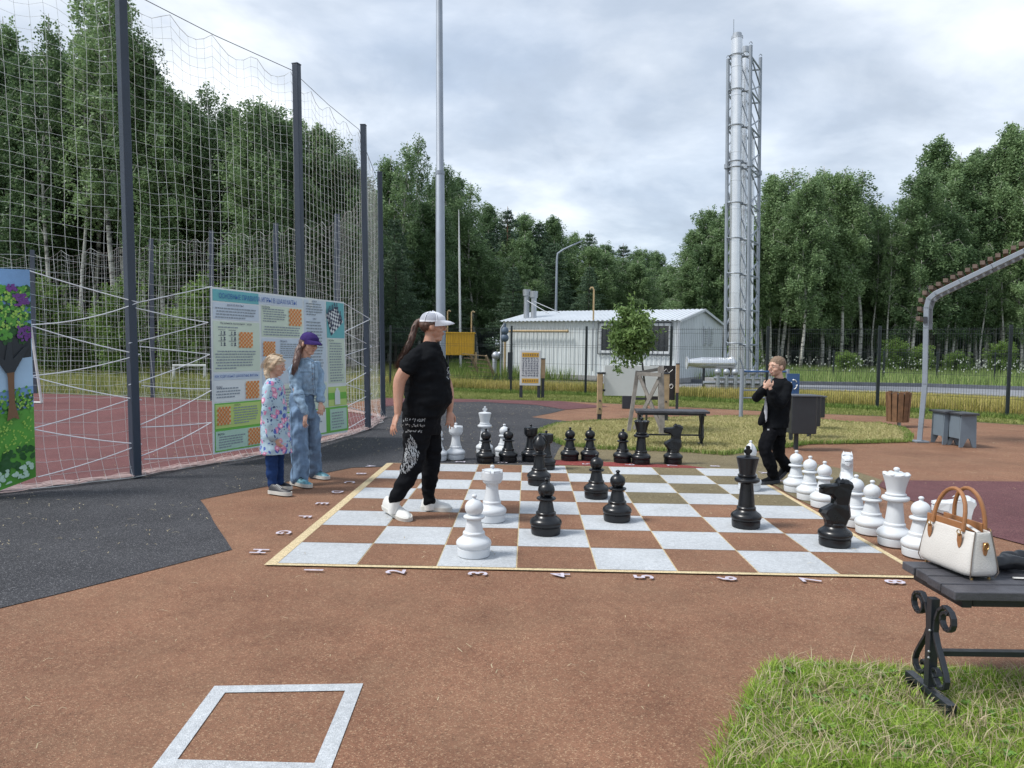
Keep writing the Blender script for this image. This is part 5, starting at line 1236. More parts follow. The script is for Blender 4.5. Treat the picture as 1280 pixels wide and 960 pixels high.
# point of the frame plane at an image position
def fpt(px, py):
    r_ = ray(px, py); n_ = SD; t = f0.dot(n_)/(r_.x*n_.x+r_.y*n_.y); return Vector((r_.x*t, r_.y*t, H+r_.z*t))
keyp = [f0, fpt(1156, 480), fpt(1157.5, 410), fpt(1158, 385), fpt(1161, 374), fpt(1169, 367), fpt(1200, 352), fpt(1240, 333), fpt(1280, 314)]
ext = keyp[-1]+(keyp[-1]-keyp[-2])*1.6; keyp.append(ext)
for k, off in enumerate((0, 1)):
    mb = MB(); o_ = SD*(.62*off); P = [p+o_ for p in keyp]
    if off: P = [p for p in P[2:]]
    for i in range(len(P)-1):
        e = (P[i+1]-P[i]).normalized()*.012; mb.bar(P[i]-e, P[i+1]+e, .09 if not off else .06, .07, up=(-.83, .557, 0) if abs((P[i+1]-P[i]).normalized().z) > .9 else (0, 0, 1))
    mb.build('steel_frame', m_shst, sh, world=True, bevel=.006)
mb = MB(); mb.bar(keyp[0], keyp[0]+Vector((0, 0, .02)), .2, .2); mb.build('base_plate', m_shst, sh, world=True)
# slats sit on top of the curve
up_p = [fpt(1148, 398), fpt(1149.5, 386), fpt(1151, 375), fpt(1156, 366), fpt(1164, 359.5)]
d_ = (keyp[-2]-keyp[-4]).normalized(); st = fpt(1173, 355)
for k in range(30): up_p.append(st+d_*(.105*k))
for k, p in enumerate(up_p):
    mb = MB(); mb.bar(p-SD*.05, p+SD*.66, .062, .058, up=(0, 0, 1) if k > 3 else AD); mb.build('roof_slat', m_slat, sh, world=True)
mb = MB(); mb.bar(fpt(1157, 400)-SD*.01, fpt(1157, 400)-SD*.07, .05, .10); mb.build('bolt_plate', m_dark, sh, world=True)

# ================================================================== GRASS ISLANDS, STRAW
isl = gl([(670, 541), (700, 531), (735, 528.5), (765, 527), (830, 524.5), (905, 522.5), (960, 522), (1010, 525), (1060, 530), (1100, 531), (1128, 537), (1136, 545), (1134, 552.5), (1080, 554), (1010, 555), (985, 559), (962, 561), (935, 565), (905, 569), (850, 564.5), (757, 562), (706, 557), (676, 543.5)])
sheet('grass_island_soil', isl, .012, mat('dry_lawn_soil', (.17, .155, .06), .95, var=.3, scale=2, bump=.4))
m_island = islandmat('dry_lawn', [(.1, (.17, .22, .06)), (.35, (.40, .38, .16)), (.85, (.60, .53, .29))], pos=.9)
blades('island_grass', scatter(isl, 60000), .055, .010, m_island, 1.3, 'dry mown grass island between the chessboard and the drawing board', z0=.012)
def edge_pts(poly, n, w_):
    L = []; a = [Vector(p) for p in poly]; tot = [(a[i], a[(i+1) % len(a)]) for i in range(len(a))]; ls = np.array([(q-p).length for p, q in tot]); ls = ls/ls.sum()
    idx = rng.choice(len(a), n, p=ls)
    for i in idx: p, q = tot[i]; r_ = p.lerp(q, random.random()); L.append((r_.x+random.uniform(-w_, w_), r_.y+random.uniform(-w_, w_)))
    return np.array(L)
blades('island_grass', edge_pts(isl, 7000, .06), .07, .010, m_lush, .8, 'greener fringe of the dry grass island', z0=.006)
fg = [(G(900, 990).x-.02, G(900, 990).y-.6)]+gl([(903, 962), (925, 905), (942, 872), (962, 838), (985, 834), (1100, 840), (1280, 848)])+[(4.2, 3.35), (5.5, 3.3), (5.5, 1.2), (1.0, 1.2)]
sheet('foreground_lawn_soil', wobble(fg, .015, .08, 8), .012, mat('lawn_soil', (.085, .085, .035), .95, var=.4, scale=8, bump=.6))
m_fgr = islandmat('foreground_grass', [(.08, (.13, .27, .03)), (.48, (.29, .44, .06)), (.82, (.42, .52, .12)), (1.0, (.60, .56, .27))], pos=2.2, trans=.3, amount=.6)
fgv = [p for p in fg]
def thin(P, s=5.0, k=1.1): return P[np.array([noise.fractal(Vector((p[0]*s, p[1]*s, 9)), 1.0, 2.0, 3)*k+.62 > random.random()*.75 for p in P])]
def nofoot(P): return P[~((abs(P[:, 0]-LXF) < .042) & (abs(P[:, 1]-(_f0.y+_f1.y)/2+.045) < .19))]
fgclip = gl([(890, 975), (925, 905), (942, 872), (962, 838), (985, 834), (1100, 840), (1300, 849), (1300, 975)])
blades('foreground_grass', thin(nofoot(scatter(fgclip, 62000))), .050, .0042, m_fgr, 1.25, 'lush green lawn with dry tips round the foot of the foreground bench', z0=0, patchy=.35, patch_s=4)
blades('foreground_grass', nofoot(scatter(fg, 26000)), .060, .0045, m_fgr, 1.2, 'lush green lawn continuing to the right of the foreground bench', z0=.012)
m_strawm = islandmat('dead_grass', [(.1, (.30, .24, .14)), (.9, (.55, .48, .32))], amount=.9)
Pd = nofoot(scatter(fgclip, 2600)); blades('dead_grass', Pd, .07, .004, m_strawm, 2.6, 'dry straw blades lying in the foreground lawn', z0=.02)
blades('foreground_grass', edge_pts(fgclip, 2600, .035), .05, .004, m_fgr, 1.8, 'ragged grass creeping over the edge of the paving', z0=0)
m_weed = islandmat('weed_leaves', [(.1, (.10, .24, .05)), (.9, (.26, .42, .10))], amount=.8)
wm_ = MB()
for cx_, cy_ in scatter(fgclip, 46):
    for k in range(random.randint(4, 8)):
        a = random.uniform(0, 6.28); l = random.uniform(.018, .038); d = Vector((math.cos(a), math.sin(a), 0)); e = Vector((-d.y, d.x, 0))*l*.28; b_ = Vector((cx_, cy_, .035)); wm_.add([b_, b_+d*l*.5+e+Vector((0, 0, .012)), b_+d*l+Vector((0, 0, .006)), b_+d*l*.5-e+Vector((0, 0, .012))], [(0, 1, 2, 3)])
tag(wm_.build('lawn_weeds', m_weed), 'small broad-leaved weeds growing in the foreground lawn', 'weeds', kind='stuff')
# loose straw on the rubber paving
vs, fs = [], []
Pq = np.concatenate([scatter([(-6, 1.6), (6, 1.6), (9, 12), (-4, 12)], 1500), scatter(black, 900)])
for x, y in Pq:
    if noise.noise(Vector((x*.8, y*.8, 1))) < -.08: continue
    a = random.uniform(0, 3.14); l = random.uniform(.012, .06)*(.7+y*.05); k0 = len(vs); dx, dy = math.cos(a)*l/2, math.sin(a)*l/2; ex_, ey_ = -math.sin(a)*.0013*(1+y*.12), math.cos(a)*.0013*(1+y*.12); kx, ky = -dy*.25, dx*.25
    vs += [(x-dx-ex_, y-dy-ey_, .018), (x-dx+ex_, y-dy+ey_, .018), (x+kx+ex_, y+ky+ey_, .024), (x+kx-ex_, y+ky-ey_, .024), (x+dx+ex_, y+dy+ey_, .018), (x+dx-ex_, y+dy-ey_, .018)]
    fs += [(k0, k0+1, k0+2, k0+3), (k0+3, k0+2, k0+4, k0+5)]
tag(raw('loose_straw', vs, fs, m_strawm), 'wisps of dry straw scattered over the rubber paving', 'straw', kind='stuff')
# ================================================================== GIANT CHESS PIECES
m_cw = mat('white_plastic', (.60, .63, .66), .42, var=.03, scale=3, spec=.4)
m_cb = mat('black_plastic', (.006, .0075, .010), .30, var=.2, scale=4, spec=.5)
m_seam = {}
def arc(cz, r, a0, a1, n, rx=None):
    rx = rx or r; return [(rx*math.cos(R(a0+(a1-a0)*k/n)), cz+r*math.sin(R(a0+(a1-a0)*k/n))) for k in range(n+1)]
BASE = [(.0, .0), (.098, .0), (.106, .006), (.109, .03), (.109, .056), (.1045, .059), (.1045, .062), (.110, .065)]
BULGE = BASE+arc(.090, .026, -60, 62, 9, .012)
BULGE = BASE+[(.1145, .072), (.1175, .083), (.1165, .095), (.111, .105), (.100, .115), (.088, .123), (.078, .132), (.073, .140)]
def profile(kind):
    P = BULGE+[(.0735, .146), (.0735, .158), (.070, .163)]
    if kind == 'pawn':
        P += [(.062, .167), (.057, .190), (.050, .225), (.046, .243), (.046, .247), (.062, .250), (.0695, .256), (.0715, .262), (.069, .268), (.060, .272), (.043, .275)]
        P += arc(.322, .058, -52, 66, 14, .062)+[(.018, .378), (.013, .383), (.0125, .388)]+arc(.400, .013, -60, 88, 8, .0185)
    if kind == 'rook':
        P += [(.064, .168), (.060, .19), (.053, .225), (.049, .27), (.049, .292), (.054, .300), (.068, .308), (.073, .314), (.076, .322), (.076, .330), (.084, .335), (.085, .340), (.085, .396), (.080, .402), (.060, .412), (.03, .418), (.014, .420), (.012, .424)]+arc(.438, .014, -60, 88, 8, .018)
    if kind == 'bishop':
        P += [(.060, .168), (.056, .195), (.049, .235), (.045, .272), (.044, .282), (.062, .286), (.071, .294), (.071, .302), (.062, .308), (.050, .313), (.044, .318), (.046, .325), (.043, .330)]
        P += [(.052, .345), (.060, .365), (.0625, .383), (.060, .405), (.051, .430), (.036, .456), (.018, .474), (.011, .479), (.011, .484)]+arc(.494, .012, -60, 88, 7, .015)
    if kind == 'queen':
        P += [(.064, .168), (.0625, .19), (.057, .24), (.052, .29), (.050, .315), (.058, .321), (.082, .327), (.092, .335), (.094, .345), (.090, .355), (.072, .361), (.064, .364), (.071, .369), (.071, .376), (.062, .381), (.060, .388)]
        P += [(.063, .410), (.070, .44), (.080, .475), (.088, .502), (.091, .508), (.091, .516), (.086, .520), (.06, .527), (.03, .532), (.014, .533), (.013, .538)]+arc(.552, .016, -60, 88, 8, .022)
    if kind == 'king':
        P += [(.064, .168), (.062, .20), (.056, .26), (.050, .32), (.048, .345), (.058, .351), (.084, .357), (.095, .366), (.097, .377), (.092, .388), (.074, .395), (.066, .400), (.072, .406), (.072, .414), (.062, .420), (.062, .428), (.064, .436)]
        P += [(.068, .462), (.075, .495), (.083, .532), (.086, .545), (.086, .551), (.078, .556), (.04, .563), (.022, .566), (.018, .570)]
    return P
def piece(kind, white):
    m = m_cw if white else m_cb; mb = MB(); obj = bpy.data.meshes
    if kind != 'knight': mb.lathe(profile(kind), 40)
    extra = None
    if kind == 'king':
        ex_ = MB(); pr = [(-.018, .563), (-.013, .580), (-.030, .588), (-.034, .603), (-.026, .616), (-.012, .612), (-.017, .632), (-.010, .643), (.010, .643), (.017, .632), (.012, .612), (.026, .616), (.034, .603), (.030, .588), (.013, .580), (.018, .563)]
        n = len(pr); vs = [(x, y, z) for y in (-.013, .013) for x, z in pr]; bm = bmesh.new(); V = [bm.verts.new(v) for v in vs]; bm.faces.new(V[:n]); bm.faces.new(V[:n-1:-1]); [bm.faces.new((V[(i+1) % n], V[i], V[n+i], V[n+(i+1) % n])) for i in range(n)]
        bmesh.ops.recalc_face_normals(bm, faces=bm.faces); bmesh.ops.triangulate(bm, faces=[f for f in bm.faces if len(f.verts) > 4]); bmesh.ops.bevel(bm, geom=[e for e in bm.edges if e.calc_face_angle(0) > .7], offset=.004, segments=2, affect='EDGES')
        extra = bpy.data.meshes.new('cross'); bm.to_mesh(extra); bm.free(); extra.shade_smooth(); extra.set_sharp_from_angle(angle=R(50)); en = 'cross'
    if kind == 'queen':
        ex_ = MB()
        for k in range(8): t = k*math.pi/4; ex_.ball((.078*math.cos(t), .078*math.sin(t), .519), (.019, .019, .011), 10)
        en = 'crown_points'
    if kind == 'rook':
        ex_ = MB()
        for k in range(6):
            t = k*math.pi/3; v = []; 
            for rr_ in (.060, .0865):
                for zz_ in (.392, .411):
                    for dt in (-.36, .36): v.append((rr_*math.cos(t+dt), rr_*math.sin(t+dt), zz_))
            ex_.add(v, [(0, 1, 3, 2), (4, 6, 7, 5), (0, 4, 5, 1), (2, 3, 7, 6), (0, 2, 6, 4), (1, 5, 7, 3)])
        en = 'merlons'
    if kind == 'bishop':
        ex_ = MB(); ex_.tube([(.0, 0, .478), (.040, 0, .452), (.056, 0, .425), (.063, 0, .395)], [.012, .016, .014, .006], 8); ex_.tube([(.0, 0, .478), (-.040, 0, .452), (-.056, 0, .425), (-.063, 0, .395)], [.012, .016, .014, .006], 8); en = 'hood'
    if kind == 'knight':
        mb.lathe(BULGE+[(.0735, .146), (.0735, .160), (.068, .166), (.03, .17)], 40)
        pr = [(-.074, .160), (-.082, .185), (-.100, .215), (-.094, .260), (-.088, .300), (-.086, .345), (-.098, .400), (-.112, .438), (-.104, .458), (-.076, .476), (-.030, .474), (-.006, .466), (.0, .450), (.040, .442), (.100, .440), (.122, .434), (.124, .420), (.106, .414), (.122, .406), (.120, .378), (.096, .372), (.046, .362), (.018, .330), (.030, .304), (.064, .284), (.104, .262), (.116, .240), (.098, .214), (.078, .190), (.070, .160)]
        th = lambda f, z: .058 if z < .28 else (.046 if z > .36 else .050)
        n = len(pr); cxx = 0.0; vs = []
        cen_ = lambda f, z: Vector((-.02, z)) if z < .33 else Vector((f*.8, .418))
        for lay, (sc, ty) in enumerate(((.62, 1.0), (1, .45), (1, -.45), (.62, -1.0))):
            for f, z in pr:
                c_ = cen_(f, z); 
                if sc < 1: q = Vector((f, z)); dd = c_-q; q = q+dd*min(.38, .022/max(dd.length, .001)); f2, z2 = q
                else: f2, z2 = f, z
                vs.append((f2, ty*th(f, z)*(.62 if f > .05 and z > .36 else 1), max(z2, .158)))
        bm = bmesh.new(); V = [bm.verts.new(v) for v in vs]; bm.faces.new(V[:n]); bm.faces.new(V[4*n-1:3*n-1:-1])
        for l in range(3): [bm.faces.new((V[l*n+(i+1) % n], V[l*n+i], V[(l+1)*n+i], V[(l+1)*n+(i+1) % n])) for i in range(n)]
        bmesh.ops.recalc_face_normals(bm, faces=bm.faces); bmesh.ops.triangulate(bm, faces=[f for f in bm.faces if len(f.verts) > 4])
        extra = bpy.data.meshes.new('horse_head'); bm.to_mesh(extra); bm.free(); en = 'horse_head'
    me_b = MB.build.__get__(mb)('body', m, None, smooth=True, angle=32)
    mesh = me_b.data; bpy.data.objects.remove(me_b)
    if extra is None and kind != 'pawn': o = ex_.build('x', m, None, smooth=True, angle=40); extra = o.data; bpy.data.objects.remove(o)
    if extra is not None and not extra.materials: extra.materials.append(m)
    more = []
    if kind == 'knight':
        e2 = MB()
        for s in (-1, 1): e2.ball((.030, s*.040, .425), (.010, .005, .008), 8)
        o = e2.build('x', m, None, smooth=True); more.append(('eye', o.data)); bpy.data.objects.remove(o)
        e2 = MB()
        for s in (-1, 1): e2.add([(-.040, s*.020, .466), (-.040, s*.046, .462), (.004, s*.044, .456), (.004, s*.020, .462), (-.030, s*.032, .492)], [(0, 1, 4), (1, 2, 4), (2, 3, 4), (3, 0, 4)])
        o = e2.build('x', m, None); more.append(('ear', o.data)); bpy.data.objects.remove(o)
    return mesh, ([(en, extra)] if extra is not None else [])+more
PM = {(k, w_): piece(k, w_) for k in ('pawn', 'rook', 'knight', 'bishop', 'queen', 'king') for w_ in (True, False)}
def set_piece(kind, white, px, py, label, rz=0.0, s=1.0, grp=None, onb=.0):
    g0 = G(px, py); r_ = Vector((g0.x, g0.y, 0)).normalized(); c_ = g0+r_*.105*s       # py is the front lower rim
    t = thing('chess_'+kind, label, 'chess piece', (c_.x, c_.y, .003 if onb else -.002), rz, grp)
    body, ext_ = PM[(kind, white)]; link('body', body, t)
    for nme, e_ in ext_: link(nme, e_, t)
    t.scale = (s, s, s); return t
W, K = True, False
set_piece('pawn', W, 592, 700.5, 'giant white pawn on the front row of the board, nearest piece to the camera', onb=1)
set_piece('rook', W, 614.5, 655.5, 'giant white rook with ball finial standing behind the nearest white pawn', onb=1)
set_piece('rook', W, 569.5, 575.5, 'giant white rook beyond the far board edge beside the woman\'s hand')
set_piece('pawn', W, 547, 577, 'giant white pawn mostly hidden behind the woman\'s front leg')
set_piece('king', W, 605.5, 568, 'giant white king on black paving beyond the far board edge', s=.96)
set_piece('pawn', W, 630, 571.5, 'giant white pawn peeping out from behind a black pawn beyond the far board edge')
set_piece('pawn', K, 607, 579.5, 'giant black pawn standing directly in front of the white king')
set_piece('pawn', K, 635, 578.5, 'giant black pawn in front of the half hidden white pawn beyond the far edge')
set_piece('rook', K, 663, 577.5, 'giant black rook beyond the board edge, left of the two black rooks')
set_piece('rook', K, 682, 588.5, 'giant black rook half hidden behind the black bishop', s=.98, onb=1)
set_piece('bishop', K, 673.5, 608.5, 'giant black bishop standing on the board before the two black rooks', rz=.1, s=1.04, onb=1)
set_piece('pawn', K, 712, 577, 'giant black pawn on the red strip, left one of the close pair')
set_piece('pawn', K, 737, 577, 'giant black pawn on the red strip, right one of the close pair')
set_piece('pawn', K, 778, 579.5, 'giant black pawn touching the left side of the black queen')
set_piece('queen', K, 801, 581.5, 'giant black queen on the red strip in front of the bench')
set_piece('knight', K, 841, 581, 'giant black knight facing left on the red strip beside the black queen', rz=math.pi)
set_piece('pawn', K, 682, 672, 'giant black pawn in the centre of the board on a pale square, nearest black pawn', s=1.02, onb=1)
set_piece('pawn', K, 745, 625.5, 'giant black pawn in the centre of the board, rearmost of three', s=1.0, onb=1)
set_piece('pawn', K, 771, 655, 'giant black pawn in the centre of the board, rightmost of three', s=1.0, onb=1)
set_piece('king', K, 932, 663, 'giant black king standing alone on the right half of the board', s=1.0, rz=.3, onb=1)
set_piece('bishop', W, 936.5, 615, 'giant white bishop on the board partly hidden behind the black king', s=.98, rz=1.3, onb=1)
set_piece('knight', K, 1043, 686.5, 'giant black knight facing left near the right front corner of the board', rz=math.pi, s=1.0, onb=1)
set_piece('pawn', W, 994, 616.5, 'giant white pawn beside the boy\'s rear shoe, farthest of the right-hand row')
set_piece('pawn', W, 1011, 626.5, 'giant white pawn second from the boy in the right-hand row')
set_piece('pawn', W, 1029, 636, 'giant white pawn third from the boy, partly behind the black knight')
set_piece('knight', W, 1057, 634, 'giant white knight facing the camera at the back of the right-hand group', rz=R(-112), s=1.0)
set_piece('pawn', W, 1068, 660, 'giant white pawn half hidden behind the black knight\'s muzzle side')
set_piece('pawn', W, 1088, 670, 'giant white pawn standing immediately left of the white queen')
set_piece('queen', W, 1117, 685, 'giant white queen with scalloped crown beside the board\'s right edge')
set_piece('pawn', W, 1148.5, 699, 'giant white pawn between the white queen and the handbag')
set_piece('knight', W, 1189, 722, 'giant white knight standing behind the handbag, facing left', rz=R(165), s=1.05)
# ================================================================== PEOPLE
from mathutils.bvhtree import BVHTree
def skin(name, col):
    m = mat(name, col, .5, var=.10, scale=22, bump=.05); b = m.node_tree.nodes['Principled BSDF']; b.inputs['Subsurface Weight'].default_value = .12; b.inputs['Subsurface Scale'].default_value = .01; b.inputs['Subsurface Radius'].default_value = (1, .3, .2); return m
m_skin_w = skin('skin_tanned', (.46, .25, .175)); m_skin_c = skin('skin_fair', (.54, .33, .245))
m_eye = mat('eye_white', (.7, .7, .68), .3); m_iris = mat('eye_dark', (.03, .025, .02), .2); m_lip = mat('lips', (.36, .13, .11), .5)
def cloth(name, col, var=.16, rough=.85, sheen=.0, scale=18): return mat(name, col, rough, var=var, scale=scale, bump=.25, bscale=300, sheen=sheen, spec=.12)
def smoothpts(P, n=4):                  # Catmull-Rom through (point, radius)
    out = []
    for i in range(len(P)-1):
        p0 = P[max(i-1, 0)]; p1 = P[i]; p2 = P[i+1]; p3 = P[min(i+2, len(P)-1)]
        for k in range(n):
            t = k/n; c = [.5*((2*b)+(-a+c_)*t+(2*a-5*b+4*c_-d)*t*t+(-a+3*b-3*c_+d)*t**3) for a, b, c_, d in zip((*p0[0], p0[1]), (*p1[0], p1[1]), (*p2[0], p2[1]), (*p3[0], p3[1]))]
            out.append((Vector(c[:3]), c[3]))
    out.append((Vector(P[-1][0]), P[-1][1])); return out
def limb(mb, P, n=14, sub=4):
    Q = smoothpts([(Vector(p), r) for p, r in P], sub); mb.tube([q[0] for q in Q], [q[1] for q in Q], n)
    mb.ball(Q[0][0], Q[0][1]*.98, 12); mb.ball(Q[-1][0], Q[-1][1]*.98, 12)
def hand(mb, wr, d, nrm, side, s=1.0, curl=.5, spread=1.0):
    """palm from the wrist along d, palm facing nrm, thumb on the given side (+1/-1 along d x nrm)"""
    d = Vector(d).normalized(); nrm = Vector(nrm); nrm = (nrm-d*nrm.dot(d)).normalized(); sd = d.cross(nrm)*side; wr = Vector(wr)
    mb.tube([wr-d*.02*s, wr+d*.015*s, wr+d*.05*s, wr+d*.088*s], [.025*s, .030*s, .039*s, .037*s], 12, ry=[.019*s, .017*s, .0145*s, .011*s], up=sd)
    for k, (off, L) in enumerate(((.030, .068), (.0105, .078), (-.0105, .072), (-.030, .057))):
        b = wr+d*.082*s+sd*off*s; sp = (d+sd*off*3.2*spread).normalized(); a = curl*(.55+.18*k); P = [b]; cur = b
        for j, f in enumerate((.42, .33, .25)):
            a2 = a*(j+.6); dd = (sp*math.cos(a2)+nrm*math.sin(a2)); cur = cur+dd*L*f*s; P.append(cur)
        mb.tube(P, [.0088*s, .0082*s, .0075*s, .0062*s], 8); mb.ball(P[-1], .0062*s, 8)
    t0 = wr+d*.022*s+sd*.024*s; t1 = t0+(d*.55+sd*.75+nrm*.25).normalized()*.036*s; t2 = t1+(d*.85+sd*.35+nrm*.35).normalized()*.030*s; t3 = t2+(d*.95+nrm*.35).normalized()*.022*s
    mb.tube([t0, t1, t2, t3], [.0135*s, .0115*s, .0095*s, .0075*s], 8); mb.ball(t3, .0075*s, 8)
def hframe(c, fwd, s, tilt=0):
    f = Vector(fwd).normalized(); up = Vector((0, 0, 1)); r = f.cross(up).normalized(); up = r.cross(f)
    if tilt: up = Matrix.Rotation(tilt, 3, f) @ up; r = f.cross(up)
    rot = Matrix((r, f, up)).transposed(); c = Vector(c)
    return (lambda x, y, z: c+rot @ Vector((x, y, z))*s), rot
def head(mb, c, fwd, s, neck_to, neck_r, child=False, tilt=0):
    L, rot = hframe(c, fwd, s, tilt); q = lambda *a: [v*s for v in a]
    mb.ball(L(0, -.018, .030), q(.077, .094, .088), 20, rot); mb.ball(L(0, .018, .012), q(.068, .070, .078), 18, rot)
    mb.ball(L(0, .022, -.042), q(.057, .060, .052), 16, rot); mb.ball(L(0, .050, -.072 if child else -.080), q(.034, .030, .026), 12, rot)
    for sx in (-1, 1):
        mb.ball(L(sx*.036, .048, -.022), q(.028, .030, .026), 12, rot); mb.ball(L(sx*.076, -.008, -.006), q(.009, .020, .031), 10, rot)
        mb.ball(L(sx*.030, .060, .030), q(.026, .016, .012), 10, rot)
    mb.tube([L(0, .074, .026), L(0, .092, .0), L(0, .106, -.014)], q(.008, .0095, .0115), 8); mb.ball(L(0, .096, -.020), q(.0145, .014, .008), 8, rot)
    mb.ball(L(0, .081, -.045), q(.022, .012, .007), 8, rot); mb.ball(L(0, .079, -.057), q(.018, .012, .0075), 8, rot)
    limb(mb, [(L(0, -.022, -.03), .048*s), (L(0, -.018, -.075), .047*s), (Vector(neck_to), neck_r)])
    return L, rot
def face_bits(parent, L, rot, s, brow_m, inv, lips=True):
    e = MB(); ir = MB(); br = MB(); lp_ = MB()
    for sx in (-1, 1):
        e.ball(L(sx*.030, .0735, .014), (.0105*s, .0078*s, .0048*s), 10, rot); ir.ball(L(sx*.030, .0795, .014), (.0058*s, .0040*s, .0058*s), 8, rot)
        br.tube([L(sx*.014, .086, .034), L(sx*.030, .085, .039), L(sx*.046, .074, .034)], [.003*s, .0035*s, .002*s], 6)
    o1 = e.build('eyes', m_eye, parent, smooth=True, world=True, kind='stuff'); ir.build('irises', m_iris, parent, smooth=True, world=True, kind='stuff'); br.build('eyebrows', brow_m, parent, smooth=True, world=True, kind='stuff')
    lp_.tube([L(-.020, .082, -.052), L(-.009, .0885, -.0515), L(0, .0895, -.0525), L(.009, .0885, -.0515), L(.020, .082, -.052)], [.002*s, .0046*s, .005*s, .0046*s, .002*s], 6); lp_.build('lips', m_lip, parent, smooth=True, world=True)
def shoe(parent, heel, toe, wdt, hgt, m_up, m_sole, up=(0, 0, 1), lace=None, name='shoe'):
    heel, toe = Vector(heel), Vector(toe); f = toe-heel; Lg = f.length; f.normalize(); u = Vector(up); u = (u-f*u.dot(f)).normalized(); sd = f.cross(u)
    prof = [(0, .50, .50), (.03, .74, .72), (.10, .84, .98), (.22, .84, 1.0), (.34, .84, .92), (.46, .88, .74), (.60, .98, .60), (.75, 1.0, .52), (.88, .88, .44), (.96, .62, .33), (1.0, .30, .20)]
    n = 14; vs = []; mb = MB(); st = .032
    for t, w_, h_ in prof:
        for j in range(n):
            a = math.pi*j/(n-1); x = math.cos(a)*wdt/2*w_; z = st*.6+max(0, math.sin(a))**.8*hgt*h_; off = (1-.22*math.sin(a)) ; vs.append(heel+f*(t*Lg)+sd*x*off+u*z)
    fs = [(i*n+j, i*n+j+1, (i+1)*n+j+1, (i+1)*n+j) for i in range(len(prof)-1) for j in range(n-1)]
    fs += [tuple(i*n for i in range(len(prof)-1, -1, -1))+tuple(i*n+n-1 for i in range(len(prof))), tuple(range(n)), tuple(range((len(prof)-1)*n+n-1, (len(prof)-1)*n-1, -1))]
    mb.add(vs, fs); sh_ = mb.build(name, m_up, parent, smooth=True, angle=75, world=True)
    mb = MB(); out = []
    for t, w_, h_ in prof: out.append((t, w_*1.05+.04))
    ring = [heel+f*((t*1.03-.015)*Lg)+sd*wdt/2*w_ for t, w_ in out]+[heel+f*((t*1.03-.015)*Lg)-sd*wdt/2*w_ for t, w_ in reversed(out)]
    k = len(ring); mb.add([p+u*.0 for p in ring]+[p+u*st for p in ring], [tuple(range(k)), tuple(range(2*k-1, k-1, -1))]+[((i+1) % k, i, k+i, k+(i+1) % k) for i in range(k)])
    mb.build('sole', m_sole, parent, smooth=True, angle=50, world=True)
    if lace:
        mb = MB()
        for i in range(5): t = .34+i*.055; hh = .92-.36*(t-.34)/.26; q = heel+f*(t*Lg)+u*(st*.6+hgt*hh+.002); mb.tube([q-sd*wdt*.24-u*.008, q+u*.003, q+sd*wdt*.24-u*.008], .0035, 5)
        mb.build('laces', lace, parent, world=True, kind='stuff')
def rset(mb, L, dx=0, n=22, power=2.25):
    mb.rings([(at(px, py, d), rx, ry, rot) for px, py, d, rx, ry, rot in L], n, power=power)
def decal_hits(obj, pxs):
    dg = bpy.context.evaluated_depsgraph_get(); mw = obj.matrix_world if obj.parent is None else Matrix.LocRotScale(obj.parent.location, obj.parent.rotation_euler, (1, 1, 1))
    bm = bmesh.new(); bm.from_mesh(obj.data); bm.transform(mw); tree = BVHTree.FromBMesh(bm); bm.free(); out = []
    for (px, py) in pxs:
        r_ = ray(px, py); hit = tree.ray_cast(Vector((0, 0, H)), r_.normalized()); out.append((hit[0], hit[1]) if hit[0] is not None else None)
    return out
def marks(obj, P, m, parent, name, seed=0, fn=None):        # small printed strokes lying on the cloth: (px, py, length m, angle, width)
    mb = MB(); hits = decal_hits(obj, [(p[0], p[1]) for p in P])
    for p, h_ in zip(P, hits):
        if h_ is None: continue
        q, n_ = h_; a = Vector((1, 0, 0)); a = (a-n_*a.dot(n_)).normalized(); b = n_.cross(a); L_, an, wd_ = p[2], p[3], p[4]; d1 = (a*math.cos(an)+b*math.sin(an))*L_/2; d2 = (-a*math.sin(an)+b*math.cos(an))*wd_/2; c_ = q+n_*.0022
        mb.add([c_-d1-d2, c_+d1-d2, c_+d1+d2, c_-d1+d2], [(0, 1, 2, 3)])
    return mb.build(name, m, parent, world=True, kind='stuff')
m_sw = mat('white_shoe', (.66, .66, .64), .5, var=.05); m_so = mat('white_sole', (.58, .57, .53), .6, var=.12)
m_blk = cloth('black_jersey', (.006, .007, .009), .2, .95); m_blk2 = cloth('black_joggers', (.006, .0065, .0085), .2, .95)
m_wcap = mat('white_cap_cloth', (.66, .68, .74), .8); m_mesh = mat('grey_cap_mesh', (.34, .36, .42), .8, var=.2, scale=200)
m_hairw = mat('brown_hair', (.085, .045, .032), .5, var=.45, scale=40); m_print = mat('silver_print', (.36, .38, .40), .6)

# ---------------- woman walking
DW = 6.06
wm = thing('person', 'woman in black t-shirt, printed joggers and white cap walking across the chessboard', 'person', tuple(G(519, 645)))
mb = MB(); NS = 5.90; FS = 6.24
hc = at(541.5, 408.5, DW); Lw, rw = head(mb, hc, (1, .10, -.04), 1.0, at(536.5, 436, DW), .066)
mb.ball(Lw(0, .038, -.098), (.038, .040, .022), 12, rw)                      # soft chin
mb.rings([(at(537, 433, DW), .05, .07), (at(534, 444, DW), .09, .15), (at(533, 462, DW), .13, .18), (at(534, 485, DW), .165, .19), (at(533, 505, DW), .165, .19), (at(528, 522, DW), .14, .185), (at(528, 538, DW), .13, .17)], 20)
limb(mb, [(at(520, 447, NS+.03), .062), (at(509, 460, NS-.03), .056), (at(500, 475, NS-.04), .050), (at(498, 492, NS-.05), .043), (at(497.5, 508, NS-.07), .033), (at(497, 517, NS-.08), .027)])
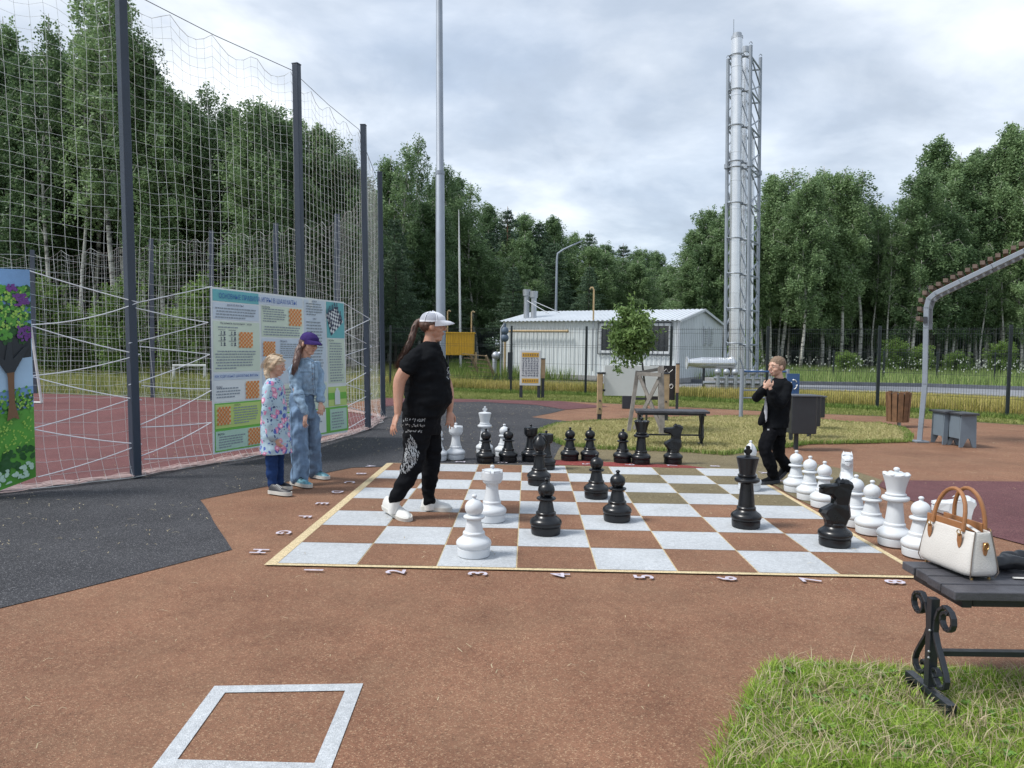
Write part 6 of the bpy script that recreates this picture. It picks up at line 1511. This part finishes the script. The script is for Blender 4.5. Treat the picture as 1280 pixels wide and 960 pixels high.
hand(mb, at(496.5, 518, NS-.08), at(490.5, 537, NS-.12)-at(496.5, 518, NS-.08), (.85, .6, .1), -1, 1.06, .30, 1.6)
limb(mb, [(at(541, 448, FS-.03), .060), (at(553, 468, FS+.02), .05), (at(560, 485, FS+.02), .045), (at(562, 500, FS), .037), (at(562, 513, FS-.01), .026)])
hand(mb, at(562, 514, FS-.01), at(563, 533, FS-.06)-at(562, 514, FS-.01), (-.5, .8, 0), 1, .95, .35)
limb(mb, [(at(521, 536, DW-.09), .09), (at(514, 583, DW-.12), .06), (at(495, 622, DW-.14), .035), (at(493, 634, DW-.14), .03)]); limb(mb, [(at(535, 536, DW+.10), .09), (at(538, 583, DW+.12), .06), (at(536, 622, DW+.14), .033), (at(537, 632, DW+.14), .03)])
mb.build('body', m_skin_w, wm, world=True, remesh=.0052, smoothing=3)
face_bits(wm, Lw, rw, 1.03, m_hairw, None)
mb = MB(); mb.rings([(at(538.5, 427.5, DW), .062, .080), (at(536.5, 432, DW), .092, .118), (at(534, 439.5, DW), .126, .172), (at(532.5, 448, DW), .148, .200), (at(533, 458, DW), .164, .206), (at(534, 469, DW), .176, .208), (at(535, 481, DW), .186, .212), (at(535.5, 494, DW), .198, .220), (at(534.5, 503, DW), .198, .222), (at(531, 511, DW), .180, .218), (at(529.5, 518, DW), .164, .210)], 24)
limb(mb, [(at(522, 445.5, NS+.04), .078), (at(515.5, 452, NS-.01), .077), (at(510, 461, NS-.03), .072)]); limb(mb, [(at(540, 446, FS-.04), .076), (at(549, 456, FS), .072), (at(554, 466, FS+.01), .068)])
tee = mb.build('t_shirt', m_blk, wm, world=True, remesh=.007, smoothing=4, noise_amp=.017, noise_scale=7, noise_sq=(1, 1, 2.0))
marks(tee, [(561+random.uniform(-2.5, 1.5), 460+i*.55+random.uniform(-1, 1), random.uniform(.008, .03), random.uniform(0, 3.1), .006) for i in range(26)], m_print, wm, 'chest_print')
mb = MB(); mb.rings([(at(528.5, 512, DW), .165, .205), (at(528, 521, DW), .160, .208), (at(527, 531, DW), .152, .200), (at(527, 541, DW), .140, .188)], 24)
limb(mb, [(at(522.5, 536, DW-.085), .112), (at(519, 560, DW-.10), .100), (at(515.5, 582, DW-.12), .085), (at(507.5, 600, DW-.13), .076), (at(497.5, 616, DW-.14), .058), (at(493.5, 625, DW-.14), .053)])
limb(mb, [(at(534.5, 536, DW+.095), .108), (at(538, 560, DW+.11), .090), (at(538.5, 583, DW+.12), .078), (at(537, 603, DW+.13), .064), (at(536, 618, DW+.14), .052), (at(536, 626, DW+.14), .050)])
jog = mb.build('joggers', m_blk2, wm, world=True, remesh=.007, smoothing=4, noise_amp=.019, noise_scale=8, noise_sq=(1, 1, 1.6))
rp = random.Random(3); L = []
for row, (y, x0, x1, sz) in enumerate(((514, 513, 533, 1.5), (525, 505, 531, 1.1), (532, 504, 531, 1.1), (539, 508, 528, .9))):
    x = x0
    while x < x1:
        for q in range(3): L.append((x+rp.uniform(-.5, .5), y+rp.uniform(-1.6, 1.6)*sz, .012*sz*rp.uniform(.6, 1.2), rp.choice((0, 1.57, .6, 2.4)), .0038))
        x += 1.9*sz if rp.random() < .85 else 3.4*sz
marks(jog, L, m_print, wm, 'lettering_print')
wing = [(513, 544), (519, 552), (524, 566), (522, 576), (515, 584), (508, 591), (498, 592), (502, 582), (506, 570), (507, 556)]
A_ = np.array(wing, float); Pw = rng.uniform(A_.min(0), A_.max(0), (900, 2)); Pw = Pw[inpoly(Pw, A_)]
marks(jog, [(p[0], p[1], rp.uniform(.008, .022), 1.9+rp.uniform(-.5, .5), .0042) for p in Pw[:330]], m_print, wm, 'wing_print')
mb = MB(); mb.tube([at(494.5, 622, DW-.14), at(492, 634, DW-.14), at(491, 641, DW-.14)], [.044, .043, .043], 12); mb.tube([at(536, 623, DW+.14), at(536.5, 632, DW+.14), at(537, 637, DW+.14)], [.042, .042, .042], 12); mb.build('socks', m_sw, wm, smooth=True, world=True, kind='stuff')
gh = G(482, 641.5); gt = G(512, 652.5)
shoe(wm, Vector((gh.x, gh.y+.02, .045)), Vector((gt.x, gt.y, .004)), .104, .098, m_sw, m_so, (-.25, 0, 1), m_sw)
gh = G(527, 638); gt = G(563.5, 641); shoe(wm, Vector((gh.x, gh.y+.03, .004)), Vector((gt.x, gt.y+.04, .004)), .100, .098, m_sw, m_so, lace=m_sw)
# cap: crown, mesh panels, brim
def cap(parent, L, rot, s, m_crown, m_brim, zc=.052, m_side=None, brim=.075, name='cap'):
    mb = MB(); vs = []; n = 28; kk = 9
    for i in range(kk+1):
        ph = math.pi/2*i/kk
        for j in range(n):
            t = 2*math.pi*j/n; x, y, z = .087*max(0, math.cos(ph))**.8*math.cos(t), .107*max(0, math.cos(ph))**.8*math.sin(t)-.008, .083*math.sin(ph)+zc-.004
            if i == kk: x, y = x*.02, y*.02
            vs.append(L(x, y, z+(.012*max(0, math.sin(t)) if i < 4 else .004)-.10*0))
    fs = [(i*n+j, i*n+(j+1) % n, (i+1)*n+(j+1) % n, (i+1)*n+j) for i in range(kk) for j in range(n)]
    mi = [1 if (m_side and 1 <= i <= 5 and (math.sin(2*math.pi*(j+.5)/n) < .35)) else 0 for i in range(kk) for j in range(n)]
    mb.v = [tuple(v) for v in vs]; mb.f = fs; mb.m = mi; mb.build(name, [m_crown, m_side or m_crown], parent, smooth=True, angle=180, world=True)
    if m_side:
        rb_ = MB()
        for t in (R(20), R(160), R(215), R(325)): rb_.tube([L(.0885*max(0, math.cos(ph))**.8*math.cos(t), .1085*max(0, math.cos(ph))**.8*math.sin(t)-.008, .0845*math.sin(ph)+zc) for ph in [math.pi/2*k/8 for k in range(8)]], .0035*s, 5)
        rb_.build('seam', m_crown, parent, smooth=True, world=True, kind='stuff')
    mb = MB(); nb = 14; vs = []
    for lay in (0, .004):
        for j in range(nb+1):
            t = R(12+156*j/nb); x0, y0_ = .088*math.cos(t), .106*math.sin(t)-.008; ext_ = brim*max(0, math.sin(math.pi*j/nb))**.55
            for q in (0, .5, 1): vs.append(L(x0*(1-.05*q), y0_+ext_*q, zc+.006+lay+.012*max(0, math.sin(t))-.020*q*q*1.0-.022*abs(math.cos(t))**2*q-.004))
    W_ = 3; o2 = (nb+1)*3; fs = []
    for j in range(nb):
        for q in range(2): a = j*3+q; fs += [(a, a+3, a+4, a+1), (o2+a, o2+a+1, o2+a+4, o2+a+3)]
        fs.append((j*3+2, j*3+5, o2+j*3+5, o2+j*3+2)); fs.append((j*3, o2+j*3, o2+j*3+3, j*3+3))
    mb.add(vs, fs); mb.build('cap_brim', m_brim, parent, smooth=True, angle=60, world=True)
    mb = MB(); mb.ball(L(0, -.008, zc+.086), .006*s, 8); mb.build('cap_button', m_crown, parent, smooth=True, world=True)
cap(wm, Lw, rw, 1.03, m_wcap, m_wcap, .040, m_mesh)
mb = MB(); mb.ball(Lw(0, -.055, .010), (.076, .060, .058), 14, rw); mb.ball(Lw(.05, -.02, .02), (.034, .05, .035), 10, rw); mb.ball(Lw(-.05, -.02, .02), (.034, .05, .035), 10, rw)
limb(mb, [(Lw(0, -.095, .045), .026), (at(519, 408, DW), .028), (at(514.5, 424, DW-.03), .028), (at(507.5, 440, DW-.06), .023), (at(500.5, 452, DW-.08), .018), (at(497.5, 459, DW-.08), .008)])
mb.build('ponytail', m_hairw, wm, world=True, remesh=.0055, smoothing=2, noise_amp=.006, noise_scale=26, noise_sq=(2, 2, .45))

def strands(name, m, parent, P, n, spread, r, seed):
    rr = random.Random(seed); mb = MB()
    for k in range(n):
        o = Vector((rr.gauss(0, 1), rr.gauss(0, 1), rr.gauss(0, .6)))*spread; mb.tube([Vector(p)+o*(.35+.65*i/(len(P)-1))+Vector((rr.gauss(0, .003), rr.gauss(0, .003), 0)) for i, p in enumerate(P)], [r]*(len(P)-1)+[r*.4], 3, False)
    return mb.build(name, m, parent, world=True, kind='stuff')
strands('loose_hair', m_hairw, wm, [Lw(0, -.095, .045), at(518.5, 408, DW-.01), at(513.5, 424, DW-.04), at(506.5, 440, DW-.07), at(499.5, 453, DW-.09), at(496.5, 461, DW-.09)], 90, .013, .0013, 1)
# ---------------- teenage girl in denim
m_denim = cloth('light_denim', (.24, .345, .46), .34, scale=14); m_jean = cloth('mid_denim', (.155, .235, .35), .42, scale=8); m_purple = cloth('purple_cap_cloth', (.042, .025, .125), .15)
m_hairb = mat('chestnut_hair', (.10, .055, .045), .5, var=.45, scale=50); m_navy = cloth('navy_top', (.02, .02, .04)); m_seamc = cloth('denim_seam', (.07, .11, .17))
DG = 7.42; gl_ = thing('person', 'teenage girl in light denim jacket, wide jeans and purple cap standing before the rules banner', 'person', tuple(G(383, 604)))
mb = MB(); hc = at(386.5, 430, DG); fg_ = (.80, -.52, -.22); Lg_, rg_ = head(mb, hc, fg_, .97, at(381.5, 450, DG+.02), .05, tilt=-.06); YR = -.45
mb.rings([(at(381.5, 449, DG+.02), .05, .05, YR), (at(381, 457, DG+.02), .10, .055, YR), (at(381, 475, DG+.03), .105, .065, YR), (at(379, 495, DG+.03), .095, .065, YR), (at(378, 512, DG+.03), .105, .075, YR), (at(378, 522, DG+.03), .10, .07, YR)], 20)
limb(mb, [(at(368, 461, DG-.05), .036), (at(369.5, 480, DG-.10), .037), (at(373.5, 497, DG-.15), .033), (at(380.5, 513, DG-.20), .026), (at(382.5, 518, DG-.21), .021)])
hand(mb, at(382.5, 518, DG-.21), at(380, 532, DG-.24)-at(382.5, 518, DG-.21), (.7, .7, 0), -1, .86, .45)
limb(mb, [(at(395.5, 460, DG+.12), .035), (at(400, 478, DG+.12), .035), (at(400.5, 492, DG+.05), .03), (at(401, 503, DG-.01), .022)])
hand(mb, at(401, 504, DG-.01), at(401, 518, DG-.05)-at(401, 504, DG-.01), (-.6, .6, 0), 1, .84, .6)
limb(mb, [(at(374, 520, DG), .06), (at(374, 560, DG-.04), .05), (at(375, 600, DG-.08), .035)]); limb(mb, [(at(386, 520, DG+.09), .06), (at(391, 555, DG+.2), .05), (at(393, 592, DG+.3), .035)])
mb.build('body', m_skin_c, gl_, world=True, remesh=.0050, smoothing=2)
face_bits(gl_, Lg_, rg_, .97, m_hairb, None)
mb = MB()
for sx in (-1, 1): mb.tube([Lg_(sx*.031+.021*math.cos(t), .092, .010+.017*math.sin(t)) for t in [2*math.pi*k/14 for k in range(15)]], .0014, 5)
mb.tube([Lg_(-.010, .093, .012), Lg_(.010, .093, .012)], .0014, 5)
for sx in (-1, 1): mb.tube([Lg_(sx*.052, .090, .013), Lg_(sx*.078, .0, .012)], .0014, 5)
mb.build('glasses', m_iron, gl_, world=True, kind='stuff')
cap(gl_, Lg_, rg_, .97, m_purple, m_purple, .036, None, .070)
mb = MB(); mb.ball(Lg_(0, -.05, .005), (.080, .062, .070), 14, rg_); mb.ball(Lg_(-.062, -.015, .0), (.022, .042, .05), 10, rg_); mb.ball(Lg_(.062, -.015, .0), (.022, .042, .05), 10, rg_)
limb(mb, [(Lg_(0, -.07, .0), .038), (at(374.5, 436, DG-.02), .036), (at(371, 449, DG-.09), .036), (at(369, 459, DG-.13), .028), (at(366.5, 467, DG-.14), .014)])
mb.build('ponytail', m_hairb, gl_, world=True, remesh=.0055, smoothing=2, noise_amp=.006, noise_scale=26, noise_sq=(2, 2, .4))
strands('loose_hair', m_hairb, gl_, [Lg_(0, -.07, .0), at(374, 436, DG-.03), at(370.5, 449, DG-.10), at(368.5, 459, DG-.14), at(366.5, 468, DG-.15)], 90, .014, .0014, 2)
mb = MB(); mb.rings([(at(381.5, 447, DG+.02), .058, .056, YR), (at(381.5, 451, DG+.02), .092, .070, YR), (at(381, 457.5, DG+.03), .142, .092, YR), (at(381, 470, DG+.03), .150, .105, YR), (at(380, 483, DG+.03), .142, .104, YR), (at(379, 494, DG+.03), .138, .106, YR)], 24)
limb(mb, [(at(368, 460, DG-.04), .056), (at(368.5, 470, DG-.09), .054), (at(371, 485, DG-.13), .050), (at(374.5, 498, DG-.16), .048), (at(380, 510, DG-.20), .040), (at(382, 515, DG-.21), .037)])
limb(mb, [(at(395.5, 458, DG+.12), .054), (at(399, 470, DG+.12), .050), (at(400, 484, DG+.08), .046), (at(401, 500, DG+.0), .037)])
jkt = mb.build('denim_jacket', m_denim, gl_, world=True, remesh=.0065, smoothing=3, noise_amp=.020, noise_scale=13)
mb = MB(); mb.tube([at(381.6+6*math.cos(t)*.9, 447+1.7*math.sin(t)+.8*abs(math.cos(t)), DG+.02-.05*math.sin(t)) for t in [2*math.pi*k/16 for k in range(17)]], .016, 8, ry=.010); mb.build('collar', m_denim, gl_, smooth=True, world=True)
L = []
for y in range(452, 492): L.append((389.5+(y-452)*.06, y, .010, 1.5, .004)); L.append((392.5+(y-452)*.04, y, .010, 1.5, .004))
for x in range(376, 389): L.append((x, 465, .010, 0, .004)); L.append((x, 493, .010, 0, .004)); 
marks(jkt, L, m_seamc, gl_, 'jacket_seams')
mb = MB()
for h_ in decal_hits(jkt, [(391, 454+k*6.5) for k in range(6)]):
    if h_: mb.ball(h_[0]+h_[1]*.002, .0065, 8)
mb.build('buttons', m_bolt, gl_, world=True, kind='stuff')
mb = MB(); mb.rings([(at(378.5, 492, DG+.03), .120, .095, YR), (at(378, 502, DG+.03), .130, .105, YR), (at(378, 513, DG+.03), .138, .112, YR), (at(379, 522, DG+.03), .13, .105, YR)], 24)
limb(mb, [(at(373.5, 516, DG-.01), .092), (at(373, 540, DG-.04), .088), (at(374, 565, DG-.07), .086), (at(375.5, 585, DG-.09), .088), (at(375.5, 598, DG-.10), .090)])
limb(mb, [(at(386, 516, DG+.09), .088), (at(389.5, 540, DG+.15), .082), (at(391.5, 562, DG+.22), .080), (at(392.5, 580, DG+.28), .082), (at(393, 589, DG+.30), .082)])
jn = mb.build('wide_jeans', m_jean, gl_, world=True, remesh=.0065, smoothing=3, noise_amp=.024, noise_scale=9, noise_sq=(1.3, 1.3, .8))
marks(jn, [(364.5+(y-520)*.02, y, .014, 1.5, .005) for y in range(515, 600)]+[(386+(y-520)*.03, y, .012, 1.5, .004) for y in range(525, 592)], m_seamc, gl_, 'jeans_seams')
m_teal_s = mat('teal_shoe', (.10, .26, .32), .55, var=.6, scale=40); m_dk_s = mat('dark_sole', (.35, .45, .45), .6)
gh = G(364, 606); gt = G(388.5, 610); shoe(gl_, (gh.x, gh.y+.04, .003), (gt.x, gt.y, .003), .088, .075, m_teal_s, m_so, lace=m_iron)
gh = G(389, 597); gt = G(410.5, 599.5); shoe(gl_, (gh.x, gh.y+.04, .003), (gt.x, gt.y, .003), .088, .075, m_teal_s, m_so, lace=m_iron)

# ---------------- small blond girl in flowered coat
m_coat = bpy.data.materials.new('flowered_coat_cloth'); m_coat.use_nodes = True; t = m_coat.node_tree; b = t.nodes['Principled BSDF']; co = N(t, 'ShaderNodeTexCoord').outputs['Object']
wp = N(t, 'ShaderNodeVectorMath', operation='ADD'); t.links.new(co, wp.inputs[0]); nzz = N(t, 'ShaderNodeTexNoise'); nzz.inputs['Scale'].default_value = 22; t.links.new(co, nzz.inputs['Vector']); scn = N(t, 'ShaderNodeVectorMath', operation='SCALE'); scn.inputs[3].default_value = .055; t.links.new(nzz.outputs['Color'], scn.inputs[0]); t.links.new(scn.outputs[0], wp.inputs[1])
def vor(scale, off):
    v = N(t, 'ShaderNodeTexVoronoi'); v.inputs['Scale'].default_value = scale; mp_ = N(t, 'ShaderNodeMapping'); mp_.inputs['Location'].default_value = (off, off*.7, off*1.3); t.links.new(wp.outputs[0], mp_.inputs[0]); t.links.new(mp_.outputs[0], v.inputs['Vector']); return v.outputs['Distance'], v.outputs['Color']
base_c = (.36, .49, .58)
d1, c1 = vor(13, 0.0); d2, c2 = vor(15, 3.1); d3, c3 = vor(26, 7.7)
col = mix(t, ramp(t, d3, [(.20, (1, 1, 1)), (.26, (0, 0, 0))]), base_c, (.03, .05, .16))
col = mix(t, ramp(t, d2, [(.30, (1, 1, 1)), (.36, (0, 0, 0))]), col, (.07, .12, .40))
col = mix(t, ramp(t, d1, [(.33, (1, 1, 1)), (.38, (0, 0, 0))]), col, (.58, .22, .38))
col = mix(t, ramp(t, d1, [(.16, (1, 1, 1)), (.22, (0, 0, 0))]), col, (.80, .55, .66))
t.links.new(col, b.inputs['Base Color']); b.inputs['Roughness'].default_value = .7
m_blond = mat('blond_hair', (.56, .44, .31), .5, var=.34, scale=30); m_legg = cloth('navy_leggings', (.018, .045, .14), .2); m_bws = mat('black_white_shoe', (.03, .03, .035), .5, var=.3)
DS = 6.98; sg_ = thing('person', 'small blond girl in pale blue flowered coat and navy leggings beside the denim-clad girl', 'person', tuple(G(346, 616)))
mb = MB(); hc = at(345, 457.5, DS); Ls, rs2 = head(mb, hc, (.96, -.10, -.24), .90, at(342, 476, DS), .042, True)
mb.rings([(at(342, 474, DS), .04, .045), (at(342, 481, DS), .075, .11), (at(343, 500, DS), .09, .11), (at(344, 530, DS), .10, .12), (at(344, 555, DS), .08, .10), (at(343, 565, DS), .07, .09)], 18)
limb(mb, [(at(337.5, 483, DS-.11), .034), (at(334.5, 500, DS-.14), .03), (at(335, 518, DS-.15), .027), (at(339, 535, DS-.15), .024), (at(343.5, 549, DS-.15), .018)])
hand(mb, at(343.5, 549, DS-.15), at(349, 557, DS-.15)-at(343.5, 549, DS-.15), (.2, .9, .2), 1, .66, .4)
limb(mb, [(at(349, 483, DS+.11), .034), (at(350, 515, DS+.14), .027), (at(354, 545, DS+.12), .018)]); hand(mb, at(354, 546, DS+.12), (.3, 0, -1), (.2, -.9, 0), -1, .66, .4)
limb(mb, [(at(339.5, 565, DS-.06), .045), (at(340, 590, DS-.06), .035), (at(341.5, 610, DS-.06), .028)]); limb(mb, [(at(347.0, 565, DS+.07), .045), (at(347.5, 588, DS+.07), .035), (at(349, 606, DS+.08), .028)])
mb.build('body', m_skin_c, sg_, world=True, remesh=.0045, smoothing=2)
face_bits(sg_, Ls, rs2, .90, m_blond, None)
mb = MB(); mb.ball(Ls(0, -.022, .036), (.0735, .0895, .0795), 20, rs2); mb.ball(Ls(0, -.058, -.008), (.060, .044, .054), 14, rs2)
for sx in (-1, 1): mb.ball(Ls(sx*.060, -.018, .012), (.014, .040, .050), 10, rs2); mb.ball(Ls(sx*.040, .040, .072), (.026, .030, .014), 8, rs2)
limb(mb, [(Ls(0, -.09, -.01), .032), (at(334, 465, DS-.02), .032), (at(335, 473, DS-.03), .022), (at(336.5, 479, DS-.03), .010)])
mb.build('hair', m_blond, sg_, world=True, remesh=.0048, smoothing=2, noise_amp=.0045, noise_scale=34, noise_sq=(.5, 1.8, 1.8))
mb = MB(); mb.rings([(at(342, 472.5, DS), .055, .058), (at(342, 477, DS), .070, .098), (at(342, 484, DS), .098, .135), (at(342.5, 500, DS), .108, .140), (at(343.5, 520, DS), .120, .150), (at(344.5, 545, DS), .135, .165), (at(345, 566, DS), .148, .178)], 24)
limb(mb, [(at(337.5, 482, DS-.10), .046), (at(333.5, 498, DS-.14), .048), (at(333.5, 514, DS-.16), .048), (at(337, 531, DS-.16), .050), (at(341, 545, DS-.16), .050)]); limb(mb, [(at(349, 482, DS+.10), .046), (at(350.5, 510, DS+.14), .046), (at(354, 541, DS+.13), .046)])
mb.build('flowered_coat', m_coat, sg_, world=True, remesh=.0062, smoothing=3, noise_amp=.010, noise_scale=10)
mb = MB(); limb(mb, [(at(339.5, 563, DS-.06), .064), (at(339.5, 582, DS-.06), .056), (at(341, 606, DS-.06), .046)]); limb(mb, [(at(347, 563, DS+.07), .062), (at(347.5, 582, DS+.07), .054), (at(349, 602, DS+.08), .044)])
mb.build('leggings', m_legg, sg_, world=True, remesh=.006, smoothing=3, noise_amp=.009, noise_scale=14)
gh = G(336, 617.5); gt = G(363.5, 620); shoe(sg_, (gh.x, gh.y+.03, .003), (gt.x, gt.y, .003), .078, .07, m_bws, m_so, lace=m_sw)
gh = G(341, 609.5); gt = G(363.5, 612.5); shoe(sg_, (gh.x, gh.y+.03, .003), (gt.x, gt.y, .003), .078, .07, m_bws, m_so, lace=m_sw)

strands('loose_hair', m_blond, sg_, [Ls(0, .03, .118), Ls(.02, -.04, .112), Ls(.05, -.08, .05), Ls(.05, -.095, -.01), Ls(.03, -.10, -.06)], 70, .020, .0013, 3)
strands('loose_hair', m_blond, sg_, [Ls(.02, .05, .10), Ls(.055, .03, .08), Ls(.080, .01, .03), Ls(.078, -.01, -.02), Ls(.06, -.03, -.07)], 50, .010, .0012, 4)
# ---------------- boy in black
m_blkj = cloth('black_fleece', (.006, .007, .009), .2, .97); m_shirt = cloth('white_tee', (.55, .55, .58), .25); m_buzz = mat('short_brown_hair', (.19, .13, .09), .8, var=.3, scale=60)
DB = 7.76; by_ = thing('person', 'boy in black jacket and trousers holding his collar beside the right edge of the chessboard', 'person', tuple(G(966, 603)))
mb = MB(); hc = at(970.5, 459, DB); Lb, rb2 = head(mb, hc, (-.90, -.42, -.10), .93, at(975, 477, DB), .046, True)
YB = .35
mb.rings([(at(975, 475, DB), .045, .05, YB), (at(974, 482, DB), .11, .09, YB), (at(972, 500, DB), .11, .10, YB), (at(970, 520, DB), .095, .09, YB), (at(969, 534, DB), .085, .08, YB)], 18)
limb(mb, [(at(984, 484, DB-.09), .036), (at(980, 496, DB-.14), .032), (at(974, 505, DB-.17), .028), (at(967, 495, DB-.20), .024), (at(962.5, 485, DB-.21), .019)])
hand(mb, at(962.5, 485.5, DB-.21), at(960, 477.5, DB-.20)-at(962.5, 485.5, DB-.21), (.55, .75, .1), -1, .72, 1.05)
limb(mb, [(at(961, 484, DB+.06), .036), (at(950, 493, DB+.0), .03), (at(946, 497, DB-.06), .027), (at(951, 490, DB-.15), .022), (at(956, 484.5, DB-.2), .018)])
hand(mb, at(956, 485, DB-.2), at(961, 479, DB-.22)-at(956, 485, DB-.2), (.4, .8, .0), 1, .72, 1.0)
limb(mb, [(at(963, 538, DB-.05), .055), (at(956.5, 562, DB-.08), .045), (at(965, 592, DB-.06), .03)]); limb(mb, [(at(974, 538, DB+.05), .055), (at(973, 565, DB+.08), .045), (at(981, 580, DB+.1), .03)])
mb.build('body', m_skin_c, by_, world=True, remesh=.0045, smoothing=2)
face_bits(by_, Lb, rb2, .93, m_buzz, None)
mb = MB(); mb.ball(Lb(0, -.024, .038), (.0745, .0915, .0805), 20, rb2); mb.ball(Lb(0, -.058, .0), (.060, .048, .052), 12, rb2); mb.build('hair', m_buzz, by_, world=True, remesh=.005, smoothing=2, noise_amp=.003, noise_scale=60)
mb = MB(); mb.rings([(at(975, 472.5, DB), .060, .062, YB), (at(974.5, 477, DB), .085, .082, YB), (at(974, 483, DB), .128, .108, YB), (at(973, 495, DB), .138, .118, YB), (at(971.5, 510, DB), .134, .118, YB), (at(970, 522, DB), .135, .118, YB), (at(969, 534, DB), .138, .122, YB)], 24)
limb(mb, [(at(984.5, 483, DB-.08), .052), (at(982, 494, DB-.13), .053), (at(976, 504, DB-.17), .054), (at(970, 500, DB-.19), .048), (at(964.5, 489, DB-.21), .036)])
limb(mb, [(at(961, 483, DB+.06), .052), (at(953, 489, DB+.02), .052), (at(946.5, 496.5, DB-.05), .050), (at(949.5, 492, DB-.13), .042), (at(954.5, 487, DB-.19), .033)])
limb(mb, [(at(958, 505, DB-.05), .03), (at(954, 520, DB-.07), .035), (at(950.5, 529, DB-.07), .03)])
bj = mb.build('black_jacket', m_blkj, by_, world=True, remesh=.0062, smoothing=3, noise_amp=.011, noise_scale=11)
mb = MB()
hh_ = [h for h in decal_hits(bj, [(957.5-k*.05, 496+k*2.6) for k in range(13)]) if h]
if len(hh_) > 3: mb.tube([h[0]+h[1]*.0 for h in hh_], [.010+.007*math.sin(k/len(hh_)*3.1) for k in range(len(hh_))], 8, ry=.006)
mb.build('white_t_shirt', m_shirt, by_, smooth=True, world=True)
mb = MB(); mb.rings([(at(969, 527, DB), .118, .105, YB), (at(968.5, 535, DB), .122, .112, YB), (at(968, 543, DB), .115, .105, YB)], 22)
limb(mb, [(at(963, 539, DB-.05), .078), (at(957.5, 553, DB-.08), .072), (at(957, 563, DB-.09), .066), (at(962, 578, DB-.08), .062), (at(966, 592, DB-.06), .057)])
limb(mb, [(at(974, 539, DB+.05), .078), (at(973.5, 553, DB+.06), .068), (at(973, 566, DB+.07), .060), (at(979, 577, DB+.09), .056), (at(986, 585, DB+.1), .056)])
bt_ = mb.build('black_trousers', m_blk2, by_, world=True, remesh=.0062, smoothing=3, noise_amp=.014, noise_scale=12)
marks(bt_, [(959.5+i*.6, 536.5+j, .006, 0, .006) for i in range(4) for j in (0, 1)], m_print, by_, 'logo_print')
gh = G(972, 603); gt = G(951, 606); shoe(by_, (gh.x, gh.y, .003), (gt.x, gt.y, .003), .085, .075, m_blkj, m_dark, lace=m_iron)
tp_ = G(974, 600.5); hq = at(990, 583, DB+.14); shoe(by_, (hq.x, hq.y, hq.z), (tp_.x, tp_.y, .01), .085, .085, m_blkj, m_dark, (-1, 0, .5), lace=m_iron)
# the posts and the net lean very slightly towards the court
for root in SHEAR:
    for o in root.children:
        for v in o.data.vertices: v.co.x -= .019*v.co.z
